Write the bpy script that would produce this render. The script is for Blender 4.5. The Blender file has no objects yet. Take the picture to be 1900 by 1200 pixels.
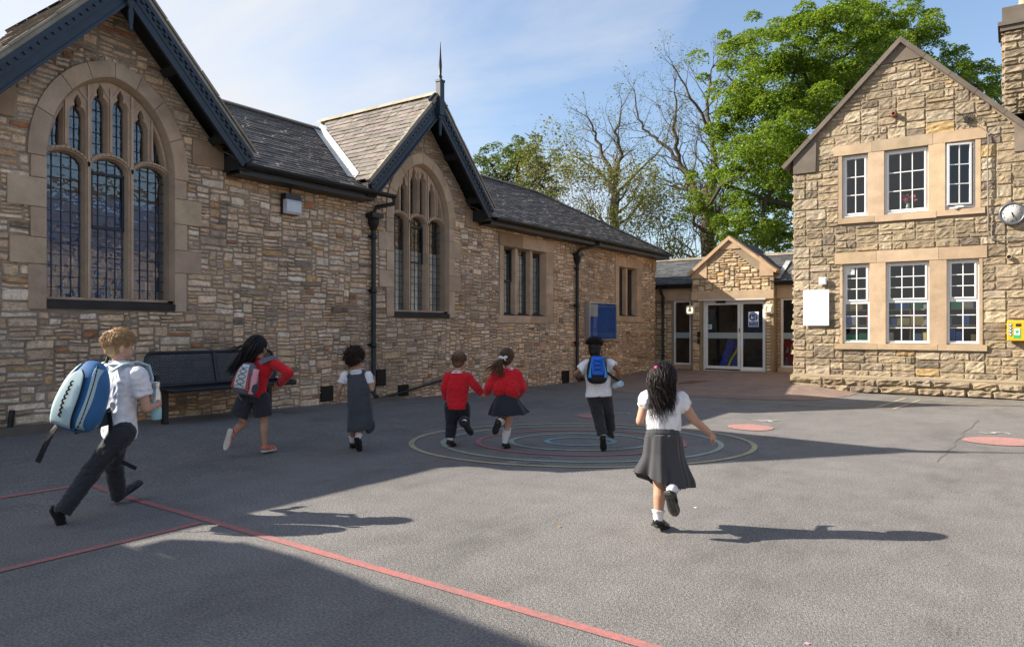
import bpy, bmesh, math, random
from mathutils import Vector, Matrix, noise
from mathutils.geometry import tessellate_polygon
import numpy as np
PI = math.pi
sc = bpy.context.scene
COL = sc.collection
V = Vector

# ------------------------------------------------------------------ helpers
class MB:
    """collects vertices / faces (with a material slot, a tint and a smooth flag) for ONE mesh"""
    def __init__(self):
        self.v = []; self.f = []; self.m = []; self.t = []; self.s = []
    def add(self, vs, fs, mat=0, tint=(1, 1, 1), smooth=False):
        b = len(self.v)
        self.v.extend([tuple(p) for p in vs])
        for f in fs:
            self.f.append([b + i for i in f]); self.m.append(mat); self.t.append(tint); self.s.append(smooth)
    def box(self, x0, x1, y0, y1, z0, z1, mat=0, tint=(1, 1, 1)):
        vs = [(x, y, z) for z in (z0, z1) for y in (y0, y1) for x in (x0, x1)]
        self.add(vs, [(0, 2, 3, 1), (4, 5, 7, 6), (0, 1, 5, 4), (2, 6, 7, 3), (0, 4, 6, 2), (1, 3, 7, 5)], mat, tint)
    def obox(self, c, ax, ay, az, mat=0, tint=(1, 1, 1)):
        """box from a centre and three half-extent vectors"""
        c = V(c); ax, ay, az = V(ax), V(ay), V(az)
        vs = [c + ax * i + ay * j + az * k for k in (-1, 1) for j in (-1, 1) for i in (-1, 1)]
        self.add(vs, [(0, 2, 3, 1), (4, 5, 7, 6), (0, 1, 5, 4), (2, 6, 7, 3), (0, 4, 6, 2), (1, 3, 7, 5)], mat, tint)
    def tube(self, pts, r, sides=8, mat=0, tint=(1, 1, 1), caps=True, smooth=True):
        pts = [V(p) for p in pts]; n = len(pts)
        rs = r if isinstance(r, (list, tuple)) else [r] * n
        vs = []; fs = []
        up = V((0, 0, 1))
        d0 = (pts[1] - pts[0]).normalized()
        if abs(d0.dot(up)) > .9: up = V((1, 0, 0))
        a = d0.cross(up).normalized()
        for i in range(n):
            d = (pts[min(i + 1, n - 1)] - pts[max(i - 1, 0)])
            d = d.normalized() if d.length > 1e-9 else d0
            a = (a - d * a.dot(d))
            a = a.normalized() if a.length > 1e-6 else d.orthogonal().normalized()
            b = d.cross(a)
            for k in range(sides):
                t = 2 * PI * k / sides
                vs.append(pts[i] + (a * math.cos(t) + b * math.sin(t)) * rs[i])
        for i in range(n - 1):
            for k in range(sides):
                k2 = (k + 1) % sides
                fs.append((i * sides + k, i * sides + k2, (i + 1) * sides + k2, (i + 1) * sides + k))
        self.add(vs, fs, mat, tint, smooth)
        if caps:
            self.add(vs[:sides], [tuple(reversed(range(sides)))], mat, tint)
            self.add(vs[-sides:], [tuple(range(sides))], mat, tint)
    def lathe(self, c, prof, sides=16, mat=0, tint=(1, 1, 1), axis=(0, 0, 1)):
        c = V(c); w = V(axis).normalized(); u = w.orthogonal().normalized(); q = w.cross(u)
        vs = []; fs = []
        for r, z in prof:
            for k in range(sides):
                t = 2 * PI * k / sides
                vs.append(c + w * z + (u * math.cos(t) + q * math.sin(t)) * r)
        for i in range(len(prof) - 1):
            for k in range(sides):
                k2 = (k + 1) % sides
                fs.append((i * sides + k, i * sides + k2, (i + 1) * sides + k2, (i + 1) * sides + k))
        self.add(vs, fs, mat, tint, True)
        self.add(vs[:sides], [tuple(reversed(range(sides)))], mat, tint)
        self.add(vs[-sides:], [tuple(range(sides))], mat, tint)
    def prism(self, poly, fn, n0, n1, mat=0, tint=(1, 1, 1), back=True):
        """poly: list of (u,v) ; fn(u,v,n)->xyz"""
        k = len(poly)
        vs = [fn(u, v, n1) for u, v in poly] + [fn(u, v, n0) for u, v in poly]
        fs = [tuple(range(k))]
        if back: fs.append(tuple(reversed(range(k, 2 * k))))
        for i in range(k):
            j = (i + 1) % k
            fs.append((i, i + k, j + k, j))
        self.add(vs, fs, mat, tint)
    def holed(self, outer, holes, fn, n, mat=0, tint=(1, 1, 1)):
        loops = [outer] + list(holes)
        tris = tessellate_polygon([[V((u, v, 0)) for u, v in L] for L in loops])
        flat = [p for L in loops for p in L]
        self.add([fn(u, v, n) for u, v in flat], [tuple(t) for t in tris], mat, tint)
    def strip(self, la, lb, mat=0, tint=(1, 1, 1), closed=True, smooth=False):
        n = len(la); vs = list(la) + list(lb)
        fs = []
        for i in range(n if closed else n - 1):
            j = (i + 1) % n
            fs.append((i, j, j + n, i + n))
        self.add(vs, fs, mat, tint, smooth)
    def build(self, name, mats, parent=None, loc=None, recalc=True):
        me = bpy.data.meshes.new(name)
        me.from_pydata(self.v, [], self.f)
        if not isinstance(mats, (list, tuple)): mats = [mats]
        for m in mats: me.materials.append(m)
        me.polygons.foreach_set('material_index', self.m)
        me.polygons.foreach_set('use_smooth', self.s)
        at = me.attributes.new('tint', 'FLOAT_COLOR', 'CORNER')
        cnt = np.array([len(f) for f in self.f]); tt = np.array([(t[0], t[1], t[2], 1.0) for t in self.t], np.float32)
        at.data.foreach_set('color', np.repeat(tt, cnt, axis=0).ravel())
        if recalc:
            bm = bmesh.new(); bm.from_mesh(me)
            bmesh.ops.recalc_face_normals(bm, faces=bm.faces)
            bm.to_mesh(me); bm.free()
        me.update()
        o = bpy.data.objects.new(name, me); COL.objects.link(o)
        if parent is not None: o.parent = parent
        if loc is not None: o.location = loc
        return o

def tag(o, label=None, cat=None, group=None, kind=None):
    if label: o['label'] = label
    if cat: o['category'] = cat
    if group: o['group'] = group
    if kind: o['kind'] = kind
    return o
def thing(name, label, cat, loc=(0, 0, 0), rz=0.0, group=None):
    o = bpy.data.objects.new(name, None); o.empty_display_size = .2
    COL.objects.link(o); o.location = loc; o.rotation_euler = (0, 0, rz)
    return tag(o, label, cat, group)
def copy_tree(o, parent=None):
    c = o.copy(); COL.objects.link(c)
    if parent is not None: c.parent = parent
    for ch in list(o.children): copy_tree(ch, c)
    return c
def lerp(a, b, t): return a + (b - a) * t
def interp(x, xs, ys):
    if x <= xs[0]: return ys[0]
    for i in range(len(xs) - 1):
        if x <= xs[i + 1]: return lerp(ys[i], ys[i + 1], (x - xs[i]) / (xs[i + 1] - xs[i]))
    return ys[-1]
def sstep(a, b, x):
    t = min(1, max(0, (x - a) / (b - a))); return t * t * (3 - 2 * t)

# ------------------------------------------------------------------ materials
class NT:
    def __init__(self, name):
        self.m = bpy.data.materials.new(name); self.m.use_nodes = True
        self.n = self.m.node_tree.nodes; self.l = self.m.node_tree.links
        self.b = self.n['Principled BSDF']; self.out = self.n['Material Output']
        self._c = None
    def node(self, t, **kw):
        x = self.n.new(t)
        for k, v in kw.items():
            if k in x.inputs: x.inputs[k].default_value = v
            else: setattr(x, k, v)
        return x
    def link(self, a, b): self.l.new(a, b)
    def coord(self, kind='Object'):
        if self._c is None: self._c = self.node('ShaderNodeTexCoord')
        return self._c.outputs[kind]
    def noise(self, scale, detail=4, rough=.55, vec=None, stretch=None):
        x = self.node('ShaderNodeTexNoise'); x.inputs['Scale'].default_value = scale
        x.inputs['Detail'].default_value = detail; x.inputs['Roughness'].default_value = rough
        src = vec or self.coord()
        if stretch:
            mp = self.node('ShaderNodeMapping'); mp.inputs['Scale'].default_value = stretch
            self.link(src, mp.inputs['Vector']); src = mp.outputs[0]
        self.link(src, x.inputs['Vector']); return x.outputs['Fac']
    def ramp(self, fac, stops):
        r = self.node('ShaderNodeValToRGB'); el = r.color_ramp.elements
        while len(el) < len(stops): el.new(.5)
        for e, (p, c) in zip(el, stops):
            e.position = p; e.color = (c, c, c, 1) if not isinstance(c, (tuple, list)) else (*c, 1)
        self.link(fac, r.inputs[0]); return r.outputs[0]
    def mix(self, a, b, fac=1.0, blend='MULTIPLY'):
        x = self.node('ShaderNodeMix', data_type='RGBA', blend_type=blend)
        if isinstance(fac, float): x.inputs[0].default_value = fac
        else: self.link(fac, x.inputs[0])
        for s, v in ((6, a), (7, b)):
            if isinstance(v, tuple): x.inputs[s].default_value = (*v, 1)
            else: self.link(v, x.inputs[s])
        return x.outputs[2]
    def tint(self):
        a = self.node('ShaderNodeAttribute'); a.attribute_name = 'tint'; return a.outputs['Color']
    def bump(self, h, strength=.3, dist=.01, prev=None):
        x = self.node('ShaderNodeBump'); x.inputs['Strength'].default_value = strength; x.inputs['Distance'].default_value = dist
        self.link(h, x.inputs['Height'])
        if prev: self.link(prev, x.inputs['Normal'])
        self.link(x.outputs[0], self.b.inputs['Normal']); return x.outputs[0]
    def color(self, c):
        if isinstance(c, tuple): self.b.inputs['Base Color'].default_value = (*c, 1)
        else: self.link(c, self.b.inputs['Base Color'])
    def rough(self, r, spec=None):
        self.b.inputs['Roughness'].default_value = r
        if spec is not None: self.b.inputs['Specular IOR Level'].default_value = spec

def simple(name, c, rough=.6, var=.12, scale=12, metal=0, spec=.5, bump=0, bscale=80, tinted=False):
    t = NT(name)
    f = t.noise(scale, 5)
    k = t.ramp(f, [(.3, 1 - var), (.7, 1 + var)])
    base = t.mix((c[0], c[1], c[2]), k)
    if tinted: base = t.mix(base, t.tint())
    t.color(base); t.rough(rough, spec); t.b.inputs['Metallic'].default_value = metal
    if bump: t.bump(t.noise(bscale, 4), bump, .004)
    return t.m

def stone_mat(name, stain=.5, fine=1.0, rgh=.9):
    """per-stone colour comes from the tint; grain, lichen and weather marks from noise"""
    t = NT(name)
    c = t.tint()
    c = t.mix(c, t.ramp(t.noise(9 * fine, 6, .65), [(.28, .70), (.5, 1.04), (.75, 1.35)]))
    c = t.mix(c, t.ramp(t.noise(22 * fine, 7, .75, stretch=(1, 1, 2.6)), [(.30, .52 if fine > .9 else .62), (.47, 1.02), (.72, 1.42)]))
    c = t.mix(c, t.ramp(t.noise(70 * fine, 4, .7), [(.3, .75), (.5, 1.05), (.72, 1.3)]))
    c = t.mix(c, (.10, .09, .08), t.ramp(t.noise(1.1, 6, .7), [(.52, 0.0), (.72, stain)]), 'MIX')
    t.color(c); t.rough(rgh, .25)
    b1 = t.bump(t.noise(38 * fine, 7, .7, stretch=(1, 1, 1.8)), .75, .02)
    t.bump(t.noise(150, 4, .7), .35, .004, b1)
    return t.m

M = {}
M['rubble'] = stone_mat('rubble_stone', .5)
M['rockface'] = stone_mat('rock_faced_stone', .35, .7)
t = NT('lime_mortar'); c = t.ramp(t.noise(1.3, 6, .7), [(.30, (.11, .09, .07)), (.44, (.30, .24, .18)), (.68, (.44, .36, .275))])
t.color(t.mix(c, t.ramp(t.noise(70, 5), [(.3, .7), (.7, 1.2)]))); t.rough(.95, .2); t.bump(t.noise(60, 6, .7), .6, .012); M['mortar_dark'] = t.m
t = NT('pale_mortar'); c = t.ramp(t.noise(3, 6, .7), [(.3, (.25, .20, .135)), (.7, (.34, .275, .19))])
t.color(t.mix(c, t.ramp(t.noise(80, 5), [(.3, .8), (.7, 1.12)]))); t.rough(.95, .2); t.bump(t.noise(70, 6, .7), .5, .01); M['mortar_pale'] = t.m
def ashlar(name, c, stain, stc=(.10, .085, .07)):
    t = NT(name)
    b = t.mix(c, t.tint())
    b = t.mix(b, t.ramp(t.noise(3.5, 5), [(.3, .84), (.7, 1.12)]))
    b = t.mix(b, t.ramp(t.noise(60, 5, .65, stretch=(1, 1, 1.6)), [(.3, .86), (.7, 1.1)]))
    b = t.mix(b, stc, t.ramp(t.noise(1.7, 7, .72), [(.5, 0.0), (.75, stain)]), 'MIX')
    t.color(b); t.rough(.85, .25); t.bump(t.noise(120, 5, .65), .3, .004); return t.m
M['ashlar'] = ashlar('dressed_sandstone', (.56, .405, .28), .40)
M['ashlar_pale'] = ashlar('pale_dressed_sandstone', (.50, .375, .25), .3)
M['ashlar_new'] = ashlar('clean_dressed_sandstone', (.52, .38, .26), .12)
M['coping'] = ashlar('weathered_coping_stone', (.16, .135, .11), .5)
M['sill_dark'] = ashlar('sooty_sill_stone', (.055, .05, .047), .3)
M['verge_stone'] = ashlar('verge_mortar', (.36, .32, .25), .5)

def slate(name, base, lichen):
    t = NT(name)
    c = t.mix(base, t.tint())
    c = t.mix(c, t.ramp(t.noise(14, 6, .7), [(.3, .6), (.55, 1.0), (.8, 1.35)]))
    c = t.mix(c, lichen, t.ramp(t.noise(5, 8, .75), [(.5, 0.0), (.72, .55)]), 'MIX')
    t.color(c); t.rough(.62, .4); t.bump(t.noise(45, 6, .7, stretch=(1, 3, 1)), .5, .006); return t.m
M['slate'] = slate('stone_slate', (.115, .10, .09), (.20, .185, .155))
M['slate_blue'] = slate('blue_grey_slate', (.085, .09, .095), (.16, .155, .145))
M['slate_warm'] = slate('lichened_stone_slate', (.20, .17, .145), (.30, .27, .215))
M['ridge'] = ashlar('ridge_stone', (.105, .09, .078), .5)
M['ridge_pale'] = ashlar('pale_ridge_stone', (.40, .345, .265), .4)

t = NT('slate_blue_paint'); c = t.mix((.019, .028, .042), t.ramp(t.noise(7, 5), [(.3, .75), (.7, 1.25)]))
c = t.mix(c, (.20, .22, .24), t.ramp(t.noise(9, 8, .8, stretch=(1, 1, 1)), [(.64, 0.0), (.70, .55)]), 'MIX')
t.color(c); t.rough(.45, .5); M['barge'] = t.m
M['black_iron'] = simple('black_painted_iron', (.012, .012, .013), .42, .3, 20, bump=.2)
M['black_plastic'] = simple('black_gutter_plastic', (.012, .013, .015), .3, .2, 10)
M['soffit'] = simple('dark_soffit_wood', (.02, .019, .018), .8, .3)
t = NT('lead_flashing'); c = t.ramp(t.noise(6, 6, .7), [(.35, (.26, .28, .30)), (.6, (.46, .47, .46))]); t.color(c); t.rough(.55, .5); M['lead'] = t.m
M['white_pvc'] = simple('white_window_frame', (.78, .79, .80), .35, .04, 5)
M['white_alu'] = simple('white_powder_coated_frame', (.70, .72, .74), .35, .05, 5)
M['white_board'] = simple('white_panel', (.80, .81, .83), .4, .03, 3)
M['lead_came'] = simple('lead_came', (.03, .032, .035), .5, .3)
M['iron_frame'] = simple('iron_casement', (.02, .022, .026), .5, .3)
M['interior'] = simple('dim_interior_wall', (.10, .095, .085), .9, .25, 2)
M['interior_dark'] = simple('dark_interior', (.018, .018, .02), .9, .3, 2)
M['reflection_pale'] = simple('pale_reflection_tone', (.66, .63, .55), .9, .3, 4)  # pale tone standing in for a reflection in the hall panes
M['blue_board'] = simple('deep_blue_backing', (.012, .15, .36), .8, .3, 5)
M['wood_shelf'] = simple('shelf_wood', (.24, .17, .10), .6, .2, 10)
M['tinted'] = simple('painted_items', (1, 1, 1), .55, .08, 20, tinted=True)
def glassm(name, tintc, rgh=.01, ior=1.5, ripple=.0, rs=6, boost=1.0):
    t = NT(name); t.n.remove(t.b)
    tr = t.node('ShaderNodeBsdfTransparent'); tr.inputs[0].default_value = (*tintc, 1)
    gl = t.node('ShaderNodeBsdfGlossy'); gl.inputs['Roughness'].default_value = rgh
    gl.inputs['Color'].default_value = (1, 1, 1, 1)
    fr = t.node('ShaderNodeFresnel'); fr.inputs['IOR'].default_value = ior
    mx = t.node('ShaderNodeMixShader')
    ge = t.node('ShaderNodeNewGeometry'); iv = t.node('ShaderNodeMath', operation='SUBTRACT'); iv.inputs[0].default_value = 1; t.link(ge.outputs['Backfacing'], iv.inputs[1])
    mu = t.node('ShaderNodeMath', operation='MULTIPLY'); t.link(fr.outputs[0], mu.inputs[0]); t.link(iv.outputs[0], mu.inputs[1])
    t.link(mu.outputs[0], mx.inputs[0]); t.link(tr.outputs[0], mx.inputs[1]); t.link(gl.outputs[0], mx.inputs[2])
    t.link(mx.outputs[0], t.out.inputs['Surface'])
    if ripple:
        bp = t.node('ShaderNodeBump'); bp.inputs['Strength'].default_value = ripple; bp.inputs['Distance'].default_value = .02
        t.link(t.noise(rs, 2), bp.inputs['Height']); t.link(bp.outputs[0], gl.inputs['Normal']); t.link(bp.outputs[0], fr.inputs['Normal'])
    return t.m
M['leaded_glass'] = glassm('old_leaded_glass', (.86, .9, .93), .02, 2.0, .30, 7)
M['glass'] = glassm('window_glass', (.82, .86, .86), .005, 1.65, .08, 1.5)
M['clear_plastic'] = glassm('clear_bottle_plastic', (.80, .90, .95), .05, 1.45)
t = NT('frosted_manifestation'); t.color((.28, .34, .36)); t.rough(.5); M['frost'] = t.m
M['blue_notice'] = simple('blue_notice_felt', (.015, .12, .58), .75, .18, 5)
M['paper'] = simple('white_paper', (.72, .72, .70), .7, .04)
M['yellow'] = simple('yellow_cabinet', (.78, .43, .012), .4, .05)
M['sticker_blue'] = simple('blue_print', (.01, .10, .42), .45, .06)
M['sticker_green'] = simple('green_print', (.04, .42, .14), .45, .06)
M['sticker_white'] = simple('white_print', (.78, .80, .82), .5, .04)
M['ink'] = simple('black_ink', (.012, .012, .012), .6, .1)
M['skin_pale'] = None

# asphalt
t = NT('asphalt')
c = t.ramp(t.noise(.55, 6, .6), [(.3, (.178, .168, .159)), (.7, (.219, .207, .196))])
c = t.mix(c, t.ramp(t.noise(70, 5, .85), [(.34, .35), (.5, .95), (.66, 1.7)]))
c = t.mix(c, t.ramp(t.noise(3.2, 7, .7), [(.3, .86), (.7, 1.1)]))
c = t.mix(c, t.ramp(t.noise(.9, 8, .75, stretch=(1, .35, 1)), [(.34, .74), (.50, 1.0)]))
vo = t.node('ShaderNodeTexVoronoi'); vo.inputs['Scale'].default_value = 150; t.link(t.coord(), vo.inputs['Vector'])
t.color(c); t.rough(.88, .3)
bb = t.bump(vo.outputs['Distance'], .55, .006); t.bump(t.noise(60, 6, .7), .4, .006, bb); M['asphalt'] = t.m
# brick paviours
t = NT('brick_paviours')
bt = t.node('ShaderNodeTexBrick'); bt.inputs['Scale'].default_value = 1.0
for k, v in (('Brick Width', .205), ('Row Height', .105), ('Mortar Size', .006), ('Mortar Smooth', .3), ('Bias', .0)): bt.inputs[k].default_value = v
bt.inputs['Color1'].default_value = (.235, .165, .135, 1); bt.inputs['Color2'].default_value = (.30, .215, .175, 1); bt.inputs['Mortar'].default_value = (.13, .105, .09, 1)
t.link(t.coord(), bt.inputs['Vector'])
c = t.mix(bt.outputs['Color'], t.ramp(t.noise(40, 4), [(.3, .82), (.7, 1.15)]))
c = t.mix(c, t.ramp(t.noise(1.2, 6), [(.3, .85), (.7, 1.1)]))
t.color(c); t.rough(.9, .25); t.bump(t.noise(90, 5), .4, .006); M['paviour'] = t.m
def paint(name, c, wear=.45):
    t = NT(name)
    b = t.mix(c, t.ramp(t.noise(150, 3, .75), [(.3, .70), (.6, 1.1)]))
    b = t.mix(b, (.17, .158, .146), t.ramp(t.noise(2.3, 6, .7), [(.45, 0.0), (.7, .5)]), 'MIX')
    b = t.mix(b, (.15, .14, .13), t.ramp(t.noise(30, 7, .8), [(.44, 0.0), (.60, wear)]), 'MIX')
    t.color(b); t.rough(.8, .3); return t.m
M['paint_red'] = paint('worn_red_paint', (.50, .17, .155), .55)
M['paint_pink'] = paint('worn_pink_paint', (.50, .235, .21), .55)
M['paint_yellow'] = paint('worn_yellow_paint', (.52, .46, .27), .5)
M['paint_green'] = paint('worn_pale_green_paint', (.38, .46, .36), .5)
M['paint_blue'] = paint('worn_blue_paint', (.20, .42, .48), .4)
M['paint_white'] = paint('worn_white_paint', (.52, .51, .49), .6)
M['paint_faint'] = paint('faint_chalk_paint', (.24, .24, .235), .7)
M['rust'] = simple('rusty_cover', (.14, .065, .04), .85, .3, 15)

# ------------------------------------------------------------------ camera, sun, sky
YAW = math.atan2(.568, .823)
cam = bpy.data.cameras.new('camera'); camo = bpy.data.objects.new('camera', cam); COL.objects.link(camo)
cam.sensor_width = 36; cam.lens = 36 * 1347 / 1900; cam.shift_y = 10 / 1900
cam.clip_start = .05; cam.clip_end = 3000
camo.location = (0, 0, 1.3); camo.rotation_euler = (PI / 2, 0, YAW)
sc.camera = camo

SUN_AZ = math.radians(209.0)      # direction TO the sun, measured from +X towards +Y
SUN_EL = math.radians(32.2)
sun = bpy.data.lights.new('sun', 'SUN'); sun.energy = 4.9; sun.angle = math.radians(.5); sun.color = (1, .915, .80)
suno = bpy.data.objects.new('sun', sun); COL.objects.link(suno)
d = V((math.cos(SUN_AZ) * math.cos(SUN_EL), math.sin(SUN_AZ) * math.cos(SUN_EL), math.sin(SUN_EL)))
suno.rotation_euler = d.to_track_quat('Z', 'Y').to_euler(); suno.location = d * 60

w = bpy.data.worlds.new('World'); sc.world = w; w.use_nodes = True
n = w.node_tree.nodes; l = w.node_tree.links
bg = n['Background']; bg.inputs['Strength'].default_value = .11
sky = n.new('ShaderNodeTexSky'); sky.sky_type = 'NISHITA'; sky.sun_disc = False
sky.sun_elevation = SUN_EL; sky.sun_rotation = PI / 2 - SUN_AZ
sky.altitude = 100; sky.air_density = 1.0; sky.dust_density = 2.0; sky.ozone_density = 1.5
tc = n.new('ShaderNodeTexCoord')
# thin cloud sheets: noise on the sky vector projected to a cloud plane
sep = n.new('ShaderNodeSeparateXYZ'); l.new(tc.outputs['Generated'], sep.inputs[0])
def math_(op, a, b=None):
    x = n.new('ShaderNodeMath'); x.operation = op
    for i, q in enumerate((a, b)):
        if q is None: continue
        if isinstance(q, (int, float)): x.inputs[i].default_value = q
        else: l.new(q, x.inputs[i])
    return x.outputs[0]
zz = math_('ADD', math_('MAXIMUM', sep.outputs[2], 0.0), .22)
cx = math_('DIVIDE', sep.outputs[0], zz); cy = math_('DIVIDE', sep.outputs[1], zz)
cmb = n.new('ShaderNodeCombineXYZ'); l.new(cx, cmb.inputs[0]); l.new(cy, cmb.inputs[1])
mp = n.new('ShaderNodeMapping'); mp.inputs['Rotation'].default_value = (0, 0, math.radians(-25)); mp.inputs['Scale'].default_value = (.55, 1.35, 1); mp.inputs['Location'].default_value = (2.1, .6, 0)
l.new(cmb.outputs[0], mp.inputs['Vector'])
nz = n.new('ShaderNodeTexNoise'); nz.inputs['Scale'].default_value = .8; nz.inputs['Detail'].default_value = 7; nz.inputs['Roughness'].default_value = .55; nz.inputs['Distortion'].default_value = .6
l.new(mp.outputs[0], nz.inputs['Vector'])
# more cloud towards camera-left (west), thinning to the right
side = math_('ADD', math_('MULTIPLY', sep.outputs[0], -.823), math_('MULTIPLY', sep.outputs[1], -.568))
cov = math_('ADD', nz.outputs['Fac'], math_('MULTIPLY', side, .46))
low = math_('MULTIPLY', math_('SUBTRACT', .35, sep.outputs[2]), .25)
cov = math_('ADD', cov, low)
cr = n.new('ShaderNodeValToRGB'); cr.color_ramp.elements[0].position = .45; cr.color_ramp.elements[1].position = .70
cr.color_ramp.elements[0].color = (0, 0, 0, 1); cr.color_ramp.elements[1].color = (.93, .93, .93, 1)
l.new(cov, cr.inputs[0])
mx = n.new('ShaderNodeMix'); mx.data_type = 'RGBA'
l.new(cr.outputs[0], mx.inputs[0]); l.new(sky.outputs[0], mx.inputs[6]); mx.inputs[7].default_value = (3.75, 3.82, 3.95, 1)
l.new(mx.outputs[2], bg.inputs['Color'])
sc.view_settings.view_transform = 'Standard'; sc.view_settings.look = 'None'; sc.view_settings.gamma = 1
sc.view_settings.exposure = 1.1
sc.cycles.use_denoising = True
sc.cycles.max_bounces = 8; sc.cycles.transparent_max_bounces = 16; sc.cycles.sample_clamp_indirect = 6
sc.cycles.caustics_reflective = False; sc.cycles.caustics_refractive = False

# ------------------------------------------------------------------ ground
WX = -9.03       # face of the hall wall
HY = 16.24       # face of the house wall
EY = 21.0        # face of the entrance
def gz(x, y):
    left = interp(y, [0, 5, 8.9, 9.5, 12, 16, 18, 21, 22], [.16, .155, .08, .05, .01, -.03, .0, .05, .06]) * sstep(-5.6, -8.4, x)
    ent = .075 * sstep(15.0, 20.5, y) * sstep(-3.0, -4.2, x) * (1 - sstep(-5.6, -8.4, x))
    cor = .12 * sstep(-2.4, -3.8, x) * sstep(14.3, 16.0, y) * (1 - sstep(17.5, 20.5, y)) * sstep(-7, -4.4, x)
    return left + max(ent, cor)
def ground_grid(mb, xs, ys, dz=0, mat=0):
    nx = len(xs); vs = [(x, y, gz(x, y) + dz) for y in ys for x in xs]
    fs = [(j * nx + i, j * nx + i + 1, (j + 1) * nx + i + 1, (j + 1) * nx + i) for j in range(len(ys) - 1) for i in range(nx - 1)]
    mb.add(vs, fs, mat, smooth=True)
mb = MB()
xs = [-900, -300, -90, -30, -14] + [-9.4 + .2 * i for i in range(48)] + [1, 3, 8, 20, 60, 200, 900]
ys = [-900, -300, -80, -25, -8, -3] + [.3 * i for i in range(77)] + [26, 40, 80, 200, 900]
ground_grid(mb, xs, ys)
playground = tag(mb.build('playground', M['asphalt']), 'grey asphalt playground with worn painted games', 'ground', kind='structure')
def on_ground(mb, poly, dz=.004, step=.25, mat=0):
    """a flat outline draped over the ground, cut into strips so that it follows the slopes"""
    bm = bmesh.new()
    vs = [bm.verts.new((x, y, 0)) for x, y in poly]; bm.faces.new(vs)
    x0 = min(p[0] for p in poly); x1 = max(p[0] for p in poly); y0 = min(p[1] for p in poly); y1 = max(p[1] for p in poly)
    for ax, a, b in ((0, x0, x1), (1, y0, y1)):
        k = a + step
        while k < b:
            co = [0, 0, 0]; co[ax] = k; no = [0, 0, 0]; no[ax] = 1
            bmesh.ops.bisect_plane(bm, geom=bm.verts[:] + bm.edges[:] + bm.faces[:], plane_co=co, plane_no=no); k += step
    bmesh.ops.triangulate(bm, faces=bm.faces[:])
    bm.verts.index_update()
    mb.add([(v.co.x, v.co.y, gz(v.co.x, v.co.y) + dz) for v in bm.verts], [[v.index for v in f.verts] for f in bm.faces], mat)
    bm.free()
mb = MB()
PAVE = [(-9.02, 15.75), (-8.2, 14.5), (-7.3, 13.72), (-6.2, 13.5), (-5.0, 13.43), (-4.0, 13.55), (-3.05, 13.89), (-2.82, 14.25), (-2.6, 15.3), (-2.55, 16.23), (-3.86, 16.23), (-3.86, 21.55), (-9.02, 21.55)]
on_ground(mb, PAVE, .006, .3)
tag(mb.build('paved_forecourt', M['paviour']), 'brown brick paving in front of the glass entrance doors', 'paving', kind='structure')

def line_poly(a, b, wd):
    a, b = V((*a, 0)), V((*b, 0)); d = (b - a).normalized(); q = V((-d.y, d.x, 0)) * wd / 2
    return [tuple((a + q).xy), tuple((a - q).xy), tuple((b - q).xy), tuple((b + q).xy)]
def marking(name, polys, mat, dz=.005, label=None):
    mb = MB()
    for p in polys: on_ground(mb, p, dz, .3)
    o = mb.build(name, mat, playground)
    if label: o['label'] = label
    return o
marking('court_line', [line_poly((-6.29, 2.95), (1.6, 2.66), .062)], M['paint_red'], .004)
marking('court_line', [line_poly((-4.48, 2.82), (-4.46, -1.5), .06)], M['paint_red'], .005)
marking('court_line', [line_poly((-6.27, 2.93), (-6.42, -1.5), .06)], M['paint_red'], .005)
RC = V((.823, .568)); DC = V((-.568, .823))
def ring(cr_, cd, rw, rd, wd, mat, name='target_ring'):
    mb = MB(); N = 96; a = []; b = []
    for i in range(N):
        t_ = 2 * PI * i / N
        for L, k in ((a, -.5), (b, .5)):
            p = RC * (cr_ + (rw + k * wd) * math.cos(t_)) + DC * (cd + (rd + k * wd) * math.sin(t_))
            L.append((p.x, p.y, gz(p.x, p.y) + .006))
    mb.strip(a, b); return mb.build(name, mat, playground)
for rw, rd, m in ((1.94, 1.56, 'paint_yellow'), (1.58, 1.30, 'paint_green'), (1.18, .92, 'paint_red'), (.80, .62, 'paint_green'), (.39, .29, 'paint_blue')):
    ring(.79, 8.37, rw, rd, .060, M[m])
def spot(x, y, rx, ry, mat):
    mb = MB(); N = 40; vs = [(x, y, gz(x, y) + .007)]
    for i in range(N):
        t_ = 2 * PI * i / N; p = V((x, y)) + RC * rx * math.cos(t_) + DC * ry * math.sin(t_)
        vs.append((p.x, p.y, gz(p.x, p.y) + .007))
    mb.add(vs, [(0, 1 + i, 1 + (i + 1) % N) for i in range(N)]); return mb.build('painted_spot', mat, playground)
spot(-2.85, 9.66, .285, .32, M['paint_pink']); spot(-.10, 10.11, .42, .34, M['paint_pink'])
spot(-5.13, 9.62, .27, .33, M['paint_pink']); spot(-3.05, 7.76, .05, .14, M['paint_pink'])
def text_mesh(body, size, extrude=0):
    cu = bpy.data.curves.new('lettering', 'FONT'); cu.body = body; cu.size = size; cu.align_x = 'CENTER'; cu.align_y = 'CENTER'; cu.extrude = extrude
    o = bpy.data.objects.new('lettering', cu); COL.objects.link(o)
    dg = bpy.context.evaluated_depsgraph_get(); me = bpy.data.meshes.new_from_object(o.evaluated_get(dg))
    bpy.data.objects.remove(o); return me
def text_obj(name, body, size, mat, mtx, parent, extrude=0):
    me = text_mesh(body, size, extrude); me.transform(mtx); me.materials.clear(); me.materials.append(mat)
    o = bpy.data.objects.new(name, me); COL.objects.link(o); o.parent = parent; return o
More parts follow.
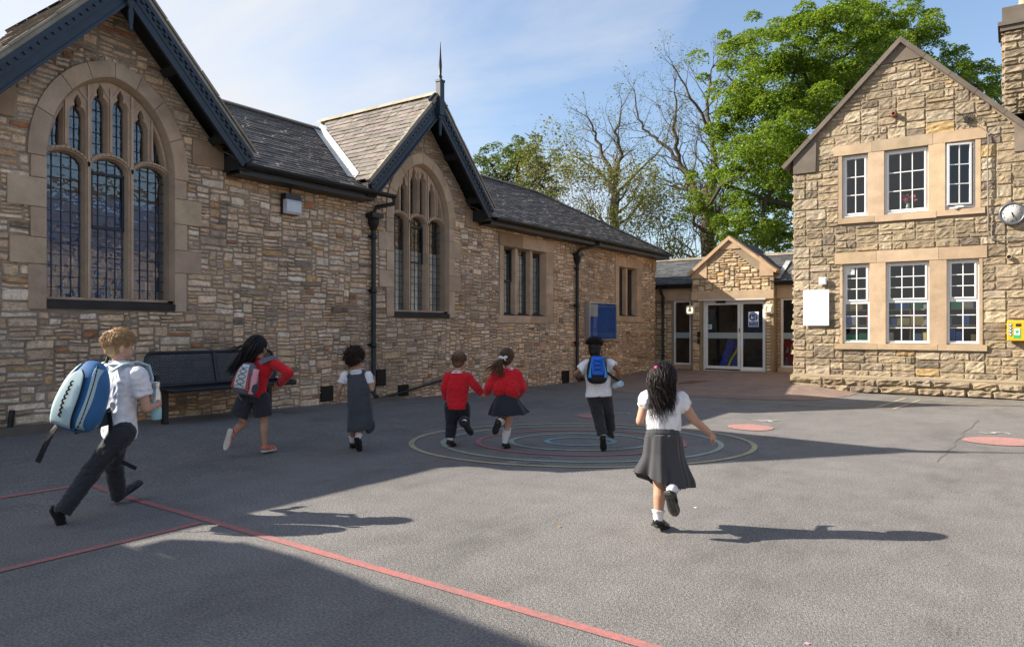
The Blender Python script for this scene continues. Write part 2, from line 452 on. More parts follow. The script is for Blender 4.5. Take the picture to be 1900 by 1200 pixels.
def digit(ch, x, y, size, rot, mat, sx=1.0, sy=1.0):
    m = Matrix.Translation((x, y, gz(x, y) + .007)) @ Matrix.Rotation(YAW, 4, 'Z') @ Matrix.Diagonal((sx, sy, 1, 1)) @ Matrix.Rotation(rot, 4, 'Z')
    return text_obj('painted_digit', ch, size, mat, m, playground)
digit('5', -.17, 10.86, .55, PI / 2, M['paint_white'], .85, .95)
digit('4', -2.83, 10.45, .55, PI / 2, M['paint_white'], .95, .95)
digit('3', -4.95, 10.15, .5, PI / 2, M['paint_white'], .8, 1)
digit('2', -3.90, 6.23, .26, PI / 2, M['paint_faint']); digit('3', -3.79, 5.90, .26, PI / 2, M['paint_faint']); digit('1', -4.0, 6.68, .24, PI / 2, M['paint_faint'])
def polyline(pts, wd): return [line_poly(a, b, wd) for a, b in zip(pts, pts[1:])]
marking('boundary_line', polyline([(-8.6, 13.0), (-7.9, 12.76), (-4.93, 12.97), (-2.88, 13.1), (-1.86, 13.30), (-1.66, 15.46)], .05) + polyline([(-1.66, 15.44), (3.5, 14.75)], .05), M['paint_yellow'], .0045)
marking('boundary_line', polyline([(-8.6, 12.62), (-7.7, 12.40), (-4.79, 12.60), (-1.6, 13.15), (-1.39, 15.18)], .05) + polyline([(-1.39, 15.15), (3.5, 14.45)], .05), M['paint_yellow'], .0055)
# hairline joint between two asphalt lays
mb = MB()
rng = random.Random(3); pts = [(-.40 + rng.uniform(-.03, .03) - .22 * (i / 14), 12.4 - i * .3) for i in range(15)]
for a, b in zip(pts, pts[1:]): on_ground(mb, line_poly(a, b, .014), .003, 2)
mb.build('surface_joint', simple('tar_joint', (.145, .134, .122), .85, .3, 30), playground)
mb = MB(); on_ground(mb, [(-6.50, 16.05), (-6.07, 16.35), (-6.08, 17.35), (-6.55, 17.2)], .012, 2)
mb.build('drain_cover', M['rust'], playground)

for nm, x, y, c_, lab in (('chalk_fragment', -.985, 2.86, (.05, .35, .6), 'tiny blue scrap on the tarmac near the red court line'), ('paper_scrap', -.70, 3.16, (.7, .3, .4), 'tiny pink scrap on the sunlit tarmac right of the red line'), ('dry_leaf', -2.45, 4.10, (.45, .25, .08), 'small dry orange leaf on the sunlit tarmac'), ('paper_scrap', -1.9, 5.1, (.7, .68, .62), 'tiny white paper scrap on the tarmac left of the nearest girl')):
    mb = MB(); mb.add([(-.018, -.009, .003), (.012, -.012, .006), (.02, .008, .004), (-.008, .012, .010), (-.018, -.009, .001), (.012, -.012, .001), (.02, .008, .001), (-.008, .012, .001)], [(0, 1, 2, 3), (4, 7, 6, 5), (0, 4, 5, 1), (1, 5, 6, 2), (2, 6, 7, 3), (3, 7, 4, 0)], 0, c_)
    o = tag(mb.build(nm, M['tinted'], None, (x, y, gz(x, y) + .001)), lab, 'litter'); o.scale = (.6, .6, .6)
# ------------------------------------------------------------------ stonework
def stones(mb, u0, u1, v0, v1, cu, cv, keep, fn, rng, sizes, depth, palette, joint=.011, rag=.008, wave=.015, nu=2, nv=1, rough_n=.012, mat=0, edge=.018, wave2=0.0, grain=(14, 22), clip=1.0):
    """snecked rubble: random blocks packed on a fine grid, each a raised rock-faced stone"""
    W = int((u1 - u0) / cu); Hh = int((v1 - v0) / cv)
    occ = [[not keep(u0 + (i + .5) * cu, v0 + (j + .5) * cv) for i in range(W)] for j in range(Hh)]
    sd = rng.uniform(0, 100)
    for j in range(Hh):
        i = 0
        while i < W:
            if occ[j][i]: i += 1; continue
            w, h = sizes(rng)
            ww = 0
            while ww < w and i + ww < W and not occ[j][i + ww]: ww += 1
            if ww < w and ww < 2 and ww > 0 and i + ww < W: pass
            # avoid leaving one-cell slivers
            if i + ww + 1 < W and not occ[j][i + ww] and (i + ww + 1 >= W or occ[j][i + ww + 1]): ww += 1
            if ww < 2: h = 1
            h = max(1, min(h, int(ww * cu / cv * 1.25)))
            hh = 0
            while hh < h and j + hh < Hh and all(not occ[j + hh][i + k] for k in range(ww)): hh += 1
            for a in range(hh):
                for b in range(ww): occ[j + a][i + b] = True
            a0 = u0 + i * cu + joint * rng.uniform(.25, .8); a1 = u0 + (i + ww) * cu - joint * rng.uniform(.25, .8)
            b0 = v0 + j * cv + joint * rng.uniform(.25, .8); b1 = v0 + (j + hh) * cv - joint * rng.uniform(.25, .8)
            dp = rng.uniform(*depth); tl = rng.uniform(-.35, .35); tv = rng.uniform(-.4, .4)
            ex = min(edge, (a1 - a0) * .25); ey = min(edge, (b1 - b0) * .28)
            n_u = nu + int((a1 - a0) / .22); n_v = nv + int((b1 - b0) / .14)
            us = [a0, a0 + ex] + [lerp(a0 + ex, a1 - ex, q / (n_u)) for q in range(1, n_u)] + [a1 - ex, a1]
            vs_ = [b0, b0 + ey] + [lerp(b0 + ey, b1 - ey, q / (n_v)) for q in range(1, n_v)] + [b1 - ey, b1]
            nU, nV = len(us), len(vs_)
            pts = []
            k0 = rng.uniform(0, 50)
            for q, v in enumerate(vs_):
                for p, u in enumerate(us):
                    be = p in (0, nU - 1) or q in (0, nV - 1)
                    co = p in (0, nU - 1) and q in (0, nV - 1)
                    uu, vv = u, v
                    if co:
                        uu += (1 if p == 0 else -1) * ex * rng.uniform(.2, .9); vv += (1 if q == 0 else -1) * ey * rng.uniform(.2, .9)
                    if be:
                        uu += rng.uniform(-rag, rag) * .6; vv += rng.uniform(-rag, rag)
                        n_ = -.012
                    else:
                        n_ = dp * (1 + tl * ((u - a0) / (a1 - a0) - .5) + tv * ((v - b0) / (b1 - b0) - .5)) + rough_n * noise.noise(V((u * grain[0] + k0, v * grain[1], sd)))
                    wv = wave * noise.noise(V((uu * .8, vv * 1.6, sd))) + wave2 * noise.noise(V((uu * 4.5, vv * 3, sd + 3)))
                    wu = wave * noise.noise(V((uu * 1.3, vv * .9, sd + 9))) + wave2 * 1.4 * noise.noise(V((uu * 3, vv * 7, sd + 5)))
                    pts.append(fn(uu + wu, vv + wv, n_))
            fs = [(q * nU + p, q * nU + p + 1, (q + 1) * nU + p + 1, (q + 1) * nU + p) for q in range(nV - 1) for p in range(nU - 1)]
            mb.add(pts, fs, mat, palette(rng, (a0 + a1) / 2, (b0 + b1) / 2), False)
            i += ww
def weighted(rng, table):
    t_ = rng.random() * sum(w_ for w_, _ in table)
    for w_, c_ in table:
        t_ -= w_
        if t_ <= 0: break
    k = rng.uniform(.86, 1.15)
    return tuple(min(.85, x * k * q) for x, q in zip(c_, (rng.uniform(.98, 1.03), 1, rng.uniform(.94, 1.05))))
PAL_HALL = [(38, (.66, .465, .305)), (28, (.70, .53, .38)), (13, (.54, .39, .265)), (5, (.42, .32, .235)), (5, (.62, .38, .19)), (2, (.42, .19, .09)), (9, (.76, .62, .48)), (2, (.26, .20, .155))]
PAL_HOUSE = [(34, (.315, .25, .168)), (24, (.34, .28, .20)), (18, (.27, .215, .145)), (2, (.36, .25, .125)), (11, (.21, .17, .12)), (6, (.38, .315, .22)), (3, (.16, .13, .10))]

# ------------------------------------------------------------------ the hall (left)
hall = thing('school_hall', 'long low stone school hall with two tall arched windows under dark blue gables', 'building', (WX, 0, 0))
def HL(u, v, n): return (n, u, v)          # u along the wall, v up, n out of the wall (hall-local)
G_APEX, G_SLOPE, G_HALF = 5.50, 1.076, 1.70
GABLES = [-1.90, 4.50, 10.13]
LOW_Y, LOW_Z = (-.2, 2.86), 3.26             # bay out of view, made lower to shape the shadow on the playground
EAVE = 3.52
HX_RIDGE, HZ_RIDGE = -2.62, 5.36           # local x of ridge
Y0, Y1 = -7.0, 20.80
def gable_top(y):
    z = LOW_Z if LOW_Y[0] < y < LOW_Y[1] else EAVE
    for gc in GABLES: z = max(z, G_APEX - .18 - abs(y - gc) * G_SLOPE)
    return z
A_OUT, A_IN, SPR = .955, .765, 3.25
def arch_pts(c, a, rise, spr=SPR, N=28):
    """slightly pointed round arch, from right springing over to left"""
    r = []
    for i in range(N + 1):
        t_ = PI * i / N; s = math.sin(t_); co = math.cos(t_)
        r.append((c + a * co, spr + rise * (s ** .97) + .035 * (1 - abs(co)) ** 3))
    return r
def quoin_blocks(side):
    return [(1.52, 2.03, .0), (2.03, 2.33, .20), (2.33, 2.67, .0), (2.67, 3.0, .20), (3.0, SPR, .0)]
gw = [(4.535, 1.66), (10.14, 1.63)]
def in_gothic(u, v, m=.0):
    for c, s in gw:
        du = abs(u - c)
        if v > s - .15 - m and v <= SPR + .02:
            lim = A_OUT
            for z0, z1, e in quoin_blocks(1):
                if z0 <= v <= z1: lim = A_OUT - .02 + e
            if du < lim + m: return True
        if v > SPR:
            q = 1 - (du / (A_OUT + m)) ** 2
            if q > 0 and v < SPR + (1.26 + m) * q ** .5 + .03 * (1 - min(1, du / A_OUT)) ** 3: return True
    return False
SQ = [(12.58, 14.80, 1.43, 3.36), (18.06, 19.80, 1.50, 3.31)]
KNEEL = [(5.55, 6.02, 3.50, 3.83), (2.95, 3.45, 3.62, 3.98), (11.42, 11.86, 3.34, 3.70), (8.52, 8.80, 3.50, 3.76), (20.55, 20.83, 3.05, 3.40)]
def keep_hall(u, v):
    if v > gable_top(u) - .02: return False
    if in_gothic(u, v): return False
    for a, b, z0, z1 in SQ + KNEEL:
        if a - .01 < u < b + .01 and z0 - .01 < v < z1 + .01: return False
    return True
mb = MB(); rng = random.Random(11)
def sz(r):
    h = r.choices([1, 2, 3, 4, 5, 6], [6, 32, 34, 18, 7, 3])[0]
    return (max(3, int(r.uniform(3, 10) * (.75 + .12 * h))), h)
def pal_hall(r, u, v):
    c = weighted(r, PAL_HALL)
    k = noise.noise(V((u * .5, v * .8, 4.2)))
    if k > .2: c = tuple(x * .8 for x in c)
    if v > 3.9: c = tuple(x * .86 for x in c)     # weathered, never repointed gable stone
    return c
stones(mb, 1.2, Y1 - .01, -.2, 5.45, .036, .0225, keep_hall, HL, rng, sz, (.006, .024), pal_hall, joint=.009, rag=.010, wave=.03, nu=2, nv=1, rough_n=.018, mat=1, edge=.014, wave2=.016)
# backing (mortar) with the openings cut out
outer = [(Y0, -.4), (Y1, -.4), (Y1, EAVE)]
for gc in reversed(GABLES):
    hw = (G_APEX - .18 - EAVE) / G_SLOPE
    outer += [(gc + hw, LOW_Z if gc < 0 else EAVE), (gc, G_APEX - .18), (gc - hw, LOW_Z if 0 < gc < 5 else EAVE)]
outer += [(Y0, EAVE)]
holes = []
for c, s in gw: holes.append([(c - .80, s - .1), (c + .80, s - .1)] + arch_pts(c, .80, 1.12))
for a, b, z0, z1 in SQ: holes.append([(a + .12, z0 + .12), (b - .12, z0 + .12), (b - .12, z1 - .22), (a + .12, z1 - .22)])
mb.holed(outer, holes, HL, 0, 0)
# return walls: north end and the roof-side masonry
mb.add([HL(Y1, -.4, 0), (-5.82, Y1, -.4), (-5.82, Y1, EAVE), HL(Y1, EAVE, 0)], [(0, 1, 2, 3)], 0)
mb.add([(-5.82, Y0, -.4), (-5.82, Y1, -.4), (-5.82, Y1, EAVE), (-5.82, Y0, EAVE)], [(0, 1, 2, 3)], 0)
mb.add([HL(Y0, -.4, 0), (-5.82, Y0, -.4), (-5.82, Y0, EAVE), HL(Y0, EAVE, 0)], [(0, 1, 2, 3)], 0)
stones(mb, .02, 2.2, -.2, EAVE, .05, .036, lambda u, v: True, lambda u, v, n: (-u, Y1 + n, v), rng, sz, (.010, .03), pal_hall, joint=.013, mat=1)
for a, b, z0, z1 in KNEEL:
    mb.prism([(a, z0), (b, z0), (b, z1), (a, z1)], HL, -.02, .028, 2, (.72, .68, .62))
mb.build('wall', [M['mortar_dark'], M['rubble'], M['ashlar']], hall, recalc=False)

def tint_block(r): k = r.uniform(.84, 1.1); return (k * r.uniform(.97, 1.03), k, k * r.uniform(.94, 1.03))

def cames(mb, c0, c1, z0, top, nv, dz, n, r=.006):
    """lead grid clipped under top(y)"""
    for i in range(1, nv):
        y = lerp(c0, c1, i / nv); zt = top(y)
        mb.box(n - .004, n + .004, y - r * .7, y + r * .7, z0, zt)
    z = z0 + dz
    while z < max(top(lerp(c0, c1, q / 8)) for q in range(9)):
        # find the span still under the head
        ys = [lerp(c0, c1, q / 40) for q in range(41) if top(lerp(c0, c1, q / 40)) > z]
        if ys: mb.box(n - .003, n + .003, min(ys), max(ys), z - r * .7, z + r * .7)
        z += dz
def gothic_window(c, sill, seed):
    r = random.Random(seed)
    win = bpy.data.objects.new('arched_window', None); COL.objects.link(win); win.parent = hall
    H2 = lambda u, v, n: (n, u, v)
    # --- surround: voussoirs and jamb quoins
    mb = MB()
    ao, ai = arch_pts(c, A_OUT, 1.26, N=36), arch_pts(c, A_IN, 1.075, N=36)
    cuts = [0, 5, 10, 14, 18, 22, 26, 31, 36]
    for a, b in zip(cuts, cuts[1:]):
        o_ = ao[a:b + 1]; i_ = ai[a:b + 1]
        # small open joint at both ends
        def sh(L, e0, e1): return [tuple(lerp(x, y, e0) for x, y in zip(L[0], L[1]))] + L[1:-1] + [tuple(lerp(x, y, e1) for x, y in zip(L[-1], L[-2]))]
        o_, i_ = sh(o_, .045, .045), sh(i_, .05, .05)
        poly = o_ + i_[::-1]; tn = tint_block(r)
        k = len(o_)
        vs = [H2(u, v, .03) for u, v in poly] + [H2(u, v, -.02) for u, v in poly]
        fs = [(q, q + 1, 2 * k - 2 - q, 2 * k - 1 - q) for q in range(k - 1)] + [(q, (q + 1) % (2 * k), (q + 1) % (2 * k) + 2 * k, q + 2 * k) for q in range(2 * k)]
        mb.add(vs, fs, 0, tn)
    for s in (-1, 1):
        for z0, z1, e in quoin_blocks(s):
            z0 = max(z0, sill - .14)
            uo = c + s * (A_OUT - .02 + e + r.uniform(-.015, .02)); ui = c + s * A_IN
            mb.prism([(min(uo, ui), z0 + .004), (max(uo, ui), z0 + .004), (max(uo, ui), z1 - .004), (min(uo, ui), z1 - .004)], H2, -.02, .03, 0, tint_block(r))
    # splayed reveal
    la = [(c - A_IN, sill)] + ai[::-1] + [(c + A_IN, sill)]
    lb = [(c - .735, sill)] + arch_pts(c, .735, 1.035, N=36)[::-1] + [(c + .735, sill)]
    lc = [(c - .725, sill)] + arch_pts(c, .725, 1.025, N=36)[::-1] + [(c + .725, sill)]
    mb.strip([H2(u, v, .03) for u, v in la], [H2(u, v, -.06) for u, v in lb], 0, (.86, .86, .86), False)
    mb.strip([H2(u, v, -.06) for u, v in lb], [H2(u, v, -.28) for u, v in lc], 0, (.8, .8, .8), False)
    mb.build('stone_surround', [M['ashlar']], win, recalc=True)
    # --- tracery plate
    mains = [(c - .52, .212), (c, .205), (c + .52, .212)]
    def main_hole(cc, hw, e):
        hw += e; z1 = 3.24; rise = .13
        pts = [(cc - hw, sill), (cc + hw, sill)]
        for i in range(13):
            t_ = PI * i / 12
            pts.append((cc + hw * math.cos(t_), z1 + (rise + e) * math.sin(t_)))
        return pts
    def head(cc, hw, y):
        q = max(0, 1 - ((y - cc) / hw) ** 2); return 3.24 + .13 * q ** .5
    def sub_bottom(y):
        return max(head(cc, .235, y) if abs(y - cc) < .235 else 3.24 for cc, _ in mains) + .085
    subs = []
    tips = {0: 4.235, 1: 4.06}
    for s in (-1, 1):
        for k, off in enumerate((.122, .378)): subs.append((c + s * off, .072, tips[k]))
    def sub_hole(cc, hw, tip, e):
        hw += e; tip += e
        zs = tip - .235
        pts = [(cc - hw, sub_bottom(cc - hw) - e * .5), (cc, sub_bottom(cc) - e * .5), (cc + hw, sub_bottom(cc + hw) - e * .5), (cc + hw, zs)]
        prof = [(.92, .04), (.72, .075), (.40, .095), (.36, .115), (.46, .135), (.40, .165), (.22, .20)]
        pts += [(cc + hw * a, zs + b) for a, b in prof] + [(cc, tip)] + [(cc - hw * a, zs + b) for a, b in reversed(prof)] + [(cc - hw, zs)]
        return pts
    def archz(y, inset):
        q = max(0, 1 - ((y - c) / (.735 - inset)) ** 2); return SPR + (1.035 - inset) * q ** .5
    def side_hole(s, e):
        y_in = .555 - e; y_out = .675 + e
        ys = [lerp(y_out, y_in, i / 8) for i in range(9)]
        top = [(c + s * y, max(sub_bottom(c + s * y) + .02, archz(c + s * y, .05 - e))) for y in ys]
        bot = [(c + s * y_in, sub_bottom(c + s * y_in) - e * .5), (c + s * y_out, sub_bottom(c + s * y_out) - e * .5)]
        return bot + top
    mb = MB()
    outerp = [(c - .74, sill - .02), (c + .74, sill - .02)] + arch_pts(c, .74, 1.04, N=36)
    F = lambda e: [main_hole(*m_, e) for m_ in mains] + [sub_hole(*q, e) for q in subs] + [side_hole(-1, e), side_hole(1, e)]
    front, back = F(.020), F(.0)
    # the sill line of the plate runs just under the openings so that all loops stay closed
    front = [[(u, max(v, sill + .012)) for u, v in L] for L in front]; back = [[(u, max(v, sill + .012)) for u, v in L] for L in back]
    mb.holed(outerp, front, H2, -.095, 0, (.95, .95, .95))
    for f_, b_ in zip(front, back):
        mb.strip([H2(u, v, -.095) for u, v in f_], [H2(u, v, -.165) for u, v in b_], 0, (.9, .9, .9))
        mb.strip([H2(u, v, -.165) for u, v in b_], [H2(u, v, -.21) for u, v in b_], 0, (.85, .85, .85))
    mb.holed(outerp, back, H2, -.21, 0)
    # raised fillets: mullions, arch mouldings over the main lights, Y struts in the spandrels
    def fillet(pts, w_=.012, n=-.095, hgt=.03):
        for p, q in zip(pts, pts[1:]):
            a_, b_ = V((n + hgt / 2 - .004, *p)), V((n + hgt / 2 - .004, *q)); d_ = (b_ - a_)
            if d_.length < 1e-4: continue
            L_ = d_.length / 2; d_.normalize()
            mb.obox((a_ + b_) / 2, (hgt / 2, 0, 0), d_ * (L_ + .004), V((1, 0, 0)).cross(d_) * w_, 0, (1.03, 1.03, 1.03))
    for s in (-1, 1):
        fillet([(c + s * .26, sill + .01), (c + s * .26, archz(c + .26, .01))], .014)
        fillet([(c + s * .515, 3.46), (c + s * .515, archz(c + .515, .01))], .011)
        fillet([(c + s * .26, 4.02), (c + s * .36, archz(c + .36, .01))], .009, hgt=.02)
        fillet([(c + s * .26, 3.98), (c + s * .19, 4.12)], .009, hgt=.02)
    fillet([(c, 3.46), (c, archz(c, .01) - .04)], .012); fillet([(c, 4.10), (c + .12, archz(c + .12, .0))], .009, hgt=.02); fillet([(c, 4.10), (c - .12, archz(c + .12, .0))], .009, hgt=.02)
    for cc, hw in mains:
        fillet([(cc + (hw + .045) * math.cos(PI * i / 14), 3.245 + .175 * math.sin(PI * i / 14)) for i in range(15)], .012)
    mb.build('tracery', [M['ashlar']], win)
    # --- leaded lights
    ngl = -.19
    mb = MB()
    for cc, hw in mains: mb.prism(main_hole(cc, hw, .0), H2, ngl - .004, ngl, 0)
    for q in subs: mb.prism(sub_hole(*q, .0), H2, ngl - .004, ngl, 0)
    for s in (-1, 1): mb.prism(side_hole(s, 0), H2, ngl - .004, ngl, 0)
    mb.build('leaded_glass', [M['leaded_glass']], win)
    mb = MB()
    for cc, hw in mains: cames(mb, cc - hw, cc + hw, sill, lambda y, cc=cc, hw=hw: head(cc, hw, y), 4, .128, ngl + .008, .0065)
    for cc, hw, tip in subs: cames(mb, cc - hw, cc + hw, 3.42, lambda y, cc=cc, tip=tip: tip - .16 if abs(y - cc) > .03 else tip - .02, 2, .135, ngl + .008, .006)
    for s in (-1, 1): cames(mb, c + s * .615 - .06, c + s * .615 + .06, 3.42, lambda y: archz(y, .05), 2, .135, ngl + .008, .006)
    mb.build('lead_cames', [M['lead_came']], win)
    # hinged iron casement in the middle light
    mb = MB(); z0, z1 = 2.53, 3.20; a, b = c - .2, c + .2
    for q in ((a, a + .022, z0, z1), (b - .022, b, z0, z1), (a, b, z0 - .012, z0 + .02), (a, b, z1 - .02, z1 + .012)): mb.box(ngl + .002, ngl + .035, *q)
    mb.build('opening_casement', [M['iron_frame']], win)
    mb = MB()
    prof = [(.035, sill - .125), (.045, sill - .05), (-.22, sill + .015), (-.22, sill - .125)]
    y0_, y1_ = c - A_IN - .0, c + A_IN + .0
    vs = [(n_, y0_, z) for n_, z in prof] + [(n_, y1_, z) for n_, z in prof]
    mb.add(vs, [(0, 1, 2, 3), (7, 6, 5, 4), (0, 4, 5, 1), (1, 5, 6, 2), (2, 6, 7, 3), (3, 7, 4, 0)])
    mb.build('sill', [M['sill_dark']], win)
    return win
for i, (c, s) in enumerate(gw): gothic_window(c, s, 40 + i)

def square_window(a, b, z0, z1, lights, seed, dark):
    """flat-headed mullioned window in an ashlar frame"""
    r = random.Random(seed)
    win = bpy.data.objects.new('mullioned_window', None); COL.objects.link(win); win.parent = hall
    H2 = lambda u, v, n: (n, u, v)
    li, hi = lights[0][0], lights[-1][1]; zb, zt = z0 + .20, z1 - .27
    mb = MB()
    P = lambda u0, u1, v0, v1, n=.025, tn=None: mb.prism([(u0, v0), (u1, v0), (u1, v1), (u0, v1)], H2, -.02, n, 0, tn or tint_block(r))
    mid = lerp(a, b, .40)
    P(a, mid - .003, zt + .0, z1, .027, (.62, .56, .5) if dark else None); P(mid + .003, b, zt, z1, .03)
    P(a - .04, lerp(a, b, .55), z0, zb - .04); P(lerp(a, b, .55) + .006, b + .04, z0, zb - .04)
    k = zb - .035
    for z in (lerp(zb, zt, .33), lerp(zb, zt, .64), zt - .006):
        e = r.choice([0, .0]); P(a + .02 - e, li - .045, k, z); P(hi + .045, b - .02 + e, k, z); k = z + .006
    # chamfered jambs, mullions, head
    for u in [(li - .045, li)] + [(x[1], y[0]) for x, y in zip(lights, lights[1:])] + [(hi, hi + .045)]:
        u0, u1 = u
        n0 = .02 if u1 - u0 < .06 else -.03
        first, last = u0 < li - .01, u1 > hi + .01
        A = [(u0 if first else u0, n0 if first else -.14), (lerp(u0, u1, .3), n0), (lerp(u0, u1, .7), n0), (u1, n0 if last else -.14)]
        vs = [(n_, u_, zb - .04) for u_, n_ in A] + [(n_, u_, zt) for u_, n_ in A]
        if first: A = [(u0, .022), (u0, .022), (u1, -.14), (u1, -.2)]
        elif last: A = [(u0, -.2), (u0, -.14), (u1, .022), (u1, .022)]
        else: A = [(u0, -.2), (u0, -.14), (u0 + .03, -.03), (u1 - .03, -.03), (u1, -.14), (u1, -.2)]
        m_ = len(A); vs = [(n_, u_, zb - .04) for u_, n_ in A] + [(n_, u_, zt + .03) for u_, n_ in A]
        mb.add(vs, [(q, q + 1, q + 1 + m_, q + m_) for q in range(m_ - 1)], 0, (.98, .96, .94))
    mb.add([(.024, li - .045, zt), (.024, hi + .045, zt), (-.14, hi + .01, zt - .035), (-.14, li - .01, zt - .035), (-.2, hi + .01, zt - .035), (-.2, li - .01, zt - .035)], [(0, 1, 2, 3), (3, 2, 4, 5)], 0, (.8, .78, .75))
    mb.build('stone_frame', [M['ashlar']], win)
    mb = MB()
    prof = [(.012, zb - .045), (.012, zb - .035), (-.19, zb + .04), (-.19, zb - .045)]
    vs = [(n_, li - .04, z) for n_, z in prof] + [(n_, hi + .04, z) for n_, z in prof]
    mb.add(vs, [(0, 1, 2, 3), (7, 6, 5, 4), (0, 4, 5, 1), (1, 5, 6, 2), (2, 6, 7, 3), (3, 7, 4, 0)])
    mb.build('sill', [M['sill_dark']], win)
    mb = MB(); cm = MB()
    for u0, u1 in lights:
        mb.box(-.164, -.16, u0 - .01, u1 + .01, zb, zt)
        cames(cm, u0, u1, zb, lambda y: zt - .03, 4, .14, -.150, .0055)
        for q in ((u0, u0 + .018, zb + .02, zt - .03), (u1 - .018, u1, zb + .02, zt - .03)): cm.box(-.158, -.135, *q)
    mb.build('leaded_glass', [M['leaded_glass']], win); cm.build('lead_cames', [M['lead_came']], win)
    return win
w3 = square_window(12.58, 14.80, 1.43, 3.36, [(12.78, 13.22), (13.38, 13.83), (13.97, 14.42)], 5, True)
mb = MB()
for q in ((12.79, 12.82, 2.35, 3.05), (13.18, 13.21, 2.35, 3.05), (12.79, 13.21, 2.33, 2.37), (12.79, 13.21, 3.03, 3.07)): mb.box(-.13, -.10, *q)
mb.build('opening_casement', M['iron_frame'], w3)
square_window(18.06, 19.80, 1.50, 3.31, [(18.34, 18.80), (18.96, 19.42)], 6, False)

# ---- roofs
def clip_poly(poly, region):
    """Sutherland-Hodgman: poly clipped to a convex counter-clockwise region"""
    out = poly
    for i in range(len(region)):
        ax, ay = region[i]; bx, by = region[(i + 1) % len(region)]
        inp = out; out = []
        if not inp: return []
        side = lambda p: (bx - ax) * (p[1] - ay) - (by - ay) * (p[0] - ax)
        for k in range(len(inp)):
            p, q = inp[k - 1], inp[k]; sp, sq = side(p), side(q)
            if (sp >= 0) != (sq >= 0):
                t_ = sp / (sp - sq); out.append((p[0] + (q[0] - p[0]) * t_, p[1] + (q[1] - p[1]) * t_))
            if sq >= 0: out.append(q)
    return out
def ccw(poly):
    a = sum(poly[i - 1][0] * poly[i][1] - poly[i][0] * poly[i - 1][1] for i in range(len(poly)))
    return poly if a > 0 else poly[::-1]
def slates(mb, region, fn, rng, width=.26, expo=.125, thick=.016, tint=None, mat=0, under=True, umat=1):
    region = ccw(region)
    u0 = min(p[0] for p in region); u1 = max(p[0] for p in region); v0 = min(p[1] for p in region); v1 = max(p[1] for p in region)
    if under: mb.add([fn(u, v, -.005) for u, v in region], [tuple(range(len(region)))], umat)
    v = v0; row = 0
    while v < v1:
        e = expo * rng.uniform(.92, 1.08); u = u0 - rng.uniform(0, width)
        while u < u1:
            w_ = width * rng.uniform(.65, 1.35)
            lo = v + rng.uniform(-.007, .007)
            q = clip_poly([(u + .003, lo), (u + w_ - .003, lo), (u + w_ - .003, v + e * 1.1), (u + .003, v + e * 1.1)], region)
            if len(q) >= 3:
                th = thick * rng.uniform(.7, 1.4); sk = rng.uniform(-.004, .004)
                def nn(p): return th * (1 - .75 * (p[1] - lo) / (e * 1.1)) + .003 + sk * (p[0] - u) / w_
                k = len(q)
                vs = [fn(p[0], p[1], nn(p)) for p in q] + [fn(p[0], p[1], 0) for p in q]
                g = rng.uniform(.72, 1.28); tn = (g * rng.uniform(.95, 1.06), g, g * rng.uniform(.93, 1.04)) if not tint else tint(rng)
                mb.add(vs, [tuple(range(k))] + [(i, i + k, (i + 1) % k + k, (i + 1) % k) for i in range(k)], mat, tn)
            u += w_
        v += e; row += 1
rng = random.Random(21)
EX = .40                                     # local x of slate edge at eaves
slope_len = math.hypot(EX - HX_RIDGE, HZ_RIDGE - EAVE - .03)
ux = (HX_RIDGE - EX) / slope_len; uz = (HZ_RIDGE - EAVE - .03) / slope_len
nx_, nz_ = uz, -ux                            # outward normal of the front slope
def F_main(u, v, n): return (EX + ux * v + nx_ * n, u, EAVE + .03 + uz * v + nz_ * n)
HIPY = 21.15; HIPR = 17.9
mb = MB()
for i in range(len(GABLES) + 1):              # one field of slates between each pair of valleys
    p, q = (GABLES[i - 1] if i else None), (GABLES[i] if i < len(GABLES) else None)
    reg = [(p + 1.60, 0) if p is not None else (Y0, 0), (q - 1.60, 0) if q is not None else (HIPY, 0), (q, slope_len) if q is not None else (HIPR, slope_len), (p, slope_len) if p is not None else (Y0, slope_len)]
    if i == 1:  # unseen bay: its roof is set low for the shadow edge
        l2 = math.hypot(2.62, 4.98 - LOW_Z); F_low = lambda u, v, n: (.02 - 2.64 * v / l2, u, LOW_Z + .03 + (4.98 - LOW_Z) * v / l2 + n)
        slates(mb, [(p + 1.4, 0), (q - 1.4, 0), (q, l2), (p, l2)], F_low, rng, .27, .118, .017); mb.add([F_low(p, l2, 0), F_low(q, l2, 0), (-5.8, q, 3.5), (-5.8, p, 3.5)], [(0, 1, 2, 3)], 0, (.9, .9, .9)); continue
    slates(mb, reg, F_main, rng, .27, .118, .017)
# hip end and rear slope (plain)
mb.add([F_main(HIPY, 0, 0), (-6.2, HIPY, EAVE + .03), F_main(HIPR, slope_len, 0)], [(0, 1, 2)], 0, (.9, .9, .9))
for a, b in ((Y0, GABLES[0]), (GABLES[1], HIPR)): mb.add([(-6.2, HIPY if b == HIPR else b, EAVE + .03), (-6.2, a, EAVE + .03), F_main(a, slope_len, 0), F_main(b, slope_len, 0)], [(0, 1, 2, 3)], 0, (.9, .9, .9))
roof = mb.build('roof', [M['slate'], M['soffit']], hall, recalc=False)
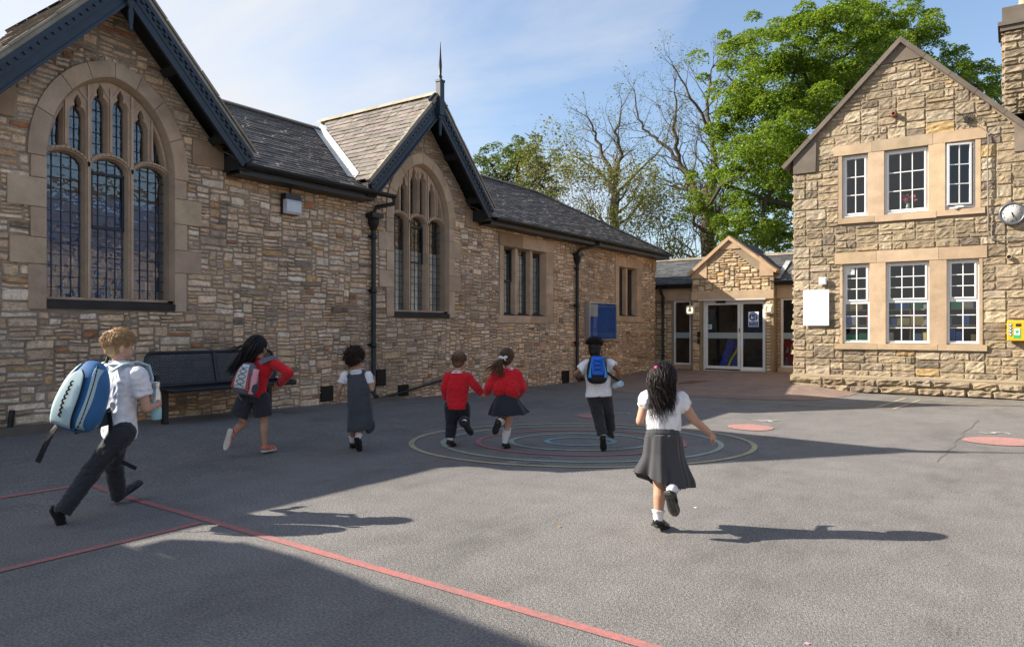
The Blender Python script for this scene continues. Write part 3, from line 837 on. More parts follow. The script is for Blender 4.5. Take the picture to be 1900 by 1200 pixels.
# ridge and hip tiles
mb = MB(); y = Y0; r = random.Random(4)
while y < HIPR:
    L_ = r.uniform(.42, .52); g = r.uniform(.8, 1.15)
    if GABLES[0] - .2 < y < GABLES[1] - .2:
        if mb.v: mb.build('ridge_tile', M['ridge'], roof, recalc=False); mb = MB()
        y += L_; continue
    for s in (-1, 1):
        a0 = V((HX_RIDGE, 0, HZ_RIDGE + .05)); b0 = V((HX_RIDGE + s * .17, 0, HZ_RIDGE - .035))
        p = [V((a0.x, y + .004, a0.z)), V((a0.x, y + L_ - .004, a0.z)), V((b0.x, y + L_ - .004, b0.z)), V((b0.x, y + .004, b0.z))]
        mb.add(p + [q - V((0, 0, .035)) for q in p], [(0, 1, 2, 3), (3, 2, 6, 7), (0, 3, 7, 4), (1, 5, 6, 2)], 0, (g, g, g))
    y += L_
mb.build('ridge_tile', M['ridge'], roof, recalc=False); mb = MB()
h0, h1 = V(F_main(HIPR, slope_len, .03)), V(F_main(HIPY, 0, .03)); nseg = 12
for i in range(nseg):
    a_, b_ = h0.lerp(h1, i / nseg), h0.lerp(h1, (i + .97) / nseg); dd = (b_ - a_).normalized(); q = dd.cross(V((0, 0, 1))).normalized(); g = r.uniform(.8, 1.15)
    mb.add([a_ + V((0, 0, .03)), b_ + V((0, 0, .03)), b_ + q * .12 - V((0, 0, .05)), a_ + q * .12 - V((0, 0, .05)), b_ - q * .12 - V((0, 0, .05)), a_ - q * .12 - V((0, 0, .05))], [(0, 1, 2, 3), (0, 5, 4, 1)], 0, (g, g, g))
mb.build('hip_tile', M['ridge'], roof, recalc=False)
lead = MB()
def gable(gc, full=True, s=0):
    r = random.Random(60 + int(gc * 3))
    XV = .43                                 # verge plane, hall-local
    ZA = 5.58; ZE = 3.74; hw = 1.715
    sl = (ZA - ZE) / hw; L_ = math.hypot(hw, ZA - ZE); cu_, su_ = hw / L_, (ZA - ZE) / L_
    gable_roof = MB()
    for sd in (-1, 1):
        # u = distance back from the verge, v = up the slope from the eaves
        fn = lambda u, v, n, sd=sd: (XV - u, gc + sd * (hw - cu_ * v) + sd * su_ * n, ZE + su_ * v + cu_ * n)
        back = XV - HX_RIDGE
        reg = [(0, 0), (.50, 0), (back + .05, L_), (0, L_)]
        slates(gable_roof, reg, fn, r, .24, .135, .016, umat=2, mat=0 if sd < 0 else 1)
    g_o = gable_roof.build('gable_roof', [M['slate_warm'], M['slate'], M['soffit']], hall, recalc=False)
    mb = MB(); u = 0
    while u < XV - HX_RIDGE + .1:
        g = r.uniform(.85, 1.12); uu = min(u + r.uniform(.28, .4), 3.5)
        for sd in (-1, 1):
            p = [V((XV - u - .003, gc, ZA + .06)), V((XV - uu + .003, gc, ZA + .06)), V((XV - uu + .003, gc + sd * .10, ZA - .035)), V((XV - u - .003, gc + sd * .10, ZA - .035))]
            mb.add(p, [(0, 1, 2, 3)], 0, (g, g, g * .95))
        u = uu
    mb.build('ridge_tile', M['ridge_pale'], g_o, recalc=False)
    # verge: thin pointed stone edge, then the painted board with its dentils
    for sd in (-1, 1):
        P = lambda v, n, x, sd=sd: V((x, gc + sd * (hw - cu_ * v) + sd * su_ * n, ZE + su_ * v + cu_ * n))
        mb = MB()
        a0, a1 = -.02, L_ + .03
        def slab(n0, n1, x0, x1, a0=a0, a1=a1, mat=0, tn=(1, 1, 1)):
            vs = [P(a, n, x) for x in (x0, x1) for n in (n0, n1) for a in (a0, a1)]
            mb.add(vs, [(0, 1, 3, 2), (4, 6, 7, 5), (0, 4, 5, 1), (2, 3, 7, 6), (0, 2, 6, 4), (1, 5, 7, 3)], mat, tn)
        slab(-.05, .012, XV - .10, XV - .008, mat=0)                # bedding mortar under the slates
        k = a0
        while k < a1 - .1:
            e = min(a1, k + r.uniform(.25, .4)); slab(.0, .02 + r.uniform(0, .01), XV - .012, XV + .012 + r.uniform(0, .012), k, e - .006, 0, (r.uniform(.8, 1.1),) * 3); k = e
        mb.build('verge', M['verge_stone'], g_o)
        mb = MB()
        def slab(n0, n1, x0, x1, a0=a0, a1=a1, mat=0, tn=(1, 1, 1)):
            vs = [P(a, n, x) for x in (x0, x1) for n in (n0, n1) for a in (a0, a1)]
            mb.add(vs, [(0, 1, 3, 2), (4, 6, 7, 5), (0, 4, 5, 1), (2, 3, 7, 6), (0, 2, 6, 4), (1, 5, 7, 3)], mat, tn)
        slab(-.285, -.05, XV - .055, XV - .02, -.06, L_ + .06)
        slab(-.10, -.05, XV - .02, XV + .004, -.04, L_ + .04)
        slab(-.295, -.265, XV - .022, XV + .002, -.05, L_ + .05)
        slab(-.195, -.18, XV - .022, XV - .012, -.05, L_ + .05)
        k = .02
        while k < L_ - .02:
            slab(-.135, -.10, XV - .021, XV - .0, k, k + .05); k += .105
        mb.build('bargeboard', M['barge'], hall)
    mb = MB()
    for sd in (-1, 1):                       # soffit boards and purlin ends
        P = lambda v, n, x, sd=sd: V((x, gc + sd * (hw - cu_ * v) + sd * su_ * n, ZE + su_ * v + cu_ * n))
        mb.add([P(-.02, -.06, XV - .03), P(L_, -.06, XV - .03), P(L_, -.06, -.05), P(-.02, -.06, -.05)], [(0, 1, 2, 3)])
        for v in (.35, 1.35): mb.obox(P(v, -.16, .19), (.15, 0, 0), (P(1, 0, 0) - P(0, 0, 0)) * .055, (P(0, 1, 0) - P(0, 0, 0)) * .09)
        mb.box(-.1, XV - .06, min(gc + sd * hw, gc + sd * (hw - .2)), max(gc + sd * hw, gc + sd * (hw - .2)), ZE - .27, ZE - .05)
    mb.build('soffit', M['soffit'], hall)
    mb = MB()                                # finial: spike above, turned drop below
    b = XV + .02
    mb.obox((b, gc, ZA - .10), (.05, 0, 0), (0, .06, 0), (0, 0, .30))
    mb.obox((b, gc, ZA + .22), (.06, 0, 0), (0, .07, 0), (0, 0, .02))
    mb.lathe((b, gc, ZA + .20), [(.045, 0), (.05, .04), (.03, .07), (.042, .10), (.026, .14), (.034, .3), (.02, .50), (.008, .72), (.002, .74)], 10)
    mb.lathe((b, gc, ZA - .78), [(.006, 0), (.018, .015), (.03, .05), (.022, .08), (.03, .13), (.035, .25), (.02, .28), (.05, .31), (.05, .36), (.03, .40)], 12)
    mb.build('finial', M['barge'], hall)
    # lead valley on the south side
    p0 = V((HX_RIDGE + .02, gc - .06, HZ_RIDGE + .0)); p1 = V((.02, gc - hw - .0, 3.80))
    if full:
        q = []
        for i in range(11):
            p = p0.lerp(p1, i / 10)
            x = p.x; zm = EAVE + .03 + (EX - x) / (EX - HX_RIDGE) * (HZ_RIDGE - EAVE - .03)
            ysl = gc - (ZA - zm) / sl                       # where this height sits on the gable slope
            q.append((V((x, ysl - .15, zm + .035)), V((x, ysl + .0, zm + .03)), V((x + .02, ysl + .075, zm + .03 + .075 * sl + .02))))
        lead.strip([a for a, _, _ in q], [b for _, b, _ in q], closed=False); lead.strip([b for _, b, _ in q], [c_ for _, _, c_ in q], closed=False)
for gc in GABLES: gable(gc, gc > 5)
lead.build('valley_flashing', M['lead'], hall)

# ---- rainwater goods
def gutter(name, p0, p1, r_, parent, mat, brackets=0, drop=(0, 0, -1)):
    """half-round gutter between two points, with fascia behind it"""
    p0, p1 = V(p0), V(p1); d_ = (p1 - p0).normalized(); out = d_.cross(V((0, 0, 1))).normalized()
    mb = MB(); a = []; b = []; a2 = []; b2 = []
    for i in range(9):
        t_ = PI * i / 8; off = out * (r_ * math.cos(t_)) + V((0, 0, -r_ * math.sin(t_)))
        a.append(p0 + off); b.append(p1 + off)
        off2 = out * (r_ * .9 * math.cos(t_)) + V((0, 0, -r_ * .9 * math.sin(t_)))
        a2.append(p0 + off2); b2.append(p1 + off2)
    mb.strip(a, b, closed=False, smooth=True); mb.strip(a2, b2, closed=False, smooth=True)
    mb.add(a, [tuple(range(9))]); mb.add(b, [tuple(range(9))])
    mb.tube([a[0], b[0]], .008, 6)
    for k in range(brackets):
        p = p0.lerp(p1, (k + .5) / brackets)
        q = [p + d_ * s_ * .02 + out * (r_ * 1.08 * math.cos(PI * i / 8)) + V((0, 0, -r_ * 1.08 * math.sin(PI * i / 8))) for s_ in (-1, 1) for i in range(9)]
        mb.strip(q[:9], q[9:], closed=False)
    return mb.build(name, mat, parent, recalc=False)
for y0_, y1_ in ((6.08, 9.0), (11.95, 21.12), (Y0, -4.0)):
    gutter('gutter', (.40, y0_, EAVE + .035), (.40, y1_, EAVE + .035), .058, hall, M['black_iron'], max(2, int((y1_ - y0_) / .9)))
for y0_, y1_ in ((6.05, 8.6), (11.85, 21.1), (Y0, -4.0)):
    mb = MB(); mb.box(.30, .335, y0_, y1_, EAVE - .10, EAVE + .02); mb.box(-.01, .30, y0_, y1_, EAVE - .10, EAVE - .075)
    mb.build('fascia', M['black_iron'], hall)
mb = MB(); mb.box(-5.9, .335, 21.08, 21.12, EAVE - .10, EAVE + .02); mb.box(-5.9, .3, 20.7, 21.08, EAVE - .10, EAVE - .075)
mb.build('fascia', M['black_iron'], hall)
def downpipe(y_top, y, z_hop, z0, seed, top_x=.38):
    mb = MB(); x = .075
    mb.tube([(top_x, y_top, EAVE + .0), (top_x, y_top, EAVE - .10), (x + .01, lerp(y_top, y, .75), z_hop + .25), (x, y, z_hop + .13)], .036, 10)
    mb.lathe((x, y, z_hop - .15), [(.042, 0), (.05, .02), (.085, .10), (.095, .12), (.095, .25), (.115, .26), (.115, .29), (.04, .29)], 8)
    mb.box(x - .06, x + .11, y - .13, y + .13, z_hop + .06, z_hop + .14)
    mb.tube([(x, y, z_hop - .1), (x, y, z0 + .05), (x + .07, y, z0 - .02)], .04, 12)
    k = z_hop - .25
    while k > z0 + .1:
        mb.lathe((x, y, k - .05), [(.041, 0), (.052, .006), (.052, .05), (.05, .055), (.05, .085), (.041, .09)], 12)
        mb.box(-.01, x - .02, y - .075, y + .075, k - .02, k + .02); k -= .92
    mb.build('downpipe', M['black_iron'], hall)
downpipe(9.0, 8.83, 3.12, .16, 1); downpipe(16.45, 15.85, 3.05, .02, 2)
mb = MB(); mb.tube([(.30, 3.02 - .1, 3.35), (.1, 2.9, 3.2), (.075, 2.9, .2)], .036, 10); mb.build('downpipe', M['black_iron'], hall)
# iron vent grilles at the foot of the wall, terracotta air brick under the eaves, wall-foot pipe with its stone gully kerb
def grille(y, z, w_, h_):
    mb = MB(); mb.box(.0, .038, y - w_ / 2, y + w_ / 2, z - h_ / 2, z + h_ / 2)
    for i in range(9): mb.box(.038, .046, y - w_ / 2 + .01 + (w_ - .02) * i / 8.0 - .004, y - w_ / 2 + .01 + (w_ - .02) * i / 8.0 + .004, z - h_ / 2, z + h_ / 2)
    for i in range(8): mb.box(.038, .049, y - w_ / 2, y + w_ / 2, z - h_ / 2 + h_ * i / 7.0 - .004, z - h_ / 2 + h_ * i / 7.0 + .004)
    mb.build('vent_grille', M['black_iron'], hall)
for y, z, w_, h_ in ((7.85, .27, .24, .24), (9.05, .46, .22, .28), (9.62, .20, .24, .2), (15.35, .13, .32, .3), (16.2, .10, .3, .22), (6.42, .32, .24, .26)): grille(y, z, w_, h_)
mb = MB(); mb.box(.0, .035, 6.03, 6.24, 3.385, 3.475)
for i in range(5):
    for k in range(3): mb.box(.035, .037, 6.045 + i * .039, 6.045 + i * .039 + .026, 3.395 + k * .027, 3.395 + k * .027 + .017, 1)
mb.build('air_brick', [simple('terracotta', (.42, .26, .14), .9), M['ink']], hall)
mb = MB(); mb.tube([(.10, 8.85, .10), (.10, 9.1, .12), (.09, 10.9, .36), (.02, 11.0, .38)], .022, 8)
mb.build('wall_pipe', M['black_iron'], hall)
mb = MB(); mb.tube([(.09, 4.0 - .62, .20), (.10, 3.40, .42)], .03, 8); mb.build('wall_pipe', M['black_iron'], hall)
mb = MB(); mb.box(.04, .30, 8.5, 9.35, .0, .125); mb.build('gully_kerb', M['coping'], hall)
mb = MB(); mb.box(.04, .26, 2.7, 3.95, .1, .235); mb.build('gully_kerb', M['coping'], hall)
# ---- interior: dim room behind the glass with display boards
mb = MB()
def open_room(x0, x1, y0, y1, z0, z1, front_low=None):
    P = [(x0, y0, z0), (x1, y0, z0), (x1, y1, z0), (x0, y1, z0), (x0, y0, z1), (x1, y0, z1), (x1, y1, z1), (x0, y1, z1)]
    mb.add(P, [(0, 1, 2, 3), (4, 7, 6, 5), (0, 4, 5, 1), (2, 6, 7, 3), (0, 3, 7, 4)])
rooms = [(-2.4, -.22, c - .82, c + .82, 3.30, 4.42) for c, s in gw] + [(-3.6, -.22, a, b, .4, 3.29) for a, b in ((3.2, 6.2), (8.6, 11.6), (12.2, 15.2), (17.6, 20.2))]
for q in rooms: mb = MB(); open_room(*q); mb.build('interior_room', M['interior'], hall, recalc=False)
mb = MB()
mb.box(-.42, -.40, 3.72, 5.40, 1.5, 2.95)
mb.build('display_board', M['blue_board'], hall)
r = random.Random(8)
for k in range(16):
    mb = MB(); y = r.uniform(3.85, 5.3); z = r.uniform(1.68, 2.05)
    mb.box(-.395, -.385, y, y + r.uniform(.05, .12), z, z + r.uniform(.06, .14), 0, r.choice([(.55, .45, .5), (.6, .62, .68), (.15, .2, .42), (.5, .38, .3), (.1, .3, .35)]))
    mb.build('pinned_artwork', M['tinted'], hall)
mb = MB(); mb.box(-.29, -.27, 9.3, 11.1, 1.45, 2.75); mb.build('reflection_board', M['reflection_pale'], hall)  # board added close behind the glass in place of the mirrored pale facade
mb = MB(); mb.box(-.25, -.23, 12.7, 14.7, 1.5, 2.95); mb.build('reflection_board', M['reflection_pale'], hall)  # same kind of added board, for the pale reflection in the three-light window

# ---- things fixed to the hall
bn = thing('notice_board', 'blue felt notice board in a silver frame with one white sheet, on the hall wall', 'notice board', (WX + .03, 0, 0))
y0_, y1_, z0_, z1_ = 16.36, 17.92, 1.0, 2.0
mb = MB(); mb.box(.0, .075, y0_ + .03, y1_ - .03, z0_ + .03, z1_ - .03); mb.build('felt_panel', M['blue_notice'], bn)
mb = MB()
for q in ((y0_, y1_, z1_ - .035, z1_), (y0_, y1_, z0_, z0_ + .035), (y0_, y0_ + .035, z0_ + .035, z1_ - .035), (y1_ - .035, y1_, z0_ + .035, z1_ - .035)): mb.box(-.03, .115, *q)
mb.build('frame', simple('brushed_aluminium', (.55, .56, .58), .3, .05, 5, metal=.7), bn)
mb = MB(); mb.box(.076, .079, y0_ + .05, y0_ + .52, 1.62, 1.94); mb.build('paper_sheet', M['paper'], bn)
mb = MB(); mb.box(.100, .104, y0_ + .035, y1_ - .035, z0_ + .035, z1_ - .035); mb.build('glass_cover', M['glass'], bn)
fl = thing('floodlight', 'white and black bulkhead floodlight under the hall eaves between the two gables', 'lamp', (WX + .03, 7.10, 3.17))
mb = MB(); mb.box(.0, .12, -.14, .14, .06, .15); mb.box(.0, .05, -.145, .145, -.16, .06); mb.tube([(.04, 0, .15), (.04, 0, .30)], .014, 6); mb.obox((.05, 0, .30), (.05, 0, 0), (0, .035, 0), (0, 0, .025)); mb.build('housing', M['black_plastic'], fl)
mb = MB()
prof = [(.05, -.15), (.11, -.15), (.135, -.12), (.14, .02), (.12, .058), (.05, .058)]
vs = [(x, -.135, z) for x, z in prof] + [(x, .135, z) for x, z in prof]
mb.add(vs, [tuple(range(6)), tuple(reversed(range(6, 12)))] + [(i, i + 6, (i + 1) % 6 + 6, (i + 1) % 6) for i in range(6)]); mb.build('diffuser', simple('opal_diffuser', (.66, .69, .74), .3, .04), fl)
# ------------------------------------------------------------------ the two-storey house (right)
house = thing('stone_house', 'two storey stone house with steep gable, white barred windows and a chimney', 'building', (0, HY, 0))
def HR(u, v, n): return (u, -n, v)           # u to the right, v up, n out towards the playground
HX0 = -3.87; AP = (-1.83, 6.98); EVZ = 4.92; HXR = 3.6
r_sl = (AP[1] - EVZ) / (AP[0] - HX0)
def house_top(u):
    z = AP[1] - abs(u - AP[0]) * r_sl
    return max(z, 4.95) if u > .21 else z
LINT = [(-3.07, -.41, 4.87, 5.08), (-3.05, -.40, 2.635, 2.865), (-3.0, -.41, 3.42, 3.585), (-3.05, -.40, .885, 1.01)]
OPEN = [(-2.98, -.50, 3.58, 4.88), (-2.92, -.50, 1.0, 2.64)]
def keep_house(u, v):
    if v > house_top(u) - .03: return False
    for a, b, z0, z1 in LINT + OPEN:
        if a < u < b and z0 < v < z1: return False
    if -3.87 <= u < -3.40 and 4.60 < v: return False
    if -2.2 < u < -1.46 and v > 6.62: return False
    return True
rng = random.Random(77)
def sz2(r):
    h = r.choices([1, 2, 3], [12, 62, 22])[0]
    return (max(2, int(r.uniform(2.2, 4.6) * (1 + .18 * h))), h)
pal_house = lambda r, u, v: weighted(r, PAL_HOUSE)
mb = MB()
stones(mb, HX0, HXR, .30, 7.0, .082, .078, keep_house, HR, rng, sz2, (.010, .022), pal_house, joint=.014, rag=.006, wave=.012, nu=4, nv=3, rough_n=.020, mat=1, edge=.014, wave2=.006, grain=(17, 19))
def szp(r): return (r.choice([5, 6, 7, 8]), 1)
stones(mb, HX0 - .05, HXR, .0, .31, .082, .155, lambda u, v: True, lambda u, v, n: HR(u, v - .0 , n + .075 + (.03 if v < .155 else 0)), rng, szp, (.02, .05), lambda r, u, v: tuple(.82 * x for x in weighted(r, PAL_HOUSE)), joint=.016, rag=.012, wave=.03, nu=4, nv=2, rough_n=.045, mat=1, edge=.03)
outer = [(HX0, -.3), (HXR, -.3), (HXR, 4.95), (.21, 4.95), (AP[0], AP[1] - .03), (HX0, EVZ - .03)]
holes = [[(a + .02, z0 + .02), (b - .02, z0 + .02), (b - .02, z1 - .02), (a + .02, z1 - .02)] for a, b, z0, z1 in OPEN]
mb.holed(outer, holes, HR, 0, 0)
mb.add([HR(HX0 - .06, -.3, .05), HR(HXR, -.3, .05), HR(HXR, .315, .07), HR(HX0 - .06, .315, .07), HR(HXR, .36, 0), HR(HX0, .36, 0)], [(0, 1, 2, 3), (3, 2, 4, 5)], 0)
# left return wall
HB = 7.5
mb.add([(HX0, 0, -.3), (HX0, HB, -.3), (HX0, HB, EVZ), (HX0, 0, EVZ)], [(0, 1, 2, 3)], 0)
stones(mb, .03, 5.0, .02, EVZ, .082, .078, lambda u, v: True, lambda u, v, n: (HX0 - n, u, v), rng, sz2, (.02, .05), pal_house, joint=.018, rag=.007, wave=.015, nu=2, nv=2, rough_n=.035, mat=1, edge=.028)
mb.add([(HXR, 0, -.3), (HXR, HB, -.3), (HXR, HB, 4.9), (HXR, 0, 4.9)], [(0, 1, 2, 3)], 0)
mb.add([(HX0, HB, -.3), (HXR, HB, -.3), (HXR, HB, 4.9), (HX0, HB, 4.9)], [(0, 1, 2, 3)], 0)
mb.build('wall', [M['mortar_pale'], M['rockface']], house, recalc=False)
# dressed stone: lintels, mullions, sills, apex and kneeler blocks
r = random.Random(3)
def dressed(name, boxes, n1=.03, mat='ashlar_pale'):
    for a, b, z0, z1 in boxes:
        mb = MB(); mb.prism([(a, z0), (b, z0), (b, z1), (a, z1)], HR, -.18, n1 + r.uniform(0, .008), 0, tint_block(r)); mb.build(name, M[mat], house)
dressed('lintel', [(-3.07, -2.352, 4.872, 5.075), (-2.347, -1.283, 4.872, 5.09), (-1.278, -.41, 4.876, 5.085)])
dressed('lintel', [(-3.05, -2.27, 2.637, 2.862), (-2.265, -1.185, 2.637, 2.866), (-1.18, -.40, 2.634, 2.864)])
dressed('sill', [(-2.98, -2.30, 3.46, 3.575), (-2.295, -1.22, 3.45, 3.58), (-1.215, -.43, 3.47, 3.578)], .045)
dressed('sill', [(-3.05, -2.25, .885, .998), (-2.245, -1.2, .89, 1.0), (-1.195, -.40, .885, .998)], .05)
dressed('mullion', [(-2.42, -2.13, 3.58, 4.872), (-1.355, -1.075, 3.58, 4.876)], .022)
dressed('mullion', [(-2.39, -2.10, 1.0, 2.637), (-1.34, -1.05, 1.0, 2.634)], .022)
dressed('jamb', [(-2.98, -2.91, 3.58, 4.87), (-.585, -.50, 3.58, 4.87), (-2.95, -2.90, 1.0, 2.637), (-.525, -.47, 1.0, 2.634)], .018)
mb = MB(); mb.prism([(-3.87, 4.60), (-3.42, 4.60), (-3.40, 5.36), (-3.87, 4.90)], HR, -.1, .05, 0); mb.build('kneeler', M['coping'], house)
mb = MB(); mb.prism([(-2.21, 6.60), (-1.45, 6.60), (AP[0], 6.98)], HR, -.1, .035, 0, (1.15, 1.1, 1.05)); mb.build('apex_stone', M['coping'], house)
mb = MB(); mb.prism([(.02, 4.55), (.34, 4.55), (.34, 5.02), (.02, 5.12)], HR, -.1, .04, 0, (1.5, 1.45, 1.4)); mb.build('kneeler', M['coping'], house)
# coping
for sd in (-1, 1):
    L_ = math.hypot(2.20, 2.20 * r_sl); k = 0; seg = [0, .55, 1.15, 1.75, 2.4, L_ + .03]
    mb = MB()
    dv = V((sd * 2.20 / L_, 0, -2.20 * r_sl / L_)); nv = V((sd * dv.z * -sd, 0, abs(dv.x))) if False else V((-dv.z * sd if sd > 0 else dv.z, 0, abs(dv.x)))
    nv = V((sd * abs(dv.z), 0, abs(dv.x)))
    o_ = V((AP[0], 0, AP[1] - .02))
    for a, b in zip(seg, seg[1:]):
        c0 = o_ + dv * (a + .004); c1 = o_ + dv * (b - .004); g = r.uniform(.85, 1.15)
        if a == 0: c0 = o_ + dv * 0
        vs = []
        for c_ in (c0, c1):
            for n_, y_ in ((0, -.10), (.085, -.10), (.11, .10), (.085, .34), (0, .34)):
                q = c_ + nv * n_; q.y = y_
                if a == 0 and c_ is c0: q = V((AP[0], y_, c_.z + n_ / abs(dv.x)))
                vs.append(q)
        mb.add(vs, [(i, (i + 1) % 5, (i + 1) % 5 + 5, i + 5) for i in range(5)] + [(0, 1, 2, 3, 4), (5, 9, 8, 7, 6)], 0, (g, g, g))
    mb.build('coping', M['coping'], house)
# roofs behind the gable
mb = MB(); rng = random.Random(9)
for sd in (-1, 1):
    L_ = math.hypot(2.2, 2.2 * r_sl); cu_, su_ = 2.2 / L_, 2.2 * r_sl / L_
    fn = lambda u, v, n, sd=sd: (AP[0] + sd * (2.2 - cu_ * v) + sd * su_ * n, u, AP[1] - .05 - 2.2 * r_sl + su_ * v + cu_ * n)
    slates(mb, [(.3, 0), (HB + .3, 0), (HB + .3, L_), (.3, L_)], fn, rng, .3, .2, .015)
fn = lambda u, v, n: (u, -.12 + v * .8 - n * .6, 4.9 + v * .6 + n * .8)
slates(mb, [(.2, 0), (HXR, 0), (HXR, 3.2), (.2, 3.2)], fn, rng, .3, .2, .015)
mb.build('roof', [M['slate'], M['soffit']], house, recalc=False)
# chimney
ch = bpy.data.objects.new('chimney', None); COL.objects.link(ch); ch.parent = house
mb = MB(); CX0, CX1, CY0, CY1 = -.155, .95, 1.55, 2.4
mb.box(CX0 + .01, CX1, CY0 + .01, CY1, 4.6, 7.32, 0)
szc = lambda r: (r.choice([3, 4, 5]), r.choice([1, 2, 2]))
stones(mb, CX0, CX1, 4.6, 7.34, .08, .08, lambda u, v: True, lambda u, v, n: (u, CY0 - n, v), rng, szc, (.015, .035), lambda r, u, v: tuple(x * .8 for x in weighted(r, PAL_HOUSE)), joint=.016, mat=1, nu=3, nv=2, rough_n=.03)
stones(mb, CY0, CY1, 4.6, 7.34, .08, .08, lambda u, v: True, lambda u, v, n: (CX0 - n, u, v), rng, szc, (.015, .035), lambda r, u, v: tuple(x * .8 for x in weighted(r, PAL_HOUSE)), joint=.016, mat=1, nu=3, nv=2, rough_n=.03)
mb.build('stack', [M['mortar_pale'], M['rockface']], ch, recalc=False)
mb = MB(); mb.box(CX0 - .06, CX1 + .06, CY0 - .06, CY1 + .06, 7.32, 7.42); mb.box(CX0 - .10, CX1 + .1, CY0 - .10, CY1 + .1, 7.42, 7.50); mb.box(CX0 - .03, CX1 + .03, CY0 - .03, CY1 + .03, 7.50, 7.80)
mb.build('cap', M['coping'], ch)
mb = MB(); mb.lathe((.22, 1.95, 7.80), [(.15, 0), (.14, .05), (.12, .3), (.15, .34), (.15, .40), (.11, .4)], 16); mb.build('chimney_pot', simple('buff_clay_pot', (.42, .33, .22), .8, .2, 10), ch)

# windows
def pvc(name, x0, x1, z0, z1, cols, rows, split=None, tilt=False, n=-.07):
    win = bpy.data.objects.new(name, None); COL.objects.link(win); win.parent = house
    win.location = (x0, .0, 0)
    W_ = x1 - x0
    mb = MB(); f = .045
    B = lambda m, a, b, c_, d_, n0, n1: m.box(a, b, -n1, -n0, c_, d_)
    for q in ((0, f, z0, z1), (W_ - f, W_, z0, z1), (f, W_ - f, z0, z0 + f), (f, W_ - f, z1 - f, z1)): B(mb, *q, n - .05, n + .01)
    B(mb, -.02, W_ + .02, z0 - .02, z0 + .012, n, n + .06)
    parts = [(z0 + f, z1 - f, rows)]
    if split:
        B(mb, f, W_ - f, split - .028, split + .028, n - .05, n + .012)
        parts = [(z0 + f, split - .028, rows), (split + .028, z1 - f, rows)]
    mb.build('frame', M['white_pvc'], win)
    for i, (a, b, rw) in enumerate(parts):
        sash = bpy.data.objects.new('sash', None); COL.objects.link(sash); sash.parent = win
        ins = .03 if (i == len(parts) - 1) else .008
        mb = MB()
        x_a, x_b = f + .002, W_ - f - .002; a += .002; b -= .002
        if ins > .02:
            for q in ((x_a, x_a + ins, a, b), (x_b - ins, x_b, a, b), (x_a + ins, x_b - ins, a, a + ins), (x_a + ins, x_b - ins, b - ins, b)): B(mb, *q, n - .03, n + .028)
        xa, xb, za, zb = x_a + ins, x_b - ins, a + ins, b - ins
        for k in range(1, cols): xx = lerp(xa, xb, k / cols); B(mb, xx - .0085, xx + .0085, za, zb, n - .018, n + .008)
        for k in range(1, rw): zz_ = lerp(za, zb, k / rw); B(mb, xa, xb, zz_ - .0085, zz_ + .0085, n - .017, n + .007)
        ob = mb
        o1 = ob.build('glazing_bars', M['white_pvc'], win)
        mb = MB(); mb.add([(xa, -n + .006, za), (xb, -n + .006, za), (xb, -n + .006, zb), (xa, -n + .006, zb)], [(0, 1, 2, 3)]); o2 = mb.build('pane', M['glass'], win, recalc=False)
        bpy.data.objects.remove(sash)
        if tilt:
            for o in (o1, o2):
                o.location = (W_, -.06, 0); o.rotation_euler = (0, 0, math.radians(tilt))
                for v in o.data.vertices: v.co.x -= W_
    return win
pvc('upper_window', -2.91, -2.42, 3.60, 4.865, 2, 3)
pvc('upper_window', -2.13, -1.355, 3.60, 4.865, 3, 3)
pvc('upper_window', -1.075, -.585, 3.61, 4.868, 2, 3, tilt=16)
pvc('lower_window', -2.90, -2.39, 1.02, 2.632, 2, 3, 1.84)
pvc('lower_window', -2.10, -1.34, 1.02, 2.632, 3, 3, 1.85)
pvc('lower_window', -1.05, -.525, 1.02, 2.630, 2, 3, 1.85)
# rooms behind the glass
mb = MB(); mb.box(-3.4, 1.0, .25, 3.4, .45, 2.95); mb.box(-3.4, 1.0, .25, 3.4, 3.2, 5.3)
# open the fronts
mb2 = MB()
for z0, z1 in ((.45, 2.95), (3.2, 5.3)):
    a, b, c_, d_ = -3.4, 1.0, .2, 3.4
    P = [(a, c_, z0), (b, c_, z0), (b, d_, z0), (a, d_, z0), (a, c_, z1), (b, c_, z1), (b, d_, z1), (a, d_, z1)]
    mb2.add(P, [(0, 1, 2, 3), (4, 7, 6, 5), (1, 5, 6, 2), (0, 3, 7, 4), (2, 6, 7, 3)])
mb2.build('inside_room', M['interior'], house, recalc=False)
shelf = thing('bookcase', 'bookcase of blue, green and red boxes behind the lower house windows', 'bookcase', (0, HY, 0))
for z in (1.06, 1.38, 1.70):
    mb = MB(); mb.box(-2.95, -.4, .30, .62, z - .025, z); mb.build('shelf', M['wood_shelf'], shelf)
for x in (-2.4, -1.7, -1.05): 
    mb = MB(); mb.box(x - .015, x + .015, .32, .6, 1.0, 1.95); mb.build('upright', M['wood_shelf'], shelf)
rr = random.Random(15)
cols = [(.02, .10, .35), (.02, .12, .42), (.04, .28, .12), (.03, .35, .16), (.40, .06, .05), (.5, .48, .42), (.10, .22, .35), (.45, .35, .12), (.05, .3, .4), (.2, .2, .22)]
for z in (1.06, 1.38, 1.70):
    x = -2.9
    while x < -.5:
        w_ = rr.uniform(.08, .26); h_ = rr.uniform(.12, .25)
        if rr.random() < .85:
            c_ = rr.choice(cols); mb = MB(); mb.box(x, x + w_ - .012, .32, .52, z + .001, z + h_, 0, c_)
            tag(mb.build('storage_box', M['tinted'], None, (0, HY, 0)), 'storage box or book pack on the bookcase behind the lower house windows', 'box', 'boxes on the bookcase')
        x += w_
fw = thing('flower_vase', 'small vase of pink flowers on the middle upper window ledge', 'flowers', (-1.73, HY + .20, 3.62))
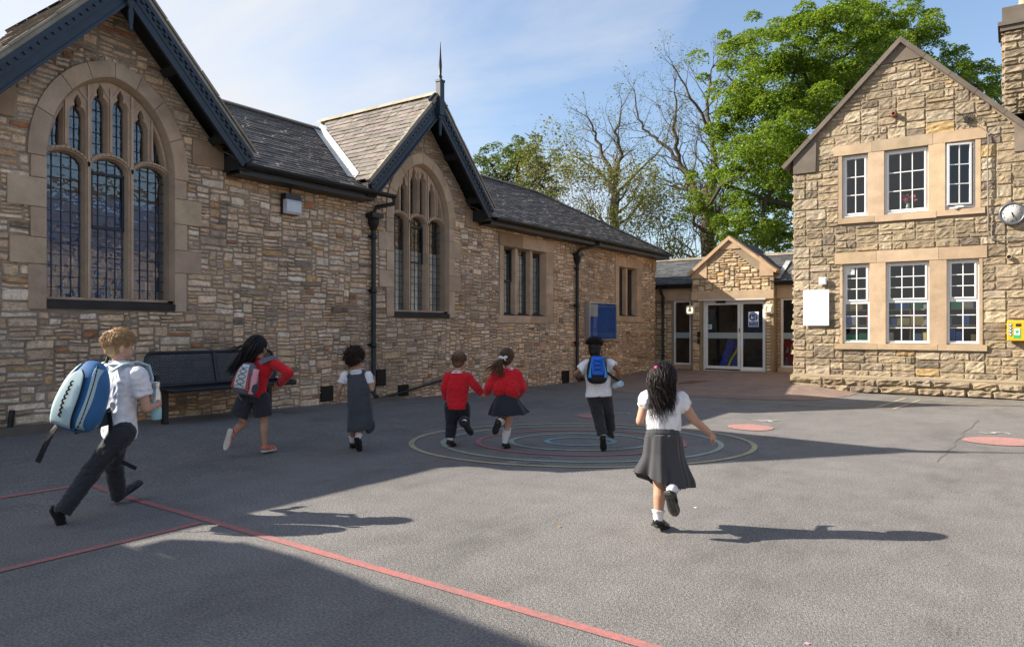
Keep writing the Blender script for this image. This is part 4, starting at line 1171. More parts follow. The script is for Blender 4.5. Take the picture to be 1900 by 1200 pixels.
mb = MB(); mb.lathe((0, 0, 0), [(.03, 0), (.045, .06), (.04, .13), (.028, .16), (.034, .18)], 12); mb.build('vase', simple('glass_vase', (.25, .3, .28), .2), fw)
mb = MB(); rr = random.Random(2); mbl = MB()
for k in range(22):
    a = rr.uniform(0, 6.28); q = rr.uniform(.02, .13); c_ = V((q * math.cos(a) * 1.2, q * math.sin(a) * .6, .20 + rr.uniform(.02, .16)))
    mbl.tube([(0, 0, .12), tuple(c_)], .004, 4)
    for j in range(7):
        b = rr.uniform(0, 6.28); e = rr.uniform(-.6, 1); d_ = V((math.cos(b), math.sin(b), e)) * .03
        p = d_.orthogonal().normalized() * .016
        mb.add([c_, c_ + d_ * .6 + p, c_ + d_, c_ + d_ * .6 - p], [(0, 1, 2, 3)], 0, rr.choice([(.75, .06, .25), (.6, .03, .16), (.8, .3, .4)]))
mb.build('blooms', M['tinted'], fw); mbl.build('stems', simple('stem_green', (.06, .16, .03), .6), fw)
for x, c_ in ((-1.95, (.25, .2, .16)), (-1.48, (.35, .33, .3))):
    pass
# fittings on the house wall
ck = thing('wall_clock', 'round white wall clock with silver rim on the house wall', 'clock', (-.012, HY - .06, 3.41))
mb = MB(); mb.lathe((0, .03, 0), [(.19, 0), (.212, .02), (.212, .06), (.20, .085), (.178, .085), (.172, .07)], 40, axis=(0, -1, 0)); mb.build('rim', simple('silver_rim', (.14, .15, .18), .35, .05, metal=.4), ck)
mb = MB(); mb.lathe((0, .0, 0), [(.01, .02), (.168, .02), (.168, .042), (.01, .042)], 40, axis=(0, -1, 0)); mb.build('dial', simple('cream_dial', (.50, .50, .47), .6, .03), ck)
mb = MB()
for a, L_, w_ in ((math.radians(165), .085, .010), (math.radians(148), .145, .008)):
    d_ = V((math.sin(a), 0, math.cos(a))); q = V((d_.z, 0, -d_.x)) * w_
    mb.add([V((0, -.047, 0)) - q - d_ * .02, V((0, -.047, 0)) + q - d_ * .02, V((0, -.047, 0)) + d_ * L_ + q * .4, V((0, -.047, 0)) + d_ * L_ - q * .4], [(0, 1, 2, 3)])
mb.build('hands', M['ink'], ck)
for hnum in range(1, 13):
    a = 2 * PI * hnum / 12
    m_ = Matrix.Translation((.138 * math.sin(a), -.0435, .138 * math.cos(a) - .0)) @ Matrix.Rotation(PI / 2, 4, 'X')
    text_obj('numeral', str(hnum), .055, M['ink'], m_, ck)
df = thing('defibrillator_cabinet', 'yellow defibrillator cabinet with round blue badges and a green sticker on the house wall', 'cabinet', (.06, HY - .055, 1.265))
bm = bmesh.new(); bmesh.ops.create_cube(bm, size=1)
for v in bm.verts: v.co = V((v.co.x * .36, v.co.y * .16, v.co.z * .37))
bmesh.ops.bevel(bm, geom=bm.edges[:], offset=.02, segments=3, affect='EDGES', profile=.6)
me = bpy.data.meshes.new('casing'); bm.to_mesh(me); bm.free(); me.materials.append(M['yellow'])
o = bpy.data.objects.new('casing', me); COL.objects.link(o); o.parent = df; o.location = (.03, -.06, 0)
mb = MB(); mb.box(-.02, .06, -.145, -.139, .08, .13); mb.box(.10, .21, -.155, -.139, .015, .03); mb.build('latch', M['ink'], df)
for k in range(4):
    mb = MB(); mb.lathe((-.095, -.139, .105 - k * .058), [(.004, 0), (.027, 0), (.027, .004), (.004, .004)], 20, axis=(0, -1, 0)); o = mb.build('round_badge', M['sticker_blue'], df)
    mb = MB(); mb.lathe((-.095, -.143, .105 - k * .058), [(.009, 0), (.014, 0), (.014, .002), (.009, .002)], 16, axis=(0, -1, 0)); mb.build('badge_symbol', M['sticker_white'], o)
mb = MB(); mb.box(-.055, .055, -.144, -.1405, -.135, .045); st = mb.build('sticker', M['sticker_green'], df)
mb = MB(); mb.box(-.044, .044, -.1465, -.1442, -.075, .035); mb.build('sticker_panel', M['sticker_white'], st)
mb = MB(); mb.add([(0, -.148, -.06), (.026, -.148, -.022), (.026, -.148, .004), (.012, -.148, .014), (0, -.148, .002), (-.012, -.148, .014), (-.026, -.148, .004), (-.026, -.148, -.022)], [tuple(range(8))]); mb.build('heart_symbol', M['sticker_green'], st)
wb = thing('blank_sign_board', 'blank white rectangular board screwed to the house wall near its corner', 'sign', (-3.405, HY - .065, 1.745))
mb = MB(); mb.box(-.255, .255, -.012, .0, -.375, .375); mb.build('panel', M['white_board'], wb)
for x in (-.235, .235):
    for z in (-.355, .355):
        mb = MB(); mb.lathe((x, -.012, z), [(.002, .004), (.007, .003), (.008, 0)], 8, axis=(0, -1, 0)); mb.build('screw', simple('screw_head', (.3, .3, .3), .4, metal=.8) if 'screw' not in M else M['screw'], wb)
jb = thing('junction_box', 'small white plastic box on the house wall above the blank board', 'junction box', (-3.272, HY - .05, 2.30))
mb = MB(); mb.box(-.072, .072, -.055, .0, -.075, .075); mb.build('casing', M['white_pvc'], jb); mb = MB(); mb.box(-.055, .055, -.062, -.0555, -.058, .058); mb.build('cover', M['white_board'], jb)
cb = thing('wall_cable', 'grey cable run clipped down the house wall from lintel to clock', 'cable', (0, HY, 0))
mb = MB(); rr = random.Random(6); pts = [(-.40, -.055, 4.98)] + [(-.385 + rr.uniform(-.012, .012), -.062, 4.85 - i * .13) for i in range(14)] + [(-.36, -.06, 2.99), (-.2, -.06, 2.93), (.1, -.06, 2.95), (.9, -.06, 2.93)]
mb.tube(pts, .013, 6); mb.tube([(-.40, -.055, 4.98), (-.55, -.06, 5.12), (-.85, -.06, 5.16), (-.98, -.07, 5.28)], .006, 5); mb.build('conduit', simple('grey_cable', (.20, .19, .17), .7), cb)
mb = MB(); rr = random.Random(7)
for k in range(3):
    pts = []
    for i in range(18):
        a = i * .5 + k; pts.append((-.72 + .06 * k + .07 * math.cos(a) * (1 - i / 30), -.06 - .01 * k, 5.30 + .08 * math.sin(a) * (1 - i / 40)))
    mb.tube(pts, .004, 4)
mb.tube([(-.9, -.06, 5.45), (-.78, -.07, 5.32), (-.72, -.06, 5.20)], .005, 4); mb.box(-.755, -.70, -.10, -.03, 5.19, 5.32); mb.build('loose_coil', M['ink'], cb)
vt = thing('flue_outlet', 'small round terracotta outlet stub high in the house gable', 'vent', (-1.95, HY - .03, 5.56))
mb = MB(); mb.lathe((0, .03, 0), [(.06, 0), (.06, .06), (.045, .09), (.045, .12), (.03, .12), (.03, .05)], 14, axis=(0, -1, 0)); mb.build('stub', simple('terracotta_stub', (.28, .12, .08), .8), vt)
vt = thing('overflow_pipe', 'short black overflow pipe end poking from the house wall right of the windows', 'pipe', (-.06, HY, 2.62))
mb = MB(); mb.lathe((0, .0, 0), [(.044, 0), (.044, .075), (.034, .075), (.034, .0)], 16, axis=(0, -1, 0)); mb.build('pipe_end', M['ashlar_pale'], vt)
mb = MB(); mb.lathe((0, .0, 0), [(.002, .06), (.035, .06), (.035, .062), (.002, .062)], 16, axis=(0, -1, 0)); mb.build('dark_bore', M['ink'], vt)
nt = thing('window_notice', 'small white notice taped inside the left lower house window', 'notice', (-2.76, HY + .060, 2.50))
mb = MB(); mb.box(-.075, .075, .0, .004, -.085, .085); mb.build('sheet', M['paper'], nt)

# ------------------------------------------------------------------ entrance link between hall and house
ent = thing('entrance_porch', 'low stone entrance link with small gable, glass doors and slate roof', 'building', (0, EY, 0))
GX0, GX1, GXA, GZA, GZE = -7.93, -5.55, -6.80, 4.0, 3.05
def keep_bay(u, v):
    if not (-7.45 < u < -5.95 or v < 2.78): return False
    if v > GZA - .36 - abs(u - GXA) * .80: return False
    if -7.10 < u < -6.5 and v > 3.62: return False
    return 2.38 < v
mb = MB(); rng = random.Random(31)
def sze(r): return (r.choice([2, 3, 3, 4, 5]), r.choice([1, 1, 2, 2, 3]))
PAL_ENT = [(30, (.50, .38, .24)), (20, (.54, .43, .29)), (10, (.44, .34, .23)), (6, (.50, .32, .15))]
stones(mb, GX0 + .02, GX1 - .02, 2.38, 3.95, .075, .065, keep_bay, lambda u, v, n: (u, -n, v), rng, sze, (.02, .05), lambda r, u, v: weighted(r, PAL_ENT), joint=.02, rag=.006, wave=.008, nu=2, nv=2, rough_n=.02, mat=1, edge=.02)
outer = [(GX0, 2.15), (GX1, 2.15), (GX1, GZE), (GXA, GZA - .05), (GX0, GZE)]
mb.holed(outer, [], lambda u, v, n: (u, -n, v), 0, 0)
mb.add([(GX1, 0, 0), (GX1, .5, 0), (GX1, .5, GZE), (GX1, 0, GZE)], [(0, 1, 2, 3)], 0); mb.add([(GX0, 0, 0), (GX0, .5, 0), (GX0, .5, GZE), (GX0, 0, GZE)], [(0, 1, 2, 3)], 0)
mb.add([(GX0, 0, -.1), (-7.62, 0, -.1), (-7.62, 0, 2.15), (GX0, 0, 2.15)], [(0, 1, 2, 3)], 0); mb.add([(-5.77, 0, -.1), (GX1, 0, -.1), (GX1, 0, 2.15), (-5.77, 0, 2.15)], [(0, 1, 2, 3)], 0)
mb.add([(-7.62, 0, -.1), (-7.62, .4, -.1), (-7.62, .4, 2.15), (-7.62, 0, 2.15)], [(0, 1, 2, 3)], 0); mb.add([(-5.77, 0, -.1), (-5.77, .4, -.1), (-5.77, .4, 2.15), (-5.77, 0, 2.15)], [(0, 1, 2, 3)], 0)
R2 = .30                                      # the side walls stand back
S2 = lambda u, v, n: (u, R2 - n, v)
for a, b, wa, wb_ in ((-9.9, GX0, -8.63, -8.08), (GX1, HX0, -5.42, -4.86)):
    mb.add([(a, R2, -.1), (wa, R2, -.1), (wa, R2, 2.62), (a, R2, 2.62)], [(0, 1, 2, 3)], 0); mb.add([(wb_, R2, -.1), (b, R2, -.1), (b, R2, 2.62), (wb_, R2, 2.62)], [(0, 1, 2, 3)], 0)
    mb.add([(wa, R2, -.1), (wb_, R2, -.1), (wb_, R2, .2), (wa, R2, .2)], [(0, 1, 2, 3)], 0); mb.add([(wa, R2, 2.16), (wb_, R2, 2.16), (wb_, R2, 2.62), (wa, R2, 2.62)], [(0, 1, 2, 3)], 0)
    stones(mb, a + .02, b - .02, .02, 2.17, .085, .09, lambda u, v: not (wa - .03 < u < wb_ + .03 and v > .14), S2, rng, sze, (.012, .03), lambda r, u, v: weighted(r, PAL_ENT), joint=.018, rag=.006, wave=.006, nu=2, nv=2, rough_n=.018, mat=1, edge=.02)
stones(mb, GX0 + .01, -7.63, .02, 2.17, .075, .09, lambda u, v: True, lambda u, v, n: (u, -n, v), rng, sze, (.012, .03), lambda r, u, v: weighted(r, PAL_ENT), joint=.018, mat=1, rough_n=.018)
stones(mb, -5.76, GX1 - .01, .02, 2.17, .07, .09, lambda u, v: True, lambda u, v, n: (u, -n, v), rng, sze, (.012, .03), lambda r, u, v: weighted(r, PAL_ENT), joint=.018, mat=1, rough_n=.018)
mb.build('wall', [M['mortar_pale'], M['rockface']], ent, recalc=False)
r = random.Random(12)
def plain(name, poly, n0, n1, fn=lambda u, v, n: (u, -n, v), mat='ashlar_new', tn=None):
    mb = MB(); mb.prism(poly, fn, n0, n1, 0, tn or tint_block(r)); return mb.build(name, M[mat], ent)
bx4 = lambda a, b, c_, d_: [(a, c_), (b, c_), (b, d_), (a, d_)]
plain('lintel', bx4(GX0 - .01, -6.87, 2.155, 2.41), -.1, .035); plain('lintel', bx4(-6.866, GX1 + .01, 2.155, 2.41), -.1, .036)
plain('lintel', bx4(-9.9, GX0 - .012, 2.17, 2.56), -.1, .03, S2); plain('lintel', bx4(GX1 + .012, HX0 + .01, 2.17, 2.56), -.1, .03, S2)
plain('jamb', bx4(-5.45, -5.42, .2, 2.17), -.1, .03, S2); plain('sill', bx4(-5.5, HX0, .06, .21), -.1, .06, S2); plain('sill', bx4(-8.68, -8.03, .08, .21), -.1, .05, S2)
plain('springer', [(GX0 + .0, 2.80), (-7.47, 2.80), (-7.47, 3.42), (GX0, GZE - .02)], -.1, .03); plain('springer', [(-5.93, 2.80), (GX1, 2.80), (GX1, GZE - .02), (-5.93, 3.38)], -.1, .03)
plain('apex_stone', [(-7.12, 3.62), (-6.48, 3.62), (GXA, 3.90)], -.1, .03)
for sd in (-1, 1):                            # coping
    e = V((GX0 - .12 if sd < 0 else GX1 + .12, 0, GZE - .10)); a = V((GXA, 0, GZA))
    d_ = (e - a).normalized(); nv = V((sd * abs(d_.z), 0, abs(d_.x))); mb = MB(); vs = []
    for c_, top in ((a, True), (e, False)):
        for n_, y_ in ((-.09, -.09), (.0, -.09), (.02, .1), (.0, .4), (-.09, .4)):
            q = c_ + nv * n_
            if top: q = V((GXA, 0, a.z + n_ / abs(d_.x)))
            q.y = y_; vs.append(q)
    mb.add(vs, [(i, (i + 1) % 5, (i + 1) % 5 + 5, i + 5) for i in range(5)] + [(0, 1, 2, 3, 4), (5, 9, 8, 7, 6)], 0, (.95, .9, .82)); mb.build('coping', M['ashlar_new'], ent)
# roof
mb = MB(); rng = random.Random(44)
RDZ, RDY = 3.58, 2.0; EVY = .08; L_ = math.hypot(RDY - EVY, RDZ - 2.66); cu_, su_ = (RDY - EVY) / L_, (RDZ - 2.66) / L_
fe = lambda u, v, n: (u, EVY + cu_ * v - su_ * n, 2.66 + su_ * v + cu_ * n)
for a, b in ((-9.9, GX0 + .02), (GX1 - .02, HX0)): slates(mb, [(a, 0), (b, 0), (b, L_), (a, L_)], fe, rng, .25, .15, .012)
vv = (GZE + .1 - 2.66) / su_
slates(mb, [(GX0, vv * .5), (GX1, vv * .5), (GX1, L_), (GX0, L_)], fe, rng, .25, .15, .012)
for sd in (-1, 1):                            # little gable roof running back
    fg = lambda u, v, n, sd=sd: (GXA + sd * (1.25 - .78 * v) + sd * .62 * n, .2 + u, GZA - .05 - 1.0 + .62 * v + .78 * n)
    slates(mb, [(0, 0), (1.6, 0), (2.6, 1.6), (0, 1.6)], fg, rng, .25, .15, .012)
mb.add([(-9.9, RDY, RDZ), (HX0, RDY, RDZ), (HX0, RDY + 2, 2.6), (-9.9, RDY + 2, 2.6)], [(0, 1, 2, 3)], 0)
eroof = mb.build('roof', [M['slate_blue'], M['soffit']], ent, recalc=False)
mb = MB(); u = -9.9
while u < HX0:
    g = r.uniform(.85, 1.1); mb.box(u + .003, u + .40, RDY - .16, RDY + .1, RDZ - .035, RDZ + .045, 0, (g, g, g)); u += .403
mb.build('ridge_tile', M['ridge_pale'], eroof)
for a, b in ((-9.2, GX0 + .06), (GX1 - .10, HX0 - .005)):
    gutter('gutter', (a, EVY - .03, 2.645), (b, EVY - .03, 2.645), .06, ent, M['black_plastic'], 1)
    mb = MB(); mb.box(a, b, EVY + .03, EVY + .06, 2.53, 2.68); mb.build('fascia', M['black_plastic'], ent)
mb = MB(); mb.tube([(-8.98, EVY - .02, 2.6), (-8.98, .12, 2.45), (-8.95, .22, 2.3), (-8.95, .22, .16), (-8.93, .1, .06)], .045, 10)
for z in (2.2, 1.2, .45): mb.lathe((-8.95, .22, z), [(.046, 0), (.058, .005), (.058, .06), (.046, .065)], 12)
mb.build('downpipe', M['black_plastic'], ent)
mb = MB(); mb.strip([V((GX1 + .02, EVY + .0, 2.72)), V((GX1 + .02, 1.3, 3.32))], [V((GX1 + .16, EVY + .0, 2.715)), V((GX1 + .16, 1.3, 3.31))], closed=False); mb.build('flashing', M['lead'], ent)
# glazing: sliding door pair and side lights
DN = .14
def frame(mb, a, b, z0, z1, w_, n0, n1):
    for q in ((a, a + w_, z0, z1), (b - w_, b, z0, z1), (a + w_, b - w_, z0, z0 + w_), (a + w_, b - w_, z1 - w_, z1)): mb.box(q[0], q[1], n0, n1, q[2], q[3])
dr = bpy.data.objects.new('door_set', None); COL.objects.link(dr); dr.parent = ent
ZT = .075
mb = MB(); frame(mb, -7.615, -5.775, ZT, 2.135, .05, DN - .03, DN + .05); mb.box(-7.72, -5.76, -.06, DN, 2.135, 2.155); mb.box(-7.22, -6.95, DN - .07, DN - .031, 2.06, 2.115, 1); mb.build('door_frame', [M['white_alu'], M['ink']], dr)
for nm, a, b, y, w_ in (('sliding_door', -7.56, -6.52, DN - .01, .075), ('fixed_door', -6.515, -5.83, DN + .03, .06)):
    mb = MB(); frame(mb, a, b, ZT + .01, 2.08, w_, y - .02, y + .02); mb.box(a + w_, b - w_, y - .019, y + .019, ZT + .01 + w_, ZT + .01 + w_ + .05); mb.build('door_leaf', M['white_alu'] if nm == 'sliding_door' else M['white_pvc'], dr)
    mb = MB(); mb.add([(a + w_, y - .004, ZT + .13), (b - w_, y - .004, ZT + .13), (b - w_, y - .004, 2.08 - w_), (a + w_, y - .004, 2.08 - w_)], [(0, 1, 2, 3)]); mb.build('glass', M['glass'], dr, recalc=False)
    mb = MB(); mb.box(a + w_, b - w_, y - .008, y - .006, 1.02, 1.19); mb.build('frosted_band', M['frost'], dr)
mb = MB(); mb.box(-6.555, -6.53, DN - .045, DN - .03, 1.2, 1.32); mb.build('lock', M['iron_frame'], dr)
mb = MB(); mb.box(-7.60, -5.78, -.10, DN + .3, .02, ZT - .004); mb.build('threshold', M['ashlar'], dr)
for a, b in ((-8.63, -8.08), (-5.42, -4.86)):
    sw = bpy.data.objects.new('side_window', None); COL.objects.link(sw); sw.parent = ent
    mb = MB(); frame(mb, a, b, .21, 2.165, .05, R2 + .02, R2 + .08); mb.build('frame', M['white_alu'], sw)
    mb = MB(); y = R2 + .05; mb.add([(a + .05, y, .26), (b - .05, y, .26), (b - .05, y, 2.115), (a + .05, y, 2.115)], [(0, 1, 2, 3)]); mb.build('glass', M['glass'], sw, recalc=False)
    mb = MB(); mb.box(a + .05, b - .05, y - .004, y - .002, 1.02, 1.19); mb.build('frosted_band', M['frost'], sw)
mb = MB()
P = [(-8.98, .42, .06), (-3.9, .42, .06), (-3.9, 2.6, .06), (-8.98, 2.6, .06), (-8.98, .42, 2.55), (-3.9, .42, 2.55), (-3.9, 2.6, 2.55), (-8.98, 2.6, 2.55)]
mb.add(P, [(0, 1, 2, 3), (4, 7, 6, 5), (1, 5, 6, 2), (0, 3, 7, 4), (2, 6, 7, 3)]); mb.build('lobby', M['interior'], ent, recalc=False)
mb = MB(); mb.box(-7.30, -6.35, 2.50, 2.55, 1.15, 1.85); mb.box(-7.0, -6.75, 2.49, 2.505, 1.4, 1.75, 1); mb.build('inner_notice', [M['blue_board'], M['paper']], ent)
# things at the entrance
for i, (x, lit, lab) in enumerate(((-7.955, True, 'square bulkhead light that is switched on, left of the glass doors'), (-5.665, False, 'square cream bulkhead light that is unlit, right of the glass doors'))):
    t_ = thing('bulkhead_light', lab, 'wall light', (x, EY - .03, 1.86), group='bulkhead lights beside the doors')
    bm = bmesh.new(); bmesh.ops.create_cube(bm, size=1)
    for v in bm.verts: v.co = V((v.co.x * .27, v.co.y * .10, v.co.z * .28))
    bmesh.ops.bevel(bm, geom=bm.edges[:], offset=.03, segments=3, affect='EDGES')
    me = bpy.data.meshes.new('diffuser'); bm.to_mesh(me); bm.free(); me.materials.append(simple('cream_polycarbonate', (.66, .62, .48), .4, .04))
    o = bpy.data.objects.new('diffuser', me); COL.objects.link(o); o.parent = t_; o.location = (0, -.03, 0)
    tm = NT('lit_tube' if lit else 'unlit_tube'); tm.color((.75, .72, .6))
    if lit: tm.b.inputs['Emission Color'].default_value = (1, .86, .55, 1); tm.b.inputs['Emission Strength'].default_value = 1.3
    mb = MB(); mb.tube([(-.04, -.083, .07), (-.075, -.083, .05), (-.075, -.083, -.06), (-.05, -.083, -.08), (.05, -.083, -.08), (.075, -.083, -.06), (.075, -.083, .05), (.04, -.083, .07)], .014, 8); mb.build('tube', tm.m, t_)
sg = thing('door_sign', 'blue and white mask notice on the right glass door', 'sign', (-6.135, EY + .10, 1.575))
mb = MB(); mb.box(-.145, .145, .0, .005, -.215, .215); mb.build('backing', M['sticker_white'], sg)
mb = MB(); mb.lathe((0, 0, .075), [(.002, .001), (.122, .001), (.122, .004), (.002, .004)], 36, axis=(0, -1, 0)); mb.build('disc', M['sticker_blue'], sg)
mb = MB()
yy = -.006
def arc(cx, cz, r0, a0, a1, w_, n=14, sx=1):
    A = [(cx + sx * r0 * math.cos(lerp(a0, a1, i / n)), yy, cz + r0 * math.sin(lerp(a0, a1, i / n))) for i in range(n + 1)]
    B_ = [(cx + sx * (r0 + w_) * math.cos(lerp(a0, a1, i / n)), yy, cz + (r0 + w_) * math.sin(lerp(a0, a1, i / n))) for i in range(n + 1)]
    mb.strip(A, B_, closed=False)
arc(.005, .10, .062, -.5, PI + .45, .010)
mb.add([(.062, yy, .085), (.072, yy, .085), (.055, yy, -.02), (.045, yy, -.02)], [(0, 1, 2, 3)]); mb.add([(-.02, yy, -.02), (.05, yy, -.02), (.05, yy, -.01), (-.02, yy, -.01)], [(0, 1, 2, 3)])
mb.add([(-.075, yy, .075), (-.02, yy, .068), (-.015, yy, .02), (-.045, yy, .005), (-.075, yy, .03)], [(0, 1, 2, 3, 4)]); mb.add([(-.02, yy, .065), (.06, yy, .085), (.06, yy, .078), (-.02, yy, .055)], [(0, 1, 2, 3)]); mb.add([(-.02, yy, .03), (.05, yy, .03), (.05, yy, .022), (-.02, yy, .022)], [(0, 1, 2, 3)])
mb.build('masked_face_symbol', M['sticker_white'], sg, recalc=False)
mb = MB(); mb.box(-.128, .128, -.004, -.0005, -.195, -.07); mb.build('text_panel', M['sticker_blue'], sg)
for k, tx in enumerate(('Please wear', 'face coverings')):
    text_obj('lettering', tx, .042 if k == 0 else .036, M['sticker_white'], Matrix.Translation((0, -.006, -.108 - k * .05)) @ Matrix.Rotation(PI / 2, 4, 'X'), sg)
ns = thing('door_notice', 'small pale notice on the left glass door', 'notice', (-7.42, EY + .10, 1.36)); mb = MB(); mb.box(-.065, .065, 0, .004, -.07, .07); mb.build('sheet', simple('pale_blue_paper', (.45, .6, .62), .6), ns)
mb = MB()
for k in range(3): mb.box(-.05, .03, -.002, -.0005, .025 - k * .03, .035 - k * .03)
mb.build('printing', M['ink'], ns)
kp = thing('entry_keypad', 'black door entry handset left of the glass doors', 'keypad', (-7.70, EY - .04, 1.05)); mb = MB(); mb.box(-.05, .03, -.02, .04, -.0, .17); mb.build('reader', M['black_plastic'], kp); mb = MB(); mb.box(-.05, .02, -.015, .04, -.20, -.03); mb.build('button_plate', M['iron_frame'], kp)
mt = thing('folded_mat', 'blue folded gym mat with a yellow strip leaning inside the doors', 'mat', (-6.98, EY + .75, .075))
mb = MB()
for k, dx in ((0, -.2), (1, .02)): mb.add([(dx - .22, 0, 0), (dx + .12, 0, 0), (dx + .32, .35, .9), (dx - .02, .35, .9), (dx - .22, .09, 0), (dx + .12, .09, 0), (dx + .32, .44, .9), (dx - .02, .44, .9)], [(0, 1, 2, 3), (4, 7, 6, 5), (0, 4, 5, 1), (1, 5, 6, 2), (2, 6, 7, 3), (3, 7, 4, 0)])
mb.build('pad', simple('blue_vinyl', (.012, .05, .36), .45), mt)
mb = MB(); mb.tube([(-.10, -.03, .06), (-.02, .05, .3), (.12, .2, .6), (.20, .31, .88)], .035, 6); mb.build('strip', simple('lime_strip', (.55, .60, .03), .5), mt)
rd = thing('display_stand', 'red display stand seen through the narrow window beside the house', 'display stand', (-5.15, EY + .75, .1))
mb = MB(); mb.box(-.35, .55, .05, .10, 0, 1.0); mb.build('panel', simple('red_panel', (.40, .03, .035), .6), rd)
for z in (.12, .52):
    mb = MB(); mb.box(-.35, .55, -.12, .05, z - .02, z); mb.build('shelf', simple('red_shelf', (.35, .03, .03), .6), rd)
for k, (x, z, h_, c_) in enumerate(((-.22, .12, .22, (.05, .22, .45)), (.08, .12, .2, (.04, .4, .28)), (-.2, .52, .12, (.3, .5, .6)), (-.08, .52, .2, (.7, .42, .03)), (.06, .52, .13, (.05, .45, .3)), (.18, .52, .13, (.5, .55, .55)), (.3, .52, .16, (.5, .5, .5)))):
    b_ = thing('display_bottle', ['blue bottle on the lower shelf of the red display', 'green bottle on the lower shelf of the red display', 'pale blue bottle at the left of the upper red shelf', 'yellow cone shaped bottle on the upper red shelf', 'green bottle on the upper red shelf', 'grey bottle on the upper red shelf', 'grey bottle at the far right of the upper red shelf'][k], 'bottle', (-5.15 + x, EY + .72, .1 + z), group='bottles on the red display')
    mb = MB(); mb.lathe((0, 0, 0), [(.035, 0), (.04, .01), (.038, h_ * .6), (.014, h_ * .8), (.014, h_)], 12, tint=c_); mb.build('bottle_body', M['tinted'], b_)
    mb = MB(); mb.lathe((0, 0, h_), [(.017, 0), (.017, .02), (.004, .022)], 10, tint=(.7, .7, .7)); mb.build('cap', M['tinted'], b_)

# ------------------------------------------------------------------ classroom wing that faces the hall (seen mirrored in its windows)
wing = thing('classroom_wing', 'long stone classroom wing with white windows, mirrored in the hall window panes', 'building', (6.6, 0, 0))
mb = MB(); mb.box(0, 5, -1.5, 16.0, -.3, 4.3); rng = random.Random(55)
stones(mb, -1.5, 16.0, .05, 4.25, .10, .09, lambda u, v: not any(abs(u - c) < .85 and .95 < v < 3.1 for c in (1.5, 5.0, 8.5, 12.0)), lambda u, v, n: (-n, u, v), rng, sz2, (.012, .03), pal_house, joint=.018, mat=1, nu=2, nv=2, rough_n=.02)
mb.build('wall', [M['mortar_pale'], M['rockface']], wing, recalc=False)
mb = MB(); mb.add([(-.35, -1.7, 4.2), (-.35, 16.2, 4.2), (2.5, 16.2, 6.3), (2.5, -1.7, 6.3), (5.35, 16.2, 4.2), (5.35, -1.7, 4.2)], [(0, 1, 2, 3), (3, 2, 4, 5)]); mb.add([(0, -1.5, 4.25), (5, -1.5, 4.25), (2.5, -1.5, 6.2)], [(0, 1, 2)]); mb.build('roof', M['slate'], wing)
for c in (1.5, 5.0, 8.5, 12.0):
    mb = MB()
    for q in ((c - .8, c - .74, 1, 3.05), (c + .74, c + .8, 1, 3.05), (c - .74, c + .74, 1, 1.06), (c - .74, c + .74, 2.99, 3.05), (c - .03, c + .03, 1.06, 2.99), (c - .74, c + .74, 1.98, 2.04)): mb.box(-.05, .0, *q)
    f = mb.build('window', M['white_pvc'], wing); mb = MB(); mb.box(-.012, -.008, c - .74, c + .74, 1.06, 2.99); mb.build('pane', M['interior_dark'], f)
# ------------------------------------------------------------------ trees behind the roofs
def bark(name, c):
    t = NT(name); b = t.mix(c, t.ramp(t.noise(6, 7, .7, stretch=(1, 1, .35)), [(.3, .55), (.7, 1.35)]))
    b = t.mix(b, (.12, .13, .06), t.ramp(t.noise(1.6, 5), [(.5, 0.0), (.7, .6)]), 'MIX'); t.color(b); t.rough(.9, .2); t.bump(t.noise(18, 6, .7, stretch=(1, 1, .3)), .6, .03); return t.m
def leafmat(name, c, trans):
    t = NT(name); b = t.mix(c, t.tint()); t.color(b); t.rough(.5, .35)
    tr = t.node('ShaderNodeBsdfTranslucent'); t.link(t.mix(trans, t.tint()), tr.inputs['Color'])
    mx_ = t.node('ShaderNodeMixShader'); mx_.inputs[0].default_value = .32
    t.link(t.b.outputs[0], mx_.inputs[1]); t.link(tr.outputs[0], mx_.inputs[2]); t.link(mx_.outputs[0], t.out.inputs['Surface']); return t.m
M['bark_grey'] = bark('grey_bark', (.115, .098, .078)); M['bark_dark'] = bark('dark_bark', (.075, .062, .05))
M['leaf_maple'] = leafmat('bright_maple_leaf', (.145, .225, .024), (.33, .47, .045))
M['leaf_young'] = leafmat('young_olive_leaf', (.13, .145, .035), (.28, .29, .06))
M['leaf_mid'] = leafmat('mid_green_leaf', (.075, .125, .03), (.17, .26, .05))
def leaf(mb, c, size, r, tint, droop=.5, mat=0):
    """one leaf: two triangles folded along the midrib, facing mostly upwards"""
    n_ = V((r.gauss(0, .55), r.gauss(0, .55), 1)).normalized()
    a = r.uniform(0, 2 * PI); d_ = V((math.cos(a), math.sin(a), -droop * r.random())); d_ = (d_ - n_ * d_.dot(n_)).normalized(); s = n_.cross(d_)
    L_ = size * r.uniform(.7, 1.3); w_ = L_ * r.uniform(.38, .5)
    tip = c + d_ * L_; f = n_ * (-.18 * L_)
    mb.add([c, c + d_ * L_ * .55 + s * w_ + f, tip, c + d_ * L_ * .55 - s * w_ + f], [(0, 1, 2), (0, 2, 3)], mat, tint)
